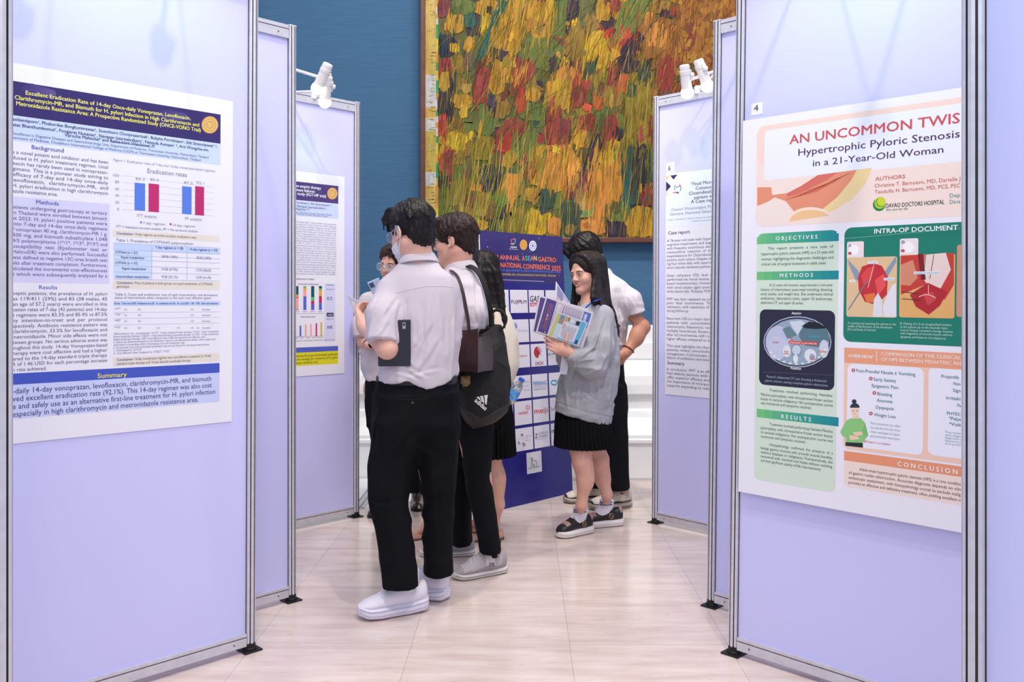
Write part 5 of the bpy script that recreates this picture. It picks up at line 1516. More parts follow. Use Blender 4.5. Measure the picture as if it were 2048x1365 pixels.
# ---------------------------------------------------------------- shoes, lofted along their length
def shoe(parent, heel, toe, name, L, uppermat, solemat, style, lacemat=None):
    """heel / toe: points on the floor (local to the person) giving place and direction"""
    heel, toe = V3(heel), V3(toe)
    d = toe - heel; d[2] = 0; d /= np.linalg.norm(d)
    M = Matrix(((d[0], -d[1], 0, heel[0]), (d[1], d[0], 0, heel[1]), (0, 0, 1, 0), (0, 0, 0, 1)))
    X = .5 - .5 * np.cos(np.linspace(.04, .975, 34) * np.pi)
    end = np.where(X > .80, np.sqrt(np.clip(1 - ((X - .80) / .205) ** 2, .002, 1)), np.where(X < .09, np.sqrt(np.clip(1 - ((.09 - X) / .092) ** 2, .002, 1)), 1.0))
    w = np.interp(X, [0, .09, .25, .4, .55, .7, .84, 1], np.array([.033, .037, .041, .040, .042, .046, .045, .042]) * style.get('w', 1.0)) * end
    st, sole_h = style['sole_top'], style['sole_bot']
    top = np.interp(X, style['tx'], style['th'])
    sol = np.interp(X, [0, .1, .35, .6, .85, 1], st)
    bot = np.interp(X, [0, .06, .3, .7, .9, 1], sole_h)
    top = sol - .004 + (top - sol + .004) * np.where(X > .8, end ** .7, 1.0)
    def ringmesh(lo, hi, ww, pw, n=20, open_=False):
        vs, fs = [], []
        for i, x in enumerate(X):
            c = (lo[i] + hi[i]) / 2; hh = max((hi[i] - lo[i]) / 2, .001)
            for k in range(n):
                a = 2 * math.pi * k / n
                ca, sa = math.cos(a), math.sin(a)
                y = math.copysign(abs(ca) ** (2 / pw), ca) * ww[i]
                z = math.copysign(abs(sa) ** (2 / pw), sa) * hh
                vs.append((x * L, y, c + z))
        for i in range(len(X) - 1):
            for k in range(n):
                k2 = (k + 1) % n
                fs.append((i * n + k, (i + 1) * n + k, (i + 1) * n + k2, i * n + k2))
        fs.append(tuple(range(n))); fs.append(tuple(reversed(range((len(X) - 1) * n, len(X) * n))))
        return vs, fs
    # upper: egg section, narrower at the top
    vs, fs = [], []
    n = 22
    for i, x in enumerate(X):
        lo, hi = sol[i] - .012, top[i]
        for k in range(n):
            a = 2 * math.pi * k / n
            ca, sa = math.cos(a), math.sin(a)
            zf = (sa + 1) / 2
            nar = 1 - np.interp(x, [0, .42, .62, 1], [.10, .14, style.get('taper', .42), style.get('taper', .42)]) * max(0, zf - .25) ** 1.3
            vs.append((x * L * .985 + .004, math.copysign(abs(ca) ** .75, ca) * w[i] * .95 * nar, lo + (hi - lo) * zf))
    for i in range(len(X) - 1):
        for k in range(n):
            k2 = (k + 1) % n
            fs.append((i * n + k, (i + 1) * n + k, (i + 1) * n + k2, i * n + k2))
    fs.append(tuple(range(n))); fs.append(tuple(reversed(range((len(X) - 1) * n, len(X) * n))))
    fm = None
    mats = [uppermat]
    if 'panel' in style:
        mats += list(style['panelmats'])
        fm = []
        for f in fs:
            c = [sum(vs[i][q] for i in f) / len(f) for q in range(3)]
            t = c[0] / L
            zrel = (c[2] - np.interp(t, X, sol)) / max(.01, np.interp(t, X, top) - np.interp(t, X, sol))
            fm.append(style['panel'](t, c[1] / .045, zrel))
    o = mesh_obj(name, vs, fs, mats, fm, parent, True)
    o.matrix_local = M
    smooth_angle(o, 60)
    # sole
    vs, fs = ringmesh(bot, sol, w * style.get('flare', 1.06), 3.4)
    so = mesh_obj('sole', vs, fs, [solemat], None, o, True)
    smooth_angle(so, 50)
    if style.get('groove'):
        mb = MB()
        for g in style['groove']:
            for sgn in (-1, 1):
                pts = []
                for i in range(2, 32):
                    zc = bot[i] + (sol[i] - bot[i]) * g
                    pts.append((X[i] * L, sgn * w[i] * style.get('flare', 1.06) * 0.995, zc))
                mb.tube(pts, .0017, style['groovemat'], 6)
        mb.build('sole_line', o)
    if lacemat is not None:
        mb = MB()
        for q in range(style.get('laces', 5)):
            t = .40 + q * .065
            h = np.interp(t, X, top); ww = np.interp(t, X, w) * .50
            mb.tube([(t * L - .004, -ww, h - .012), (t * L, -ww * .5, h - .002), (t * L + .004, 0, h + .001), (t * L + .008, ww * .5, h - .002), (t * L + .010, ww, h - .012)], .0024, lacemat, 6)
            mb.tube([(t * L + .010, -ww, h - .013), (t * L + .006, -ww * .4, h - .001), (t * L - .002, ww * .5, h - .003), (t * L - .004, ww, h - .012)], .0024, lacemat, 6)
        h = np.interp(.38, X, top)
        for sgn in (-1, 1):
            mb.tube([(.38 * L, 0, h + .003), (.38 * L + .012, sgn * .018, h + .010), (.38 * L + .02, sgn * .030, h - .002), (.40 * L, sgn * .018, h - .003), (.38 * L, 0, h + .002)], .002, lacemat, 6)
        mb.build('laces', o)
    return o, M

def ankle_of(heel, toe, L, z=.115, t=.25):
    heel, toe = V3(heel), V3(toe); d = toe - heel; d[2] = 0; d /= np.linalg.norm(d)
    a = heel + d * L * t; a[2] = z
    f = heel + d * L * .62; f[2] = .036
    return a, f, d
def sock(person, an, d, m, h0=.05, h1=.03, r=.0365):
    mb = MB()
    mb.tube([an + d * .075 + np.array((0, 0, -.075)), an + d * .045 + np.array((0, 0, -.050)), an + d * .012 + np.array((0, 0, -.022)), an + np.array((0, 0, .006)), an + np.array((0, 0, h1))], [r * .62, r * .86, r * .98, r * .97, r], m, 18)
    return smooth_angle(mb.build('sock', person.e))

def glasses(parent, h, col, w=.031, hh=.019, ww=.024, name='glasses', lens=None, thick=.0016, drop=0.0):
    mb = MB()
    for q in (-1, 1):
        pts = []
        for k in range(20):
            a = 2 * math.pi * k / 20
            ca, sa = math.cos(a), math.sin(a)
            pts.append(h(q * w + math.copysign(abs(ca) ** .7, ca) * ww, .106 - abs(q * w + ca * ww) * .16, -.003 - drop + math.copysign(abs(sa) ** .8, sa) * hh))
        mb.tube(pts, thick, col, 6, closed=True)
        mb.tube([h(q * (w + ww), .098, .004 - drop), h(q * .068, .08, .004), h(q * .080, .04, .004), h(q * .083, -.002, .010), h(q * .082, -.018, -.004)], thick, col, 6)
    mb.tube([h(-.008, .106, .001 - drop), h(0, .112, .004 - drop), h(.008, .106, .001 - drop)], thick, col, 6)
    g = mb.build(name, parent)
    if lens is not None:
        for q in (-1, 1):
            mb = MB()
            ring = []
            for k in range(20):
                a = 2 * math.pi * k / 20
                ca, sa = math.cos(a), math.sin(a)
                ring.append(h(q * w + math.copysign(abs(ca) ** .7, ca) * ww * .97, .106 - abs(q * w + ca * ww) * .16, -.003 - drop + math.copysign(abs(sa) ** .8, sa) * hh * .97))
            fwd = h(0, 1, 0) - h(0, 0, 0); fwd = fwd / np.linalg.norm(fwd) * .001
            mb.prism(ring, tuple(fwd), lens)
            mb.build('lens', g)
    return g

eye_white = mat('eye_white', (222, 214, 212), rough=0.2)
eye_dark = mat('eye_iris', (34, 22, 20), rough=0.15)
def eyes(parent, h, R, s=1.0, look=(0, 0), lid=0.0):
    for q in (-1, 1):
        v = Vol(h(q * .031, .078, .001) - .02, h(q * .031, .078, .001) + .02, .0014)
        v.ell(h(q * .031, .0785, .0005 - lid * .003), np.array((.0118, .0098, .0058 - lid * .003)) * s, R, .001)
        c = h(q * .031 + look[0] * .004, .0885, look[1] * .003 - lid * .003)
        v.mesh('eye', [eye_white, eye_dark], parent, lambda x, y, z, c=c: ((x - c[0]) ** 2 + (y - c[1]) ** 2 + (z - c[2]) ** 2 < (.0062 * s) ** 2).astype(int))
        mb = MB()
        mb.tube([h(q * .018, .087, .003), h(q * .026, .0915, .0075 - lid * .004), h(q * .034, .0905, .0075 - lid * .004), h(q * .045, .082, .002)], [.0008, .0013, .0013, .0008], eye_dark, 6)
        mb.build('eyelashes', parent)
def brows(parent, h, m, th=.0028, up=0.0):
    for q in (-1, 1):
        mb = MB()
        mb.tube([h(q * .014, .0915, .0165 + up), h(q * .026, .0925, .0205 + up), h(q * .040, .086, .021 + up), h(q * .052, .074, .0155 + up)], [th * .8, th, th * .85, th * .35], m, 6)
        mb.build('eyebrow', parent)

def collar_band(parent, C, R, rx, ry, hgt, m, open_ang=28, flare=1.14, name='collar'):
    """folded shirt collar round the neck; C centre of its base, R columns right, forward, up; open at the front"""
    C = V3(C)
    mb = MB()
    n = 34
    prof = [(1.0, -.006), (1.0, hgt), (1.02, hgt + .004), (1.05, hgt + .002), (flare, hgt * .25), (flare + .02, -.004), (flare - .02, -.006), (1.03, hgt * .8), (1.03, -.006)]
    rings = []
    for i in range(n + 1):
        a = math.radians(90 + open_ang + (360 - 2 * open_ang) * i / n)
        fr = max(0.0, math.sin(a))
        pts = []
        for (q, z) in prof:
            drop = -.022 * fr if z < hgt * .6 and q > 1.05 else 0
            pts.append(C + R @ np.array((math.cos(a) * rx * q, math.sin(a) * ry * q, z + drop - .012 * fr)))
        rings.append(pts)
    vs = [p for r in rings for p in r]
    k = len(prof); fs = []
    for i in range(n):
        for j in range(k):
            j2 = (j + 1) % k
            fs.append((i * k + j, i * k + j2, (i + 1) * k + j2, (i + 1) * k + j))
    fs.append(tuple(reversed(range(k)))); fs.append(tuple(range(n * k, n * k + k)))
    mb.add(vs, fs, m)
    return smooth_angle(mb.build(name, parent), 50)
# ------------------------------------------------------------------ people
def sleeve(v, pts, rs, k=.03):
    """a chain of cones ending in a flat cuff"""
    pts = [V3(p) for p in pts]
    for i in range(len(pts) - 2):
        v.cone(pts[i], pts[i + 1], rs[i], rs[i + 1], k)
    a, b = pts[-2], pts[-1]; ra, rb = rs[-2], rs[-1]
    ba = b - a; L2 = float(ba @ ba); L = math.sqrt(L2)
    def f(x, y, z):
        px, py, pz = x - a[0], y - a[1], z - a[2]
        t = (px * ba[0] + py * ba[1] + pz * ba[2]) / L2
        tc = np.clip(t, 0, 1)
        d = np.sqrt((px - tc * ba[0]) ** 2 + (py - tc * ba[1]) ** 2 + (pz - tc * ba[2]) ** 2) - (ra + tc * (rb - ra))
        return np.maximum(d, (t - 1) * L)
    r = max(ra, rb)
    v.put(np.minimum(a, b) - r, np.maximum(a, b) + r, f, k)

def hair_short(parent, h, R, m, s=1.0, seed=1, fringe=1.0, vol=1.0, curly=0.0, nape=-.07, step=.0042, line=.055):
    c = h(0, -.01, .03)
    v = Vol(c - .16, c + .16, step)
    E = lambda q, r, k=.02, op='u': v.ell(h(*q), np.array(r) * s, R, k, op)
    E((0, -.014, .042), (.083 * vol, .104 * vol, .090 * vol)); E((0, -.062, -.008 + (nape + .07) * .8), (.066, .046, .066)); E((0, .03, .085), (.062, .055, .038))
    E((0, .125, -.050), (.082, .090 + (line - .055) * .5, .050 + line), .012, 's')
    for q in (-1, 1):
        E((q * .094, .004, -.016), (.030, .026, .038), .010, 's')
        E((q * .080, .052, -.045), (.030, .036, .062), .010, 's')
    up = R[:, 2]
    d0 = h(0, 0, nape)
    v.cut(lambda x, y, z: -((x - d0[0]) * up[0] + (y - d0[1]) * up[1] + (z - d0[2]) * up[2]) - .004, .012)
    r = random.Random(seed)
    for i in range(int(46 * fringe)):      # locks of the fringe and crown
        x = r.uniform(-.062, .062)
        b = h(x, r.uniform(.040, .064), .098 + r.uniform(-.008, .012))
        e = h(x * 1.12 + r.uniform(-.014, .014), .081 + r.uniform(-.010, .010), r.uniform(line - .012, line + .014))
        mid = (b + e) / 2 + R[:, 1] * .010 + R[:, 2] * .010
        v.chain([b, mid, e], [.012 * s, .009 * s, .0025 * s], .008)
    for i in range(70):
        a = r.uniform(0, 2 * math.pi); el = r.uniform(.1, 1.3)
        p0 = np.array((math.cos(a) * math.cos(el) * .084, math.sin(a) * math.cos(el) * .102 - .014, .04 + math.sin(el) * .088)) * 1.0
        if p0[1] > .06 and p0[2] < .07: continue
        t = np.array((-.25 * math.sin(a) + math.cos(a) * .3, .25 * math.cos(a) + math.sin(a) * .3, -.8)); t /= np.linalg.norm(t)
        p1 = p0 + t * .03 + np.array((math.cos(a), math.sin(a), .4)) * .004
        v.cone(h(*p0), h(*p1), .0085 * s, .003 * s, .010)
    Rt = R.T
    def f(x, y, z):
        q = np.stack([x - c[0], y - c[1], z - c[2]], 0)
        l = Rt @ q.reshape(3, -1) / s
        th = np.arctan2(l[1], l[0]); ph = np.arctan2(l[2], np.hypot(l[0], l[1]))
        a = (vnoise(th * 16 + seed, ph * 3.0, l[2] * 0 + seed) - .5) * .007 + (vnoise(th * 44, ph * 5 + 3, l[2] * 0 + 5) - .5) * .005
        if curly:
            a = a + curly * (np.abs(vnoise(l[0] / .013, l[1] / .013, l[2] / .013) * 2 - 1) - .4) * .011
        return a
    v.disp(f, .03)
    return v.mesh('hair', m, parent)

def spline(pts, n=6):
    pts = [V3(p) for p in pts]
    q = [2 * pts[0] - pts[1]] + pts + [2 * pts[-1] - pts[-2]]
    out = []
    for i in range(1, len(q) - 2):
        for k in range(n):
            t = k / n
            out.append(.5 * ((2 * q[i]) + (q[i + 1] - q[i - 1]) * t + (2 * q[i - 1] - 5 * q[i] + 4 * q[i + 1] - q[i + 2]) * t * t + (3 * q[i] - q[i - 1] - 3 * q[i + 1] + q[i + 2]) * t ** 3))
    out.append(pts[-1])
    return out
def strands(v, paths, r0, r1, k=.008):
    for pts in paths:
        n = len(pts)
        for i in range(n - 1):
            ra = r0 + (r1 - r0) * (i / (n - 1)) ** 1.5; rb = r0 + (r1 - r0) * ((i + 1) / (n - 1)) ** 1.5
            v.cone(pts[i], pts[i + 1], ra, rb, k)

RUN = dict(tx=[0, .04, .12, .28, .38, .5, .65, .8, .92, 1], sole_top=[.036, .032, .030, .030, .028, .034], sole_bot=[.012, .003, 0, 0, .004, .022])
# =================================================================== man in the face mask, nearest the camera
D = 3.67
A = Person(onfloor(825, 1226), 'man in white short-sleeved shirt and face mask, back to the camera, in chunky white trainers')
P = A.p
HC = P(823, 464, D); HR = rot(47, -14, 0)
v = Vol((-.45, -.35, -.02), (.35, .62, 1.72), .011, [((HC[0] - .13, HC[1] - .15, HC[2] - .2), (HC[0] + .13, HC[1] + .16, HC[2] + .15), .0042)])
h = add_head(v, HC, HR)
nb = P(838, 534, D + .01)
v.cone(h(0, -.03, -.055), nb, .054, .060, .03)
v.cone(nb, P(834, 600, D + .02), .06, .11, .05); v.cone(P(834, 600, D + .02), P(832, 790, D + .02), .12, .12, .05)
lsh, lel = P(782, 592, D - .04), P(774, 698, D - .13)
lwr = P(727, 652, D + .07)
v.cone(P(834, 590, D + .01), lsh, .05, .036, .03); v.cone(lsh, lel, .040, .042, .03); v.cone(lel, lwr, .043, .030, .02)
rsh, rel, rwr = P(886, 592, D + .05), P(890, 690, D + .14), P(800, 670, D + .32)
v.cone(P(834, 590, D + .01), rsh, .05, .036, .03); v.cone(rsh, rel, .040, .042, .03); v.cone(rel, rwr, .042, .028, .02)
hips = (P(800, 800, D - .01), P(868, 800, D + .03))
SH = [(onfloor(856, 1218) - A.b, onfloor(712, 1241) - A.b), (onfloor(897, 1203) - A.b, onfloor(800, 1186) - A.b)]
la, lf, ld = ankle_of(*SH[0], .305, .125, .27)
ra, rf, rd = ankle_of(*SH[1], .30, .125, .25)
v.chain([hips[0], P(780, 985, 3.61), la], [.09, .055, .036], .03); v.chain([hips[1], P(876, 985, 3.70), ra], [.09, .055, .036], .03)
v.cone(la, lf, .032, .020, .02); v.cone(ra, rf, .032, .020, .02)
add_hand(v, lwr, P(715, 618, D + .13) - lwr, (1.0, -.2, .1), (30, 45, 30), .1, .95, False)
add_hand(v, rwr, (-.8, .3, .15), (0, -.5, .8), (20, 25, 20), .1, .95, True)
A_body = v.mesh('body', [skin_light, lip], A.e, head_mats(h, HR, 1))
hair_short(A.e, h, HR, hair_black, seed=4, fringe=1.3, vol=1.05, nape=-.088, line=.028)
eyes(A.e, h, HR)
silver = mat('glasses_silver', (196, 204, 216), rough=0.2, metal=0.9)
lens_m = mat('glasses_lens', (225, 235, 245), rough=0.02, alpha=0.10)
glasses(A.e, h, silver, lens=lens_m)
mask_m = mat('mask_white', (224, 226, 240), rough=0.7)
v = Vol(h(0, .06, -.05) - .11, h(0, .06, -.05) + .11, .004)
v.ell(h(0, .030, -.055), (.064, .080, .064), HR, .01); v.cone(h(0, .09, -.012), h(0, .112, -.045), .012, .016, .02); v.cone(h(0, .112, -.045), h(0, .085, -.10), .016, .02, .02)
v.ell(h(0, -.03, -.05), (.10, .075, .12), HR, .006, 's')
o_ = h(0, .03, -.055)
v.cut(lambda x, y, z: (x - o_[0]) * HR[0, 2] + (y - o_[1]) * HR[1, 2] + (z - o_[2]) * HR[2, 2] - .042, .006)
v.disp(lambda x, y, z: .0012 * np.sin(((x - o_[0]) * HR[0, 2] + (y - o_[1]) * HR[1, 2] + (z - o_[2]) * HR[2, 2]) / .0035), .02)
mk = v.mesh('face_mask', mask_m, A.e)
for q in (-1, 1):
    mb = MB()
    mb.tube([h(q * .062, .045, -.018), h(q * .074, .022, -.004), h(q * .084, -.002, .022), h(q * .088, -.024, .012), h(q * .088, -.028, -.010), h(q * .080, -.012, -.042), h(q * .066, .02, -.078), h(q * .060, .040, -.082)], .0019, mask_m, 6)
    mb.build('ear_loop', mk)
# shirt
v = Vol((-.40, -.34, .68), (.34, .42, 1.50), .0056)
S_ = A.sec
v.loft([S_(802, 872, 521, D, .058), S_(790, 884, 536, D, .078), S_(772, 906, 556, D, .098), S_(764, 916, 590, D, .112), S_(764, 920, 640, D, .120), S_(762, 919, 690, D, .124), S_(757, 914, 735, D, .126), S_(755, 908, 778, D, .122)], .02, 2.3)
sleeve(v, [P(780, 584, D - .03), P(768, 630, D - .08), P(764, 685, D - .125)], [.058, .070, .068], .035)
sleeve(v, [P(890, 582, D + .05), P(893, 630, D + .07), P(894, 676, D + .10)], [.06, .064, .062], .035)
ce = P(834, 600, D)
def hemz(x, y, z):
    t = (x - ce[0]) / .17
    zb = P(834, 758, D)[2] - .026 * np.exp(-((t - .30) / .40) ** 2) - .012 * np.exp(-((t + .55) / .25) ** 2) + .012 * np.exp(-((t + .15) / .22) ** 2) + .05 * np.clip(t - .7, 0, 1)
    return zb - z
v.cut(hemz, .006)
v.folds(.0085, .055, .055, .26, 2.3, True, lambda x, y, z: np.clip((P(0, 585, D)[2] - z) / .10, .1, 1))
v.folds(.005, .16, .16, .05, 8.1, True, lambda x, y, z: np.clip((P(0, 700, D)[2] - z) / .08, 0, 1))
v.folds(.004, .03, .03, .14, 5.1, True, lambda x, y, z: np.clip((P(0, 590, D)[2] - z) / .10, .2, 1))
v.disp(lambda x, y, z: .009 * (np.abs(2 * vnoise((x * 1.0 + z * .9) / .09 + 3, y / .09, (z - x) / .3 + 4) - 1) - .4) * np.clip((P(0, 640, D)[2] - z) / .1, 0, 1))
v.creases(A, D, [(806, 600, 800, 668, 5, 9), (818, 596, 812, 655, 4, 8), (798, 590, 778, 640, 4, 9), (826, 640, 815, 745, 5, 12), (848, 600, 846, 700, 3, 10), (866, 590, 868, 720, 3.5, 11), (884, 588, 890, 690, 3.5, 10), (872, 640, 832, 735, 4, 10), (888, 670, 836, 748, 4.5, 11), (902, 610, 905, 740, 4, 10), (855, 660, 828, 700, 3, 8),
    (790, 735, 850, 757, 5, 9), (800, 722, 870, 752, 4, 9), (815, 745, 895, 735, 3.5, 9), (776, 600, 748, 668, 4, 9), (762, 590, 742, 640, 3, 8), (790, 640, 764, 678, 3.5, 8)])
A_shirt = v.mesh('shirt', white_cotton, A.e)
A_bvh = v.bvh()
def on_cam(person, bvh, px, py, lift=.003):
    """surface point of a garment behind a photo pixel, lifted off it"""
    o = Vector((0, 0, CAMH)) - person.b
    d = Vector(((px - CXP) / FPX, 1.0, (HORIZON - py) / FPX)).normalized()
    hit, n, i, dist = bvh.ray_cast(o, d)
    if hit is None: return None
    return V3(hit + n * lift)
def seam(person, bvh, pts, m, r=.0012, name='seam', parent=None, lift=.0005):
    q = []
    for (a, b) in zip(pts[:-1], pts[1:]):
        for k in range(5):
            t = k / 5
            c = on_cam(person, bvh, a[0] + (b[0] - a[0]) * t, a[1] + (b[1] - a[1]) * t, lift)
            if c is not None: q.append(c)
    if len(q) > 3:
        mb = MB(); mb.tube(q, r, m, 6); return mb.build(name, parent)
stitch = mat('white_cotton_stitch', (214, 208, 224), rough=0.8)
seam(A, A_bvh, [(793, 586), (815, 580), (850, 573), (885, 572), (914, 576)], stitch, .0013, 'yoke_seam', A_shirt)
seam(A, A_bvh, [(737, 676), (760, 684), (792, 686)], stitch, .0011, 'cuff_seam', A_shirt)
collar_band(A_shirt, P(836, 527, D + .005), rot(30, -10, 0), .068, .071, .034, white_cotton, flare=1.26)
# trousers and belt
v = Vol((-.40, -.40, .06), (.36, .36, .98), .0075)
v.loft([S_(754, 914, 762, D, .118), S_(752, 915, 800, D, .128), S_(748, 916, 840, D, .135), S_(752, 912, 862, D, .11)], .02, 2.3)
v.loft([S_(752, 856, 790, 3.65, .115), S_(747, 852, 850, 3.63, .115), S_(741, 836, 905, 3.62, .10), S_(737, 820, 960, 3.61, .088), S_(740, 819, 1005, 3.60, .082), S_(750, 823, 1060, 3.59, .078), S_(758, 829, 1110, 3.59, .078), S_(765, 835, 1182, 3.59, .078)], .03, 2.3)
v.loft([S_(810, 915, 790, 3.69, .115), S_(816, 917, 850, 3.69, .115), S_(832, 915, 905, 3.69, .10), S_(842, 911, 960, 3.69, .088), S_(844, 907, 1005, 3.70, .082), S_(846, 905, 1060, 3.71, .076), S_(847, 904, 1110, 3.72, .075), S_(846, 905, 1158, 3.73, .075)], .03, 2.3)
v.folds(.009, .12, .12, .10, 5.0, True)
v.folds(.006, .05, .05, .35, 9.0, True)
v.creases(A, D, [(796, 830, 786, 1150, 4, 9), (876, 860, 876, 1140, 4, 9), (770, 800, 750, 900, 5, 12), (835, 840, 800, 900, 5, 10), (840, 870, 870, 905, 5, 10), (745, 985, 800, 1000, 4, 9), (750, 1000, 812, 985, 4, 9), (848, 985, 900, 1000, 4, 8)])
v.hem([P(799, 1172, 3.59), P(875, 1149, 3.73)])
A_tr = v.mesh('trousers', black_wool, A.e)
trb = v.bvh()
dk_btn = mat('dark_button', (54, 52, 60), rough=0.3)
seam(A, trb, [(795, 799), (825, 801), (855, 800)], mat('trouser_seam', (13, 13, 17), rough=0.9), .0016, 'pocket_seam', A_tr)
c = on_cam(A, trb, 825, 806, .002)
if c is not None:
    mb = MB(); mb.lathe([(0, 0), (.0055, 0), (.006, .001), (.0055, .003), (0, .003)], z_to(c, Vector((0, 0, CAMH)) - A.b), dk_btn, 14); mb.build('button', A_tr)
v = Vol((-.3, -.25, .88), (.3, .3, 1.05), .006)
v.loft([S_(753, 914, 752, D, .1225), S_(752, 915, 767, D, .1245)], .004, 2.3)
v.mesh('belt', mat('black_leather_belt', (20, 20, 25), rough=0.45), A.e)
# white trainers and socks
pw = mat('trainer_white', (232, 228, 240), rough=0.65, bump=(300, 0.15)); ps = mat('trainer_foam', (228, 224, 240), rough=0.5); pg = mat('trainer_groove', (186, 182, 206), rough=0.6)
HOKA = dict(tx=[0, .04, .12, .25, .36, .46, .6, .75, .9, 1], th=[.095, .126, .118, .108, .134, .128, .106, .088, .076, .060], sole_top=[.062, .058, .048, .050, .050, .060], sole_bot=[.018, .005, 0, 0, .006, .022], flare=1.14, w=1.14, taper=.36, groove=(.42, .78), groovemat=pg)
for nm, (a, b) in enumerate(SH):
    shoe(A.e, a, b, 'shoe', .305 if nm == 0 else .30, pw, ps, HOKA, pw)
sock_w = mat('sock_white', (226, 222, 234), rough=0.85, bump=(400, 0.2))
for an, d_ in ((la, ld), (ra, rd)): sock(A, an, d_, sock_w, .06, .05, .0425)

# =================================================================== man with glasses and black backpack strap
D = 4.25
B = Person(onfloor(938, 1136), 'dark-haired man in white shirt and glasses seen from the side, wearing grey trainers')
P = B.p; S_ = B.sec
HC = P(909, 482, D); HR = rot(76, -6, 0)
v = Vol((-.36, -.35, -.02), (.30, .42, 1.74), .011, [((HC[0] - .15, HC[1] - .13, HC[2] - .18), (HC[0] + .15, HC[1] + .13, HC[2] + .14), .0042)])
h = add_head(v, HC, HR)
nb = P(918, 552, D + .01)
v.cone(h(0, -.03, -.055), nb, .056, .062, .03); v.cone(nb, P(920, 620, D), .06, .11, .05); v.cone(P(920, 620, D), P(922, 790, D), .11, .11, .05)
ls, le, lw = P(930, 604, D - .14), P(905, 700, D - .2), P(850, 680, D - .16)
v.cone(P(920, 600, D), ls, .05, .036, .03); v.cone(ls, le, .038, .042, .03); v.cone(le, lw, .042, .028, .02)
add_hand(v, lw, (-1, .1, .2), (0, 0, 1), (25, 30, 25), .1, .95, False)
rs, re, rw = P(925, 604, D + .14), P(905, 700, D + .2), P(850, 680, D + .16)
v.cone(P(920, 600, D), rs, .05, .036, .03); v.cone(rs, re, .038, .042, .03); v.cone(re, rw, .042, .028, .02)
add_hand(v, rw, (-1, -.1, .2), (0, 0, 1), (25, 30, 25), .1, .95, True)
SH = [(onfloor(1013, 1143) - B.b, onfloor(914, 1160) - B.b), (onfloor(951, 1110) - B.b, onfloor(842, 1114) - B.b)]
la, lf, ld = ankle_of(*SH[0], .285); ra, rf, rd = ankle_of(*SH[1], .285)
v.chain([P(940, 820, D - .06), P(958, 960, 4.17), la], [.085, .055, .036], .03); v.chain([P(915, 820, D + .06), P(915, 960, 4.33), ra], [.085, .055, .036], .03)
v.cone(la, lf, .031, .018, .02); v.cone(ra, rf, .031, .018, .02)
v.mesh('body', [skin, lip], B.e, head_mats(h, HR, 1))
hair_short(B.e, h, HR, hair_brown, seed=9, fringe=.8, vol=1.08, curly=.40, nape=-.080)
eyes(B.e, h, HR); brows(B.e, h, hair_brown)
blk_frame = mat('glasses_black', (28, 26, 30), rough=0.3)
glasses(B.e, h, blk_frame, lens=lens_m)
v = Vol((-.34, -.36, .78), (.34, .36, 1.52), .0062)
v.loft([S_(892, 946, 535, D, .07), S_(884, 962, 552, D, .12), S_(876, 974, 580, D, .17), S_(870, 984, 620, D, .175), S_(868, 986, 670, D, .16), S_(868, 978, 730, D, .15), S_(868, 972, 785, D, .145)], .02, 2.2)
sleeve(v, [P(934, 585, D - .15), P(940, 625, D - .18), P(925, 685, D - .2)], [.062, .074, .07], .035)
sleeve(v, [P(930, 585, D + .15), P(928, 625, D + .18), P(915, 685, D + .2)], [.062, .072, .068], .035)
v.folds(.010, .06, .06, .24, 4.4, True); v.folds(.005, .15, .15, .05, 6.0, True)
v.creases(B, D, [(950, 560, 962, 640, 5, 9), (938, 570, 944, 650, 4, 9), (964, 575, 976, 640, 4, 9), (930, 575, 925, 640, 4, 9), (955, 600, 950, 660, 4, 9), (970, 610, 975, 670, 4, 8)])
B_shirt = v.mesh('shirt', white_cotton, B.e); B_bvh = v.bvh()
collar_band(B_shirt, P(921, 541, D), rot(74, -10, 0), .066, .070, .034, white_cotton, flare=1.22)
v = Vol((-.36, -.34, .05), (.34, .36, .92), .008)
v.loft([S_(870, 972, 760, D, .14), S_(866, 984, 820, D, .15), S_(870, 984, 850, D, .12)], .02, 2.3)
v.loft([S_(900, 985, 780, 4.22, .12), S_(914, 986, 850, 4.19, .11), S_(924, 984, 900, 4.18, .095), S_(928, 982, 950, 4.17, .09), S_(938, 987, 1000, 4.15, .082), S_(950, 994, 1050, 4.13, .076), S_(961, 1003, 1112, 4.12, .072)], .03, 2.3)
v.loft([S_(870, 950, 780, 4.29, .12), S_(870, 946, 850, 4.31, .11), S_(880, 946, 920, 4.32, .09), S_(890, 945, 1000, 4.34, .082), S_(900, 944, 1050, 4.36, .076), S_(904, 945, 1095, 4.37, .072)], .03, 2.3)
v.folds(.008, .10, .10, .12, 7.0, True); v.folds(.004, .05, .05, .3, 2.0, True)
v.hem([P(981, 1104, 4.12), P(925, 1088, 4.37)])
v.mesh('trousers', black_wool, B.e)
gm = mat('trainer_grey_mesh', (186, 178, 182), rough=0.7, bump=(350, 0.3)); gs = mat('trainer_grey_suede', (162, 154, 160), rough=0.8); gl = mat('trainer_offwhite', (214, 208, 206), rough=0.5); gd = mat('trainer_grey_line', (120, 114, 120), rough=0.6)
def nbpanel(t, y, z):
    if t > .84 or t < .16: return 1
    if z < .28: return 1
    if .28 < t < .44 and z > .25: return 2
    return 0
NB_ = dict(tx=[0, .04, .12, .25, .36, .46, .6, .75, .9, 1], th=[.080, .112, .106, .094, .124, .116, .092, .070, .056, .036], sole_top=[.036, .032, .028, .028, .030, .038], sole_bot=[.010, .002, 0, 0, .002, .014], panel=nbpanel, panelmats=[gs, gl], groove=(.55,), groovemat=gd, w=1.02, flare=1.05)
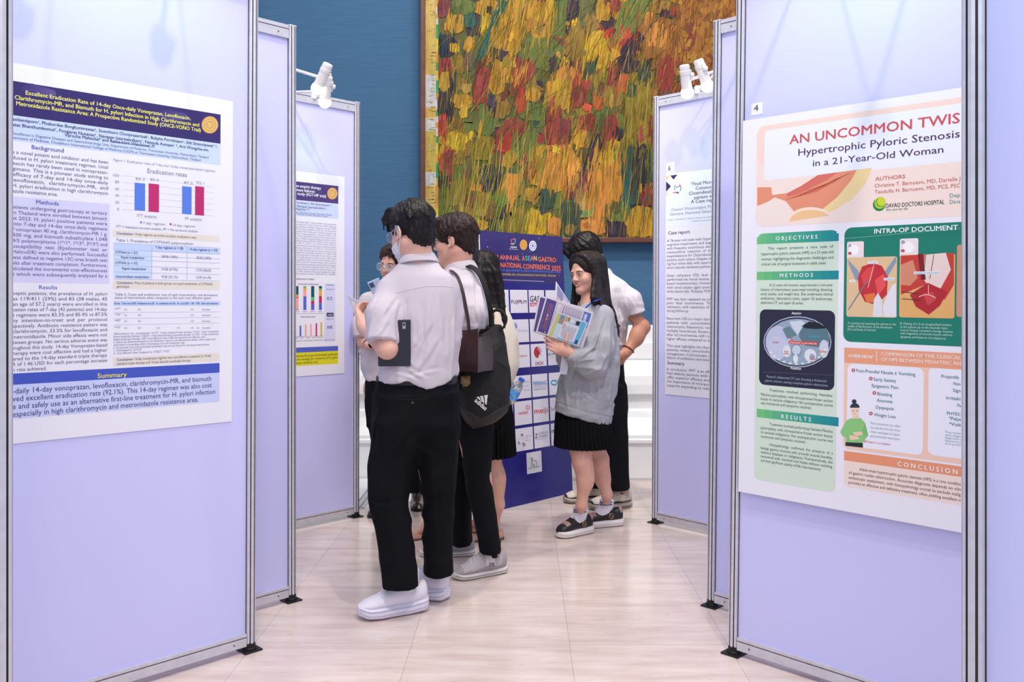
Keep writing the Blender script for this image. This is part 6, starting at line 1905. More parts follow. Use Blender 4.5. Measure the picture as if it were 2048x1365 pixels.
def letter_on_shoe(o, t, zc, size, s, m, side, L):
    cu = bpy.data.curves.new('t', 'FONT'); cu.body = s; cu.size = size; cu.extrude = .0008; cu.offset = .001
    to = bpy.data.objects.new('t', cu); COL.objects.link(to)
    bpy.context.view_layer.update()
    me = bpy.data.meshes.new_from_object(to.evaluated_get(bpy.context.evaluated_depsgraph_get()))
    bpy.data.objects.remove(to); bpy.data.curves.remove(cu)
    me.materials.clear(); me.materials.append(m)
    ob = bpy.data.objects.new('emblem', me); COL.objects.link(ob); ob.parent = o
    ob.matrix_local = Matrix.Translation((t * L, side, zc)) @ Matrix.Rotation(math.radians(180 if side > 0 else 0), 4, 'Z') @ Matrix.Rotation(math.radians(72), 4, 'X')
    return ob
o1, M1 = shoe(B.e, *SH[0], 'shoe', .285, gm, gl, NB_, mat('lace_white', (220, 216, 222), rough=0.8))
letter_on_shoe(o1, .40, .050, .036, 'N', gd, .0425, .285)
o2, M2 = shoe(B.e, *SH[1], 'shoe', .285, gm, gl, NB_, mat('lace_white', (220, 216, 222), rough=0.8))
for an, d_ in ((la, ld), (ra, rd)): sock(B, an, d_, mat('sock_black', (24, 22, 26), rough=.9), .05, .04)

# brown tote hanging from his shoulder ---------------------------------------------------------
leather = mat('brown_leather', (50, 30, 34), rough=0.26, spec=0.6, noise=(18, 0.25), bump=(90, 0.25), coat=0.3)
leather_in = mat('bag_lining', (26, 20, 20), rough=0.9)
corner_t, corner_b = at(953, 658, 3.93), at(955, 745, 3.93)
tote = empty('tote_bag', Matrix.Translation(corner_b), 'dark brown leather tote bag hanging at the side of the man with backpack strap', 'bag')
def T_(p): return Vector(p) - corner_b
fd = Vector((-.95, .28, 0)).normalized(); gd_ = Vector((.55, .835, 0)).normalized()
mb = MB()
W1, G1, Hh = .24, .135, (corner_t - corner_b).length
nx, nz = 9, 8
def front(u, w, back=False):
    bulge = .010 * math.sin(math.pi * u) * math.sin(math.pi * min(1, w * 1.2))
    z = Hh * w + (-.010 * math.sin(math.pi * u) if w == 1 else 0)
    p = fd * (W1 * u) + Vector((0, 0, z)) - gd_ * bulge
    if back: p = fd * (W1 * u) + Vector((0, 0, z)) + gd_ * (G1 * (.80 + .2 * (1 - w)) + bulge)
    return p
for back in (False, True):
    vs = [front(i / nx, j / nz, back) for j in range(nz + 1) for i in range(nx + 1)]
    fs = [(j * (nx + 1) + i, j * (nx + 1) + i + 1, (j + 1) * (nx + 1) + i + 1, (j + 1) * (nx + 1) + i) for j in range(nz) for i in range(nx)]
    if not back: fs = [tuple(reversed(f)) for f in fs]
    mb.add(vs, fs, leather)
for u in (0, 1):
    vs, fs = [], []
    for j in range(nz + 1):
        w = j / nz
        a, c = front(u, w), front(u, w, True)
        m_ = (a + c) / 2 + fd * (.042 * w ** 1.5 * (1 if u == 0 else -1))
        for k in range(7):
            t = k / 6
            q = (a * (1 - t) + m_ * t * 1.0) if False else (a * (1 - t) ** 2 + m_ * 2 * t * (1 - t) + c * t ** 2)
            vs.append(q - Vector((0, 0, .03 * w * math.sin(math.pi * t) * (1 if j == nz else .4))))
    for j in range(nz):
        for k in range(6):
            q = (j * 7 + k, j * 7 + k + 1, (j + 1) * 7 + k + 1, (j + 1) * 7 + k)
            fs.append(q if u == 0 else tuple(reversed(q)))
    mb.add(vs, fs, leather)
mb.add([front(0, 0), front(1, 0), front(1, 0, True), front(0, 0, True)], [(0, 1, 2, 3)], leather)
mb.add([p + Vector((0, 0, -.03)) for p in (front(.02, 1), front(.98, 1), front(.98, 1, True), front(.02, 1, True))], [(0, 3, 2, 1)], leather_in)
tb = mb.build('body', tote); smooth_angle(tb, 55)
mb = MB()
mb.tube([front(0, w) + fd * -.001 for w in (0, .2, .5, .8, 1)], .0032, leather, 8)
mb.tube([front(0, 0)] + [front(0, 0) + gd_ * (G1 * t) - fd * .002 + Vector((0, 0, .004 * math.sin(math.pi * t))) for t in (.25, .5, .75, 1)], .0032, leather, 8)
mb.build('piping', tote)
strap_dark = mat('strap_dark_brown', (40, 28, 32), rough=0.45)
def strap(parent, pts, wv, th, m, name='strap'):
    mb = MB(); mb.ribbon(spline(pts), wv, th, m); return smooth_angle(mb.build(name, parent), 50)
strap(tote, [T_(at(938, 662, 3.935)), T_(at(936, 640, 3.945)), T_(at(931, 612, 3.96)), T_(at(925, 583, 3.985)), T_(at(916, 556, 4.04)), T_(at(905, 543, 4.12)), T_(at(897, 539, 4.24))], Vector((.007, .004, 0)), .004, strap_dark)

# black backpack ----------------------------------------------------------------------------------
nylon = mat('black_nylon', (20, 20, 22), rough=0.72, noise=(40, 0.2), bump=(500, 0.12)); nylon_base = mat('backpack_base', (44, 38, 39), rough=0.6); zip_m = mat('zip_tape', (10, 10, 12), rough=0.5)
DB = 4.10
K = Person.__new__(Person); K.b = Vector((at(968, 850, DB).x, DB, 0))
bpz = at(968, 852, DB).z
K.e = empty('backpack', Matrix.Translation(K.b), 'black backpack with white striped sports logo hanging behind the brown tote', 'backpack')
P = K.p; S_ = K.sec
v = Vol((-.2, -.16, .55), (.2, .2, 1.30), .0055)
v.loft([S_(974, 1002, 652, DB + .05, .035), S_(958, 1008, 672, DB + .05, .06), S_(938, 1013, 700, DB + .04, .085), S_(922, 1019, 745, DB + .03, .098), S_(914, 1021, 790, DB + .02, .10), S_(916, 1014, 820, DB + .02, .095), S_(930, 992, 842, DB + .02, .07), S_(942, 968, 853, DB + .02, .04)], .01, 2.4)
v.folds(.010, .10, .10, .13, 3.0, True)
v.disp(lambda x, y, z: .0035 * np.exp(-(((z - P(0, 705, DB)[2]) - (x * .5)) / .006) ** 2) + .0035 * np.exp(-(((z - P(0, 795, DB)[2]) + (x * .45)) / .006) ** 2))
zbase = P(0, 812, DB)[2]
vb = Vol((-.2, -.16, .55), (.2, .2, 1.30), .0055)
vb.v = v.v - .0022
v.mesh('bag_body', nylon, K.e)
K_bvh = v.bvh()
vb.cut(lambda x, y, z: z - (zbase - .050 + .55 * np.abs(x + .01)), .003)
vb.mesh('bag_base', nylon_base, K.e)
seam(K, K_bvh, [(953, 668), (952, 700), (951, 750), (950, 785)], zip_m, .0022, 'zip', K.e)
seam(K, K_bvh, [(951, 765), (978, 783), (1012, 797)], zip_m, .002, 'pocket_zip', K.e)
seam(K, K_bvh, [(960, 690), (985, 720), (1003, 730), (1015, 735)], zip_m, .002, 'zip', K.e)
strap(K.e, [P(986, 660, DB + .04), P(983, 640, DB + .035), P(985, 626, DB + .03), P(994, 620, DB + .03), P(1004, 624, DB + .03), P(1012, 636, DB + .03), P(1011, 648, DB + .03), P(1003, 660, DB + .03), P(996, 668, DB + .03)], Vector((.002, .012, .004)), .010, nylon, 'top_handle')
strap(K.e, [P(984, 655, DB + .06), P(981, 620, DB + .02), P(975, 590, DB + .0), P(966, 562, DB + .01), P(955, 543, DB + .03), P(940, 533, DB + .07), P(926, 534, DB + .10), P(916, 547, DB + .06), P(912, 580, DB - .02), P(910, 640, DB - .05), P(915, 720, DB - .04), P(925, 790, DB - .03)], Vector((.010, .008, .004)), .007, nylon, 'shoulder_strap')
# logo printed on the bag: three slanted bars and the word
logo_w = mat('logo_white', (232, 232, 234), rough=0.6)
def decal(person, bvh, polys, m, name, parent, lift=.0016):
    mb = MB()
    for ring in polys:
        q = [on_cam(person, bvh, x, y, lift) for (x, y) in ring]
        if all(c is not None for c in q): mb.add(q, [tuple(range(len(q)))], m)
    return mb.build(name, parent) if mb.v else None
def text_polys(s, org, ex, ey, bold=.02):
    """glyph faces in photo pixels: origin, unit advance and unit height vectors"""
    cu = bpy.data.curves.new('t', 'FONT'); cu.body = s; cu.size = 1; cu.resolution_u = 2; cu.offset = bold
    to = bpy.data.objects.new('t', cu); COL.objects.link(to); bpy.context.view_layer.update()
    me = bpy.data.meshes.new_from_object(to.evaluated_get(bpy.context.evaluated_depsgraph_get()))
    bpy.data.objects.remove(to); bpy.data.curves.remove(cu)
    xs = [q.co.x for q in me.vertices]; x0, x1 = min(xs), max(xs)
    out = [[(org[0] + (me.vertices[i].co.x - x0) / (x1 - x0) * ex[0] + me.vertices[i].co.y / .7 * ey[0], org[1] + (me.vertices[i].co.x - x0) / (x1 - x0) * ex[1] + me.vertices[i].co.y / .7 * ey[1]) for i in p.vertices] for p in me.polygons]
    bpy.data.meshes.remove(me)
    return out
def quads(a, b, c, d, n=4):
    out = []
    for k in range(n):
        t, u = k / n, (k + 1) / n
        L = lambda p, q, w: (p[0] + (q[0] - p[0]) * w, p[1] + (q[1] - p[1]) * w)
        out.append([L(a, d, t), L(b, c, t), L(b, c, u), L(a, d, u)])
    return out
pol = quads((952.5, 793.5), (957.5, 792.8), (962, 801), (953, 795.8)) + quads((959.5, 792.3), (966.5, 791.4), (969, 805.5), (963, 801.7)) + quads((968, 790.8), (975.2, 790.1), (973.5, 808), (971, 806.3)) 
pol = quads((953, 795), (958, 793.6), (962.5, 803), (957, 799)) + quads((960, 792.8), (966.3, 792), (968.4, 806.6), (964, 803.8)) + quads((968.5, 791.3), (975.4, 790.4), (973, 810.5), (970.2, 807.8))
decal(K, K_bvh, pol + text_polys('adidas', (948.6, 803), (22, 19), (5.2, -7.2), .03), logo_w, 'logo', K.e)
# fluffy key charm
ch = Person.__new__(Person); ch.b = at(931, 764, DB - .12)
ch.e = empty('bag_charm', Matrix.Translation(ch.b), 'small golden fluffy charm hanging below the brown tote', 'charm')
v = Vol((-.04, -.04, -.04), (.04, .04, .04), .003)
v.ell((0, 0, 0), (.021, .018, .022), None, .01); v.ell((-.012, 0, .018), (.008, .007, .009), None, .008); v.ell((.012, 0, .018), (.008, .007, .009), None, .008)
v.folds(.007, .008, .008, .008, 1, True)
v.mesh('charm_body', mat('golden_fluff', (120, 100, 62), rough=0.9), ch.e)
mb = MB(); mb.tube([(0, 0, .02), (.002, 0.004, .035), (0, .008, .05)], .0015, strap_dark, 6); mb.build('cord', ch.e)
# water bottle in the side pocket
b0, b1 = at(1017, 806, DB + .035), at(1045, 757, DB + .035)
bt = empty('water_bottle', Matrix.Translation(b0), 'clear plastic water bottle with blue cap and label tilting out of the backpack pocket', 'bottle')
Mz = z_to((0, 0, 0), b1 - b0); Lb = (b1 - b0).length
pet = mat('clear_pet', (236, 242, 250), rough=0.08, trans=0.85, spec=0.5)
mb = MB(); R_ = .0265
mb.lathe([(0, 0), (R_ * .85, 0), (R_, .006), (R_, Lb * .55), (R_ * .97, Lb * .58), (R_, Lb * .61), (R_ * .9, Lb * .70), (R_ * .48, Lb * .84), (R_ * .45, Lb * .90), (0, Lb * .90)], Mz, pet, 24)
smooth_angle(mb.build('bottle_body', bt))
mb = MB(); mb.lathe([(R_ + .0003, Lb * .16), (R_ + .0012, Lb * .165), (R_ + .0012, Lb * .50), (R_ + .0003, Lb * .505)], Mz, mat('bottle_label', (84, 150, 226), rough=0.35, noise=(60, 0.55)), 24)
lb_ = mb.build('label', bt); smooth_angle(lb_)
mb = MB(); mb.lathe([(0, Lb * .885), (R_ * .56, Lb * .885), (R_ * .56, Lb * .99), (R_ * .5, Lb), (0, Lb)], Mz, mat('bottle_cap', (52, 92, 206), rough=0.4), 20); smooth_angle(mb.build('cap', bt))

# =================================================================== woman with long black hair in cream top
D = 4.72
C_ = Person(onfloor(985, 1082), 'woman with long straight black hair, cream top and black pleated skirt, back to the camera')
P = C_.p; S_ = C_.sec
HC = P(962, 546, D); HR = rot(62, -10, 0)
v = Vol((-.32, -.3, -.02), (.30, .35, 1.6), .0115, [((HC[0] - .14, HC[1] - .13, HC[2] - .17), (HC[0] + .14, HC[1] + .13, HC[2] + .13), .005)])
h = add_head(v, HC, HR, .95)
v.cone(h(0, -.03, -.055), P(976, 605, D), .046, .05, .03); v.cone(P(976, 605, D), P(985, 660, D), .06, .09, .04); v.cone(P(985, 660, D), P(985, 800, D), .09, .1, .05)
ls, le, lw = P(972, 632, D - .13), P(955, 715, D - .16), P(925, 690, D - .1)
v.cone(P(978, 625, D), ls, .05, .042, .03); v.cone(ls, le, .04, .035, .03); v.cone(le, lw, .035, .024, .02); add_hand(v, lw, (-1, .2, .3), (0, .3, 1), (25, 30, 25), .1, .88, False)
rs, re, rw = P(975, 632, D + .14), P(955, 715, D + .16), P(925, 690, D + .1)
v.cone(P(978, 625, D), rs, .05, .042, .03); v.cone(rs, re, .04, .035, .03); v.cone(re, rw, .035, .024, .02); add_hand(v, rw, (-1, -.2, .3), (0, -.3, 1), (25, 30, 25), .1, .88, True)
SH = [(onfloor(1008, 1078) - C_.b, onfloor(944, 1082) - C_.b), (onfloor(985, 1062) - C_.b, onfloor(926, 1066) - C_.b)]
la, lf, ld = ankle_of(*SH[0], .235, .085); ra, rf, rd = ankle_of(*SH[1], .235, .085)
v.chain([P(984, 820, D - .03), P(983, 915, D - .05), P(992, 958, D - .04), P(996, 1010, D - .03), la], [.09, .050, .042, .033, .029], .025)
v.ell(P(995, 960, D - .025), (.041, .045, .09), None, .03)
v.chain([P(972, 820, D + .05), P(968, 915, D + .1), P(970, 960, D + .12), P(968, 1010, D + .13), ra], [.09, .050, .042, .033, .029], .025)
v.cone(la, lf - np.array((0, 0, .012)), .028, .014, .02); v.cone(ra, rf - np.array((0, 0, .012)), .028, .014, .02)
v.mesh('body', [skin, lip], C_.e, head_mats(h, HR, .95))
eyes(C_.e, h, HR, .95)
r = random.Random(5)
v = Vol(P(975, 600, D) - np.array((.22, .2, .34)), P(975, 600, D) + np.array((.22, .2, .30)), .0052)
v.ell(h(0, -.014, .040), np.array((.086, .106, .090)) * .95, HR, .02); v.ell(h(0, .12, -.050), np.array((.066, .080, .115)) * .95, HR, .012, 's')
pth = []
for i in range(120):
    t = r.random(); dpt = r.uniform(-1, 1)
    x0 = 950 + 40 * t
    pth.append([P(958 + 10 * t, 510 + r.uniform(0, 6), D + .05 * dpt), P(950 + 46 * t + r.uniform(-2, 2), 545, D + .10 * dpt - .0), P(950 + 55 * t, 590, D + .11 * dpt), P(955 + 58 * t + r.uniform(-3, 3), 640, D - .02 + .11 * dpt), P(966 + 56 * t + r.uniform(-5, 5), 672 + r.uniform(-6, 24), D - .02 + .10 * dpt)])
strands(v, [spline(q, 2) for q in pth], .017, .004, .010)
v.disp(lambda x, y, z: .004 * (vnoise(x / .009, y / .009, z / .14) - .5))
v.mesh('hair', hair_black, C_.e)
cream = mat('cream_knit', (232, 224, 208), rough=0.85, sheen=0.2, bump=(250, 0.2))
v = Vol((-.3, -.3, .75), (.3, .32, 1.36), .0065)
v.loft([S_(948, 1006, 602, D, .06), S_(942, 1016, 618, D, .13), S_(938, 1030, 650, D, .15), S_(938, 1037, 690, D, .15), S_(940, 1038, 725, D, .145), S_(944, 1030, 755, D, .135), S_(948, 1020, 775, D, .13)], .02, 2.2)
v.folds(.007, .10, .10, .16, 2.0, True)
v.mesh('top', cream, C_.e)
v = Vol((-.34, -.34, .42), (.34, .36, .98), .0058)
v.loft([S_(948, 1018, 752, D, .125), S_(944, 1022, 800, D, .15), S_(940, 1028, 860, D, .17), S_(938, 1031, 909, D, .185)], .01, 2.0, 'u', (34, .020))
v.mesh('skirt', black_skirt, C_.e)
tanp = mat('flat_shoe_tan', (206, 158, 136), rough=0.45); tans = mat('flat_sole_brown', (96, 66, 56), rough=0.6)
FLAT = dict(tx=[0, .03, .12, .3, .5, .62, .75, .9, 1], th=[.045, .056, .050, .032, .026, .034, .036, .028, .014], sole_top=[.012, .010, .009, .009, .009, .012], sole_bot=[.002, 0, 0, 0, .001, .005], w=.86, taper=.25, flare=1.02)
shoe(C_.e, *SH[0], 'shoe', .235, tanp, tans, FLAT)
shoe(C_.e, *SH[1], 'shoe', .235, tanp, tans, FLAT)

# =================================================================== man facing the camera behind the masked man
D = 5.24
E4 = Person(onfloor(790, 1028), 'man in glasses facing the camera, half hidden behind the shoulder of the masked man')
P = E4.p; S_ = E4.sec
HC = P(789, 530, D - .02); HR = rot(150, -8, -6)
v = Vol((-.34, -.3, -.02), (.34, .3, 1.68), .0115, [((HC[0] - .13, HC[1] - .14, HC[2] - .16), (HC[0] + .13, HC[1] + .14, HC[2] + .13), .0042)])
h = add_head(v, HC, HR, .99)
v.cone(h(0, -.03, -.055), P(782, 580, D), .054, .06, .03); v.cone(P(782, 580, D), P(772, 650, D), .06, .1, .05); v.cone(P(772, 650, D), P(770, 770, D), .11, .11, .05)
rs, re, rw = P(742, 616, D - .04), P(728, 684, D - .06), P(742, 690, D - .20)
v.cone(P(772, 610, D), rs, .05, .036, .03); v.cone(rs, re, .038, .040, .03); v.cone(re, rw, .040, .027, .02); add_hand(v, rw, (.8, -.3, .2), (0, 0, 1), (30, 40, 30), .1, .95, True)
ls, le, lw = P(812, 616, D), P(800, 670, D - .06), P(776, 612, D - .18)
v.cone(P(772, 610, D), ls, .05, .036, .03); v.cone(ls, le, .038, .040, .03); v.cone(le, lw, .040, .027, .02); add_hand(v, lw, (-.5, -.1, .85), (-.3, .9, 0), (35, 40, 30), .1, .95, False)
SH = [(onfloor(768, 1016) - E4.b, onfloor(742, 1040) - E4.b), (onfloor(832, 1004) - E4.b, onfloor(840, 1040) - E4.b)]
ra, rf, rd = ankle_of(*SH[0], .28); la, lf, ld = ankle_of(*SH[1], .28)
v.chain([P(795, 780, D), P(824, 890, D), la], [.085, .055, .038], .03); v.chain([P(755, 780, D), P(766, 890, D), ra], [.085, .055, .038], .03)
v.cone(la, lf, .031, .018, .02); v.cone(ra, rf, .031, .018, .02)
v.mesh('body', [skin, lip], E4.e, head_mats(h, HR, .99))
hair_short(E4.e, h, HR, hair_soft, .99, seed=12, fringe=.10, vol=1.02, nape=-.06, line=.088)
eyes(E4.e, h, HR, .99, (0, -.2), .2); brows(E4.e, h, hair_brown, .0026)
glasses(E4.e, h, silver, hh=.021, ww=.026, w=.033, lens=lens_m, thick=.0019)
mb = MB(); mb.tube([h(-.024, .083, -.052), h(-.012, .0925, -.0595), h(.0, .096, -.061), (h(.012, .0925, -.0595)), h(.024, .083, -.052)], [.001, .0018, .002, .0018, .001], lip, 6); mb.build('smile_line', E4.e)
v = Vol((-.34, -.28, .78), (.34, .28, 1.42), .0068)
v.loft([S_(756, 808, 573, D, .07), S_(738, 822, 588, D, .10), S_(724, 832, 610, D, .13), S_(720, 832, 660, D, .14), S_(720, 828, 710, D, .14), S_(726, 822, 745, D, .135), S_(730, 818, 760, D, .13)], .02, 2.2)
sleeve(v, [P(738, 606, D - .04), P(730, 650, D - .06), P(728, 676, D - .08)], [.062, .07, .066], .03)
sleeve(v, [P(812, 606, D), P(806, 640, D - .03), P(803, 662, D - .05)], [.062, .07, .066], .03)
v.folds(.009, .09, .09, .14, 4.0, True); v.folds(.006, .15, .15, .05, 2.0, True)
sh = v.mesh('shirt', white_cotton, E4.e)
collar_band(sh, P(783, 580, D), rot(155, 0, 0), .066, .068, .03, white_cotton)
v = Vol((-.34, -.28, .08), (.34, .3, .9), .009)
v.loft([S_(732, 818, 742, D, .13), S_(732, 824, 800, D, .14), S_(736, 832, 850, D, .12)], .02, 2.2)
v.loft([S_(734, 796, 800, D, .11), S_(740, 794, 870, D, .09), S_(744, 790, 940, D, .08), S_(744, 786, 1008, D, .075)], .03, 2.2)
v.loft([S_(772, 836, 800, D, .11), S_(794, 848, 870, D, .09), S_(806, 850, 930, D, .08), S_(808, 848, 986, D, .075)], .03, 2.2)
v.folds(.008, .1, .1, .14, 3.0, True)
v.hem([P(765, 1004, D), P(828, 983, D)])
v.mesh('trousers', black_wool, E4.e)
bl = mat('black_polished_leather', (26, 25, 28), rough=0.25, spec=0.6, coat=0.4); bs = mat('black_rubber', (14, 14, 15), rough=0.7)
DRESS = dict(tx=[0, .03, .12, .25, .36, .46, .6, .75, .9, 1], th=[.075, .10, .12, .13, .13, .10, .070, .052, .046, .030], sole_top=[.026, .024, .014, .014, .014, .018], sole_bot=[.002, 0, 0, 0, .001, .006], w=.96, taper=.35, flare=1.02)
shoe(E4.e, *SH[0], 'shoe', .28, bl, bs, DRESS)
shoe(E4.e, *SH[1], 'shoe', .28, bl, bs, DRESS)
for an, d_ in ((la, ld), (ra, rd)): sock(E4, an, d_, mat('sock_black', (24, 22, 26), rough=.9), .05, .05)
mb = MB(); wc = rw * .75 + re * .25
Mw = z_to(wc, rw); mb.lathe([(.031, -.009), (.0335, -.009), (.0335, .009), (.031, .009), (.031, -.009)], Mw, blk_frame, 20)
mb.build('wristwatch', E4.e)
ph = empty('phone', Matrix.Translation(at(757, 583, D - .22)), 'pale blue phone held up by the man facing the camera', 'phone')
Mp = (Matrix.Rotation(math.radians(-24), 4, 'Y') @ Matrix.Rotation(math.radians(20), 4, 'X'))
mb = MB(); mb.box((-.036, -.0042, -.074), (.036, .0042, .074), mat('phone_case_blue', (186, 208, 240), rough=0.25), .003); q = mb.build('case', ph); q.matrix_local = Mp
mb = MB(); mb.box((-.031, .0040, -.068), (.031, .0050, .068), mat('phone_screen', (40, 44, 60), rough=0.1)); q = mb.build('screen', ph); q.matrix_local = Mp
mb = MB(); mb.box((-.030, -.0062, .036), (-.004, -.0040, .066), mat('phone_camera', (70, 86, 120), rough=0.2), .001); q = mb.build('camera_bump', ph); q.matrix_local = Mp

# =================================================================== woman in the grey sweatshirt
D = 4.85
G = Person(onfloor(1176, 1068), 'long-haired woman in grey sweatshirt and black pleated skirt, holding conference prints')
P = G.p; S_ = G.sec
HC = P(1173, 546, D); HR = rot(128, -10, 4)
hs = .96
v = Vol((-.38, -.36, -.02), (.30, .34, 1.64), .0105, [((HC[0] - .14, HC[1] - .14, HC[2] - .16), (HC[0] + .14, HC[1] + .14, HC[2] + .13), .0036), ((P(1100, 660, D)[0], -.40, P(0, 712, D)[2]), (P(1142, 660, D)[0], -.12, P(0, 652, D)[2]), .0034)])
h = add_head(v, HC, HR, hs)
v.cone(h(0, -.03, -.055), P(1182, 612, D), .046, .05, .03); v.cone(P(1182, 612, D), P(1185, 660, D), .06, .09, .04); v.cone(P(1185, 660, D), P(1172, 800, D), .09, .1, .05)
ls, le, lw = P(1204, 642, D - .10), P(1190, 728, D - .19), P(1134, 704, D - .25)
v.cone(P(1182, 634, D), ls, .05, .036, .03); v.cone(ls, le, .038, .037, .03); v.cone(le, lw, .036, .025, .02)
add_hand(v, lw, P(1100, 687, D - .245) - lw, (.05, -1.0, .25), (8, 14, 10), .12, .90, False, 2.0, tdirs=((.15, .25, 1.0), (.25, 1.0, .12)))
rs, re, rw = P(1160, 632, D + .11), P(1136, 720, D + .08), P(1122, 640, D - .16)
v.cone(P(1182, 628, D), rs, .05, .042, .03); v.cone(rs, re, .042, .037, .03); v.cone(re, rw, .036, .025, .02)
add_hand(v, rw, (-.25, -.2, .9), (.1, -1, 0), (20, 25, 20), .1, .9, True)
k1, k2 = P(1164, 925, D - .10), P(1200, 920, D + .08)
SH = [(onfloor(1184, 1064) - G.b, onfloor(1109, 1079) - G.b), (onfloor(1246, 1050) - G.b, onfloor(1170, 1056) - G.b)]
a1, f1, d1 = ankle_of(*SH[0], .25, .12, .33); a2, f2, d2 = ankle_of(*SH[1], .25, .12, .41)
v.chain([P(1155, 835, D - .04), P(1162, 900, D - .09), k1, P(1169, 965, D - .09), P(1163, 1010, 4.77), a1], [.085, .058, .050, .039, .028, .025], .025)
v.ell(P(1173, 950, D - .075), (.043, .050, .085), None, .03)
v.chain([P(1182, 835, D + .05), P(1188, 895, D + .08), k2, P(1206, 960, D + .11), P(1214, 990, 4.955), a2], [.085, .056, .048, .038, .028, .025], .025)
v.ell(P(1204, 945, D + .12), (.040, .048, .08), None, .03)
v.cone(a1, f1, .024, .016, .01); v.cone(a2, f2, .024, .016, .01)
v.mesh('body', [skin, lip], G.e, head_mats(h, HR, hs))
eyes(G.e, h, HR, hs, (0, -1.0), .9); brows(G.e, h, hair_soft, .0022)
mb = MB(); mb.tube([h(-.012, .0915, -.0605), h(0, .0955, -.0605), h(.012, .0915, -.0605)], [.0012, .0024, .0012], mat('teeth', (236, 230, 226), rough=0.3), 6); mb.build('teeth', G.e)
# hair: parted, falling down the back and along the cheek
r = random.Random(8)
hm = hair_mat('hair_long_dark', (36, 29, 30))
v = Vol(P(1180, 575, D) - np.array((.20, .22, .32)), P(1180, 575, D) + np.array((.24, .22, .24)), .005)
v.ell(h(0, -.016, .042), np.array((.085, .103, .087)) * hs, HR, .02); v.ell(h(.004, .124, -.035), np.array((.074, .090, .122)) * hs, HR, .010, 's')
pth = []
for i in range(105):       # near side and back
    t = r.random() ** .8
    q = [h(r.uniform(-.012, .006), .050 - .105 * t, .108 - .004 * t), h(-.046 - r.uniform(0, .006), .046 - .112 * t, .096 - .006 * t), h(-.076 - r.uniform(-.004, .007), .036 - .115 * t, .048),
         h(-.080 - r.uniform(-.006, .008) + .02 * t, .028 - .115 * t, -.03), P(1182 + 34 * t + r.uniform(-2, 2), 596, D - .125 + .10 * t + r.uniform(-.012, .012)), P(1188 + 36 * t, 612, D - .09 + .09 * t)]
    if t > .58:
        u = (t - .50) / .50
        q[-1] = P(1200 + 18 * u + r.uniform(-3, 3), 622, D - .155 + .15 * u)
        q.append(P(1214 + 16 * u + r.uniform(-4, 4), 646 + r.uniform(-8, 10), D - .15 + .15 * u))
        if u > .3: q.append(P(1223 + 14 * u + r.uniform(-3, 3), 664 + r.uniform(-10, 14), D - .13 + .14 * u))
    pth.append(spline(q, 3))
for i in range(46):        # far side
    t = r.random()
    pth.append(spline([h(.002, .050 - .09 * t, .108), h(.046, .048 - .10 * t, .096), h(.074, .044 - .10 * t, .052), h(.082, .038 - .10 * t, -.03), P(1146 + 12 * t + r.uniform(-3, 3), 592, D + .05 + .03 * t), P(1144 + 14 * t + r.uniform(-3, 3), 612 + r.uniform(-8, 6), D + .04 + .02 * t)], 3))
strands(v, pth, .0115, .003, .008)
v.disp(lambda x, y, z: .0035 * (vnoise(x / .008, y / .008, z / .12) - .5))
v.mesh('hair', hm, G.e)
mb = MB()
for i in range(90):
    t = r.uniform(.6, 1)
    q = [h(-.082, .03 - .11 * t, .03), h(-.089, .026 - .11 * t, -.04), P(1186 + 36 * t, 600, D - .14 + .12 * t), P(1204 + 26 * t + r.uniform(-4, 4), 634 + r.uniform(-8, 8), D - .17 + .16 * t), P(1218 + 20 * t + r.uniform(-5, 5), 664 + r.uniform(-14, 14), D - .15 + .16 * t)]
    mb.tube(spline(q, 4), .0011, hm, 4)
mb.build('loose_hair', G.e)
grey = mat('grey_marl_jersey', (168, 169, 176), rough=0.95, spec=0.1, sheen=0.0, noise=(220, 0.10), bump=(260, 0.22))
v = Vol((-.40, -.38, .62), (.28, .28, 1.34), .0058)
v.loft([S_(1166, 1200, 604, D, .060), S_(1156, 1218, 616, D, .095), S_(1146, 1230, 640, D, .13), S_(1136, 1236, 680, D, .150), S_(1126, 1237, 730, D, .160), S_(1116, 1231, 780, D, .165), S_(1110, 1225, 815, D, .165), S_(1111, 1218, 850, D, .150)], .02, 2.3)
hp = P(1165, 834, D)
v.cut(lambda x, y, z: (hp[2] - z) + .26 * (hp[0] - x) * 1.0 - .10 * (y - 0) * 0, .006)
v.cone(P(1206, 632, D - .10), P(1198, 690, D - .15), .062, .074, .035); v.cone(P(1198, 690, D - .15), P(1186, 728, D - .19), .074, .070, .03)
sleeve(v, [P(1186, 728, D - .19), P(1160, 719, D - .215), P(1139, 706, D - .245)], [.070, .056, .040], .03)
sleeve(v, [P(1162, 636, D + .10), P(1138, 716, D + .08), P(1126, 668, D - .09)], [.062, .068, .045], .03)
v.folds(.012, .06, .06, .12, 3.7, True, lambda x, y, z: np.clip((P(0, 640, D)[2] - z) / .1, .2, 1))
v.folds(.010, .12, .12, .045, 7.7, True, lambda x, y, z: np.clip((P(0, 690, D)[2] - z) / .1, 0, 1))
hb = lambda x, z: (z - hp[2]) - .26 * (hp[0] - x)
v.disp(lambda x, y, z: np.where(np.abs(hb(x, z) - .05) < .004, .004, 0.0) + np.where(hb(x, z) < .048, .0012 * np.sin(np.arctan2(y, x) * 120), 0))
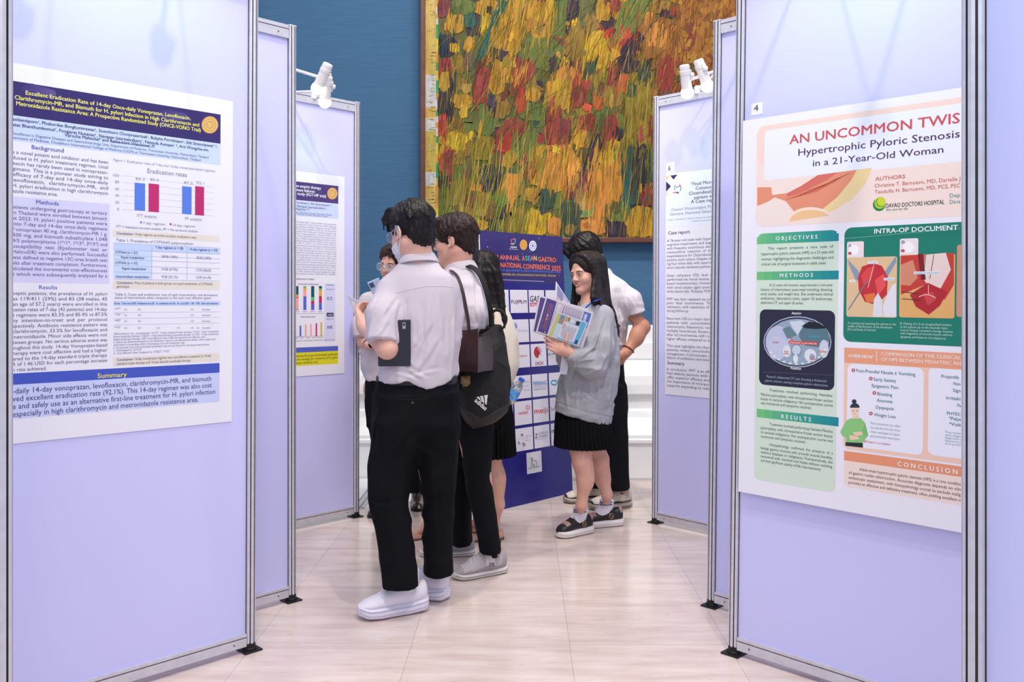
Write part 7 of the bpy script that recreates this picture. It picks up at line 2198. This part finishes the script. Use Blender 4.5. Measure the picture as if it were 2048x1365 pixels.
v.creases(G, D, [(1204, 625, 1180, 700, 6, 9), (1218, 640, 1208, 720, 5, 10), (1228, 660, 1222, 740, 5, 10), (1196, 660, 1172, 705, 6, 9), (1188, 690, 1150, 712, 6, 8), (1182, 712, 1146, 722, 5, 7), (1192, 735, 1160, 745, 5, 8), (1205, 700, 1192, 745, 6, 9), (1214, 715, 1206, 790, 6, 11), (1196, 752, 1190, 815, 5, 10),
    (1176, 756, 1182, 820, 5, 10), (1158, 754, 1150, 815, 5, 10), (1138, 745, 1130, 810, 5, 9), (1146, 700, 1136, 760, 4, 8), (1224, 745, 1212, 815, 5, 10), (1150, 770, 1190, 800, 3, 9)])
v.cut(lambda x, y, z: (hp[2] - .003 - z) + .26 * (hp[0] - x), .003)
G_sw = v.mesh('sweatshirt', grey, G.e); G_bvh = v.bvh()
collar_band(G_sw, P(1180, 611, D), rot(130, -6, 0), .062, .064, .026, white_cotton, open_ang=34)
v = Vol((-.34, -.34, .44), (.32, .32, .88), .0056)
v.loft([S_(1112, 1216, 812, D, .145), S_(1110, 1222, 850, D, .165), S_(1110, 1228, 892, D, .185)], .01, 2.0, 'u', (40, .024))
v.mesh('skirt', black_skirt, G.e)
sb = mat('shoe_black_leather', (26, 24, 28), rough=0.4); sr = mat('shoe_rose_leather', (172, 134, 130), rough=0.5); sw = mat('shoe_white_sole', (234, 226, 224), rough=0.45)
def snpanel(t, y, z):
    if .72 < t < .82 and z > .70: return 1
    if t < .12 and z > .62: return 1
    return 0
SNK = dict(tx=[0, .04, .12, .25, .36, .46, .6, .75, .9, 1], th=[.084, .110, .104, .094, .122, .116, .098, .080, .070, .054], sole_top=[.044, .044, .042, .042, .042, .044], sole_bot=[.004, 0, 0, 0, .002, .010], panel=snpanel, panelmats=[sr], groove=(.5,), groovemat=mat('sole_line_grey', (190, 180, 180), rough=.6), w=1.0, taper=.38, flare=1.06)
g1, M1 = shoe(G.e, *SH[0], 'shoe', .25, sb, sw, SNK, sb)
g2, M2 = shoe(G.e, *SH[1], 'shoe', .25, sb, sw, SNK, sb)
gold_m = mat('gold_emblem', (214, 176, 130), rough=0.3, metal=0.7)
for o_, Mm in ((g1, M1), (g2, M2)):
    mb = MB(); mb.tube([(.36 * .25 + .014 * math.cos(a), .0405, .066 + .014 * math.sin(a)) for a in [2 * math.pi * k / 18 for k in range(18)]], .0014, gold_m, 6, closed=True)
    mb.tube([(.36 * .25 - .008, .0408, .060), (.36 * .25, .0408, .072), (.36 * .25 + .002, .0408, .062), (.36 * .25 + .009, .0408, .073)], .0014, gold_m, 6)
    mb.build('emblem', o_)
navy_m = mat('sock_navy_word', (40, 70, 130), rough=0.8)
for an, d_ in ((a1, d1), (a2, d2)):
    so = sock(G, an, d_, sock_w, .05, .030, .0425)
    mb = MB()
    for (za, zb_) in ((.020, .026), (.008, .012)):
        mb.tube([an + np.array((.0435 * math.cos(q), .0435 * math.sin(q), za + (zb_ - za) * k / 8 + .002 * math.sin(k * 2.4))) for k, q in enumerate(np.linspace(math.radians(200), math.radians(310), 9))], .0026, navy_m, 6)
    mb.build('sock_word', so)

# lanyard with badge
lan_m = mat('lanyard_blue', (46, 92, 214), rough=0.6)
lo_ = at(1126, 748, D - .20)
lan = empty('lanyard', Matrix.Translation(lo_), 'blue neck lanyard with a white badge worn over the grey sweatshirt', 'lanyard')
Lq = lambda px, py, d: V3(at(px, py, d) - lo_)
def lanp(px, py, extra=0.0):
    c = on_cam(G, G_bvh, px, py, .006)
    return (V3(Vector(c) + G.b - lo_)) if c is not None else Lq(px, py, D - .17)
strap(lan, [Lq(1204, 598, D - .02), lanp(1194, 601), lanp(1184, 606), lanp(1176, 613), lanp(1168, 622), lanp(1158, 640), lanp(1146, 668), Lq(1130, 692, D - .20)], Vector((.008, .006, .004)), .003, lan_m)
strap(lan, [Lq(1204, 600, D + .03), Lq(1176, 604, D + .09), Lq(1158, 614, D + .06), Lq(1142, 640, D - .05), Lq(1130, 692, D - .19)], Vector((.006, .006, .0)), .003, lan_m)
mb = MB(); mb.box((-.020, -.0015, -.002), (.022, .0015, .168), mat('badge_white', (226, 226, 236), rough=0.35), .001); bd = mb.build('badge', lan)
bd.matrix_local = Matrix.Rotation(math.radians(8), 4, 'Y') @ Matrix.Rotation(math.radians(-20), 4, 'Z')

# prints in her hands: each sheet its own thing, with its printing
def held_sheet(tl, tr, bl, label, draw, group=None, thick=.0012):
    """three corners in world space; draw(S) prints in 0..1 coordinates"""
    tl, tr, bl = Vector(tl), Vector(tr), Vector(bl)
    ex, ey = tr - tl, tl - bl
    n = ex.cross(ey).normalized()
    o = MB()
    sheet_m = mat('print_paper', (236, 234, 242), rough=0.3)
    br_ = bl + ex
    z = Vector((0, 0, 0))
    o.prism([bl - bl, br_ - bl, tr - bl, tl - bl], -n * thick, sheet_m)
    def rect(u0, v0, u1, v1, rgb, lv=1):
        w = n * (.0003 + .00025 * lv)
        o.add([ex * u0 + ey * v0 + w, ex * u1 + ey * v0 + w, ex * u1 + ey * v1 + w, ex * u0 + ey * v1 + w], [(0, 1, 2, 3)], ink(rgb))
    draw(rect)
    ob = o.build('printed_sheet')
    ob.location = bl
    return tag(ob, label, 'paper', group)
PG = 'prints held by the woman in grey'
def draw_prog(rect, full=True):
    rect(.03, .04, .235, .96, (84, 74, 150), 1); rect(.06, .10, .09, .90, (110, 86, 160), 2)
    for k in range(3): rect(.115 + .035 * k, .14, .128 + .035 * k, .86, (196, 110, 100) if k < 2 else (120, 120, 200), 2)
    rect(.12, .40, .145, .46, (220, 170, 90), 3); rect(.12, .50, .145, .56, (210, 214, 236), 3); rect(.17, .06, .19, .10, (220, 220, 240), 3)
    if full:
        rect(.25, .04, .97, .96, (226, 222, 238), 1)
        for (a, b, c, d) in ((.26, .06, .36, .32), (.26, .36, .36, .64), (.26, .68, .36, .95)):
            rect(a, b, c, d, (120, 112, 150), 2); rect(a + .004, b + .006, c - .004, d - .006, (232, 230, 240), 3)
        rect(.37, .05, .96, .95, (206, 200, 222), 2); rect(.375, .06, .81, .94, (228, 224, 238), 3)
        rect(.40, .70, .415, .92, (180, 60, 90), 4)
        for k in range(16): rect(.44 + .022 * k, .58 + .05 * (k % 3), .449 + .022 * k, .93, (150, 140, 176), 4)
        rect(.82, .55, .965, .95, (92, 118, 200), 4); rect(.84, .60, .90, .90, (206, 214, 240), 5)
held_sheet(at(1078.6, 591, D - .285), at(1177, 618, D - .275), at(1064, 665, D - .235), 'printed programme sheet with purple left band, rearmost of the prints in her hands', lambda r_: draw_prog(r_, False), PG)
held_sheet(at(1092, 593, D - .300), at(1187, 625.5, D - .290), at(1071.5, 664.5, D - .245), 'printed programme sheet with purple band and columns, on top of the rear sheet', draw_prog, PG)
def draw_fly(rect):
    rect(.03, .03, .97, .97, (96, 186, 226), 1); rect(.03, .03, .14, .97, (206, 206, 140), 2); rect(.14, .03, .30, .97, (196, 222, 236), 2); rect(.14, .60, .80, .97, (190, 214, 226), 2)
    rect(.30, .08, .82, .72, (226, 226, 240), 3)
    rect(.32, .76, .38, .95, (220, 160, 60), 4); rect(.40, .80, .45, .96, (150, 110, 70), 4); rect(.50, .80, .58, .92, (236, 236, 240), 4); rect(.66, .76, .78, .93, (34, 46, 70), 4)
    rect(.19, .66, .25, .78, (226, 120, 60), 4); rect(.19, .82, .25, .92, (90, 150, 200), 4); rect(.33, .45, .345, .70, (200, 60, 50), 4); rect(.36, .20, .372, .68, (180, 60, 60), 4)
    for k in range(11): rect(.40 + .034 * k, .13, .412 + .034 * k, .66 - .04 * (k % 3), (120, 130, 160), 4)
    rect(.86, .06, .93, .22, (40, 60, 90), 4)
held_sheet(at(1114, 624, D - .302), at(1176, 646, D - .297), at(1094.5, 671.5, D - .270), 'small blue flyer lying on top of the prints under her thumb', draw_fly, PG)
def draw_up(rect):
    rect(.08, .05, .92, .95, (190, 182, 216), 1); rect(.12, .4, .5, .9, (150, 150, 190), 2); rect(.55, .2, .88, .8, (220, 214, 236), 2)
held_sheet(at(1112, 563, D - .20), at(1140, 606, D - .12), at(1110, 600, D - .22), 'lilac leaflet standing up behind the prints, its corner beside the sign', draw_up, PG)

# =================================================================== bending man behind her
D = 5.5
F6 = Person(onfloor(1212, 1012), 'man in white shirt bending with hand on hip, behind the woman in grey')
P = F6.p; S_ = F6.sec
HC = P(1172, 510, D - .03); HR = rot(66, -40, 0)
v = Vol((-.36, -.36, -.02), (.36, .34, 1.76), .0115, [((HC[0] - .14, HC[1] - .14, HC[2] - .16), (HC[0] + .14, HC[1] + .14, HC[2] + .14), .005), ((P(1225, 0, D)[0], -.22, P(0, 735, D)[2]), (P(1262, 0, D)[0], -.02, P(0, 695, D)[2]), .004)])
h = add_head(v, HC, HR, 1.0)
v.cone(h(0, -.03, -.055), P(1200, 560, D), .056, .06, .03); v.cone(P(1200, 560, D), P(1208, 620, D), .07, .1, .05); v.cone(P(1208, 620, D), P(1206, 740, D), .11, .11, .05)
ls, le, lw = P(1240, 596, D - .08), P(1286, 655, D - .10), P(1252, 706, D - .15)
v.cone(P(1208, 596, D), ls, .05, .038, .03); v.cone(ls, le, .040, .043, .03); v.cone(le, lw, .044, .030, .02); v.ell((le * .65 + lw * .35), (.044, .044, .06), None, .03)
add_hand(v, lw, P(1236, 720, D - .15) - lw, (-.3, .8, .5), (62, 62, 40), .05, .98, False, .6)
rs, re, rw = P(1196, 590, D + .12), P(1180, 680, D + .16), P(1140, 640, D + .02)
v.cone(P(1208, 596, D), rs, .05, .036, .03); v.cone(rs, re, .038, .042, .03); v.cone(re, rw, .042, .028, .02); add_hand(v, rw, (-1, -.2, .3), (0, -.3, 1), (30, 40, 30), .1, .95, True)
SH = [(onfloor(1263, 1013) - F6.b, onfloor(1181, 1020) - F6.b), (onfloor(1214, 1002) - F6.b, onfloor(1138, 1006) - F6.b)]
la, lf, ld = ankle_of(*SH[0], .295); ra, rf, rd = ankle_of(*SH[1], .295)
v.chain([P(1222, 770, D - .04), P(1234, 880, 5.45), la], [.085, .055, .038], .03); v.chain([P(1195, 770, D + .05), P(1190, 880, 5.58), ra], [.085, .055, .038], .03)
v.cone(la, lf, .031, .018, .02); v.cone(ra, rf, .031, .018, .02)
v.mesh('body', [skin_tan, lip], F6.e, head_mats(h, HR, 1))
hair_short(F6.e, h, HR, hair_black, 1.0, seed=21, fringe=1.3, vol=1.14, nape=-.07, step=.005)
eyes(F6.e, h, HR)
v = Vol((-.36, -.34, .84), (.36, .34, 1.56), .0066)
v.loft([S_(1184, 1222, 546, D, .075), S_(1176, 1242, 562, D, .12), S_(1172, 1256, 590, D, .155), S_(1172, 1258, 630, D, .155), S_(1172, 1252, 670, D, .14), S_(1172, 1246, 703, D, .13)], .02, 2.2)
sleeve(v, [P(1240, 580, D - .08), P(1258, 604, D - .09), P(1270, 630, D - .095)], [.058, .072, .070], .03)
sleeve(v, [P(1196, 585, D + .12), P(1188, 630, D + .14), P(1186, 650, D + .145)], [.062, .07, .068], .03)
v.folds(.010, .06, .06, .2, 5.0, True)
v.creases(F6, D, [(1222, 560, 1235, 640, 5, 10), (1240, 575, 1250, 620, 4, 9), (1228, 600, 1236, 690, 5, 11), (1244, 630, 1240, 695, 5, 10), (1252, 590, 1266, 622, 4, 8), (1215, 650, 1222, 700, 5, 10), (1248, 690, 1225, 700, 4, 8)]); v.folds(.006, .14, .14, .05, 3.0, True)
sh = v.mesh('shirt', white_cotton, F6.e)
collar_band(sh, P(1203, 556, D), rot(66, -24, 0), .066, .068, .03, white_cotton)
v = Vol((-.36, -.34, .08), (.34, .36, 1.05), .009)
v.loft([S_(1174, 1244, 695, D, .12), S_(1168, 1249, 760, D, .14), S_(1170, 1252, 815, D, .12)], .02, 2.2)
v.loft([S_(1194, 1251, 770, 5.47, .12), S_(1202, 1254, 820, 5.46, .11), S_(1208, 1255, 870, 5.45, .09), S_(1212, 1257, 930, 5.43, .08), S_(1213, 1259, 982, 5.42, .078)], .03, 2.2)
v.loft([S_(1168, 1222, 770, 5.54, .12), S_(1168, 1218, 820, 5.56, .11), S_(1168, 1212, 880, 5.58, .09), S_(1164, 1204, 940, 5.6, .08), S_(1160, 1200, 976, 5.6, .078)], .03, 2.2)
v.folds(.008, .1, .1, .16, 2.0, True)
v.hem([P(1236, 979, 5.42), P(1180, 973, 5.6)])
v.mesh('trousers', black_wool, F6.e)
mb = MB(); mb.tube([P(1175, 702, D - .13), P(1200, 704, D - .145), P(1225, 703, D - .12), P(1243, 701, D - .05), P(1247, 700, D + .02)], .012, mat('black_leather_belt', (26, 26, 34), rough=0.4), 8); mb.build('belt', F6.e)
bg_ = mat('trainer_beige', (196, 182, 166), rough=0.7, noise=(90, 0.25)); bgs = mat('trainer_beige_sole', (176, 164, 152), rough=0.6); bgd = mat('trainer_dark', (44, 40, 42), rough=0.6)
def f6panel(t, y, z):
    if t > .93 or z < .10: return 2
    if .2 < t < .34 and z > .3: return 1
    if t > .8: return 1
    return 0
CH = dict(NB_); CH.update(panel=f6panel, panelmats=[mat('trainer_cream', (220, 210, 196), rough=.7), bgd], groove=(.35,), groovemat=bgd, w=1.12, th=[.088, .116, .110, .098, .126, .118, .098, .078, .066, .044], sole_top=[.044, .040, .036, .036, .036, .044])
shoe(F6.e, *SH[0], 'shoe', .295, bg_, bgs, CH, mat('lace_cream', (226, 220, 210), rough=0.8))
shoe(F6.e, *SH[1], 'shoe', .295, bg_, bgs, CH, mat('lace_cream', (226, 220, 210), rough=0.8))
for an, d_ in ((la, ld), (ra, rd)): sock(F6, an, d_, mat('sock_black', (24, 22, 26), rough=.9), .05, .05)
mb = MB(); wc = lw * .86 + le * .14
beads = mat('brown_beads', (110, 60, 48), rough=0.35)
ax_ = (lw - le) / np.linalg.norm(lw - le); s1 = np.cross(ax_, (0, 0, 1)); s1 /= np.linalg.norm(s1); s2 = np.cross(ax_, s1)
mb.tube([wc + (s1 * math.cos(a) + s2 * math.sin(a)) * .036 for a in [2 * math.pi * k / 18 for k in range(18)]], .0055, beads, 8, closed=True); mb.build('bracelet', F6.e)

# =================================================================== person hidden behind the two men, only a tan shoe shows
D = 4.78
H7 = Person(onfloor(862, 1080), 'woman almost fully hidden behind the masked man, only a tan flat shoe with beads showing')
P = H7.p; S_ = H7.sec
HC = P(882, 562, D + .02); HR = rot(40, -20, 0)
v = Vol((-.26, -.28, -.02), (.28, .34, 1.56), .0125, [((HC[0] - .13, HC[1] - .13, HC[2] - .16), (HC[0] + .13, HC[1] + .13, HC[2] + .12), .006)])
h = add_head(v, HC, HR, .93)
v.cone(h(0, -.03, -.055), P(880, 620, D), .046, .05, .03); v.cone(P(880, 620, D), P(876, 780, D), .09, .1, .05)
for sg in (-1, 1):
    s_, e_, w_ = P(876 + sg * 34, 640, D), P(876 + sg * 34, 720, D + .05), P(876 + sg * 14, 690, D + .22)
    v.cone(P(878, 636, D), s_, .05, .042, .03); v.cone(s_, e_, .04, .035, .03); v.cone(e_, w_, .035, .024, .02); add_hand(v, w_, (-sg * .5, .5, .4), (0, -.3, 1), (25, 30, 25), .1, .86, sg > 0)
SH = [(onfloor(880, 1072) - H7.b, onfloor(821, 1080) - H7.b), (onfloor(912, 1062) - H7.b, onfloor(856, 1066) - H7.b)]
la, lf, ld = ankle_of(*SH[0], .235, .085); ra, rf, rd = ankle_of(*SH[1], .235, .085)
v.chain([P(862, 820, D), P(856, 930, D - .03), la], [.088, .052, .030], .03); v.chain([P(890, 820, D), P(890, 930, D + .03), ra], [.088, .052, .030], .03)
v.cone(la, lf - np.array((0, 0, .012)), .028, .014, .02); v.cone(ra, rf - np.array((0, 0, .012)), .028, .014, .02)
v.mesh('body', [skin, lip], H7.e, head_mats(h, HR, .93))
hair_short(H7.e, h, HR, hair_black, .93, seed=30, nape=-.085, step=.006)
eyes(H7.e, h, HR, .93)
v = Vol((-.26, -.26, .72), (.28, .3, 1.34), .009)
v.loft([S_(858, 898, 612, D, .06), S_(846, 908, 632, D, .10), S_(840, 912, 680, D, .12), S_(846, 908, 780, D, .12)], .02, 2.2)
sleeve(v, [P(844, 640, D), P(842, 690, D + .02), P(842, 700, D + .03)], [.05, .055, .053]); sleeve(v, [P(908, 640, D), P(908, 690, D + .02), P(908, 700, D + .03)], [.05, .055, .053])
v.folds(.007, .1, .1, .16, 2.0, True)
v.mesh('blouse', white_cotton, H7.e)
v = Vol((-.26, -.26, .2), (.28, .3, .86), .009)
v.loft([S_(848, 908, 770, D, .12), S_(842, 912, 830, D, .14), S_(842, 912, 930, D, .14), S_(840, 912, 985, D, .145)], .01, 2.2)
v.mesh('skirt', black_skirt, H7.e)
o_, M_ = shoe(H7.e, *SH[0], 'shoe', .235, tanp, tans, FLAT)
mb = MB()
for k in range(7):
    a = 2 * math.pi * k / 7
    mb.tube([(.185, 0, .043), (.185 + .012 * math.cos(a), .014 * math.sin(a), .046), (.185 + .018 * math.cos(a), .020 * math.sin(a), .041)], [.002, .0038, .002], gold_m, 6)
mb.build('bead_flower', o_)
shoe(H7.e, *SH[1], 'shoe', .235, tanp, tans, FLAT)

# =================================================================== things in the masked man's hands
A0 = at(820, 735, 3.50)
tb_ = empty('tablet', Matrix.Translation(at(789, 733, 3.535)), 'black cased tablet with camera hole tucked under the left elbow of the masked man', 'tablet')
case = mat('tablet_case_black', (34, 36, 48), rough=0.45)
Mt = Matrix.Rotation(math.radians(10), 4, 'Z') @ Matrix.Rotation(math.radians(-2), 4, 'X')
mb = MB(); mb.box((-.066, -.006, 0), (.066, .006, .190), case, .004); q = mb.build('case', tb_); q.matrix_local = Mt
mb = MB(); mb.box((-.061, .0055, .005), (.061, .0068, .185), mat('tablet_screen', (16, 16, 20), rough=0.1)); q = mb.build('screen', tb_); q.matrix_local = Mt
mb = MB(); mb.box((.032, -.0078, .152), (.045, -.0055, .178), mat('camera_plate', (150, 160, 178), rough=0.3), .001); q = mb.build('camera_plate', tb_); q.matrix_local = Mt
mb = MB(); mb.lathe([(0, 0), (.0045, 0), (.0045, .0015), (0, .0015)], Matrix.Translation((.0385, -.0092, .170)) @ Matrix.Rotation(math.pi / 2, 4, 'X'), mat('camera_lens', (14, 14, 18), rough=.1), 14); q = mb.build('camera_lens', tb_); q.matrix_local = Mt
PG2 = 'leaflets held by the masked man'
def draw_leaf(rect):
    rect(.05, .05, .95, .95, (226, 218, 222), 1); rect(.06, .45, .95, .72, (228, 186, 112), 2); rect(.06, .12, .95, .32, (206, 196, 210), 2); rect(.08, .80, .7, .93, (232, 206, 190), 2)
held_sheet(at(703, 604, 3.93), at(752, 629, 3.86), at(717, 640, 3.91), 'leaflet with orange band held by the masked man, front one', draw_leaf, PG2)
held_sheet(at(692, 588, 3.99), at(740, 616, 3.83), at(712, 636, 3.94), 'plain pale leaflet held by the masked man, behind the orange one', lambda r_: r_(.05, .05, .95, .95, (228, 222, 230), 1), PG2)
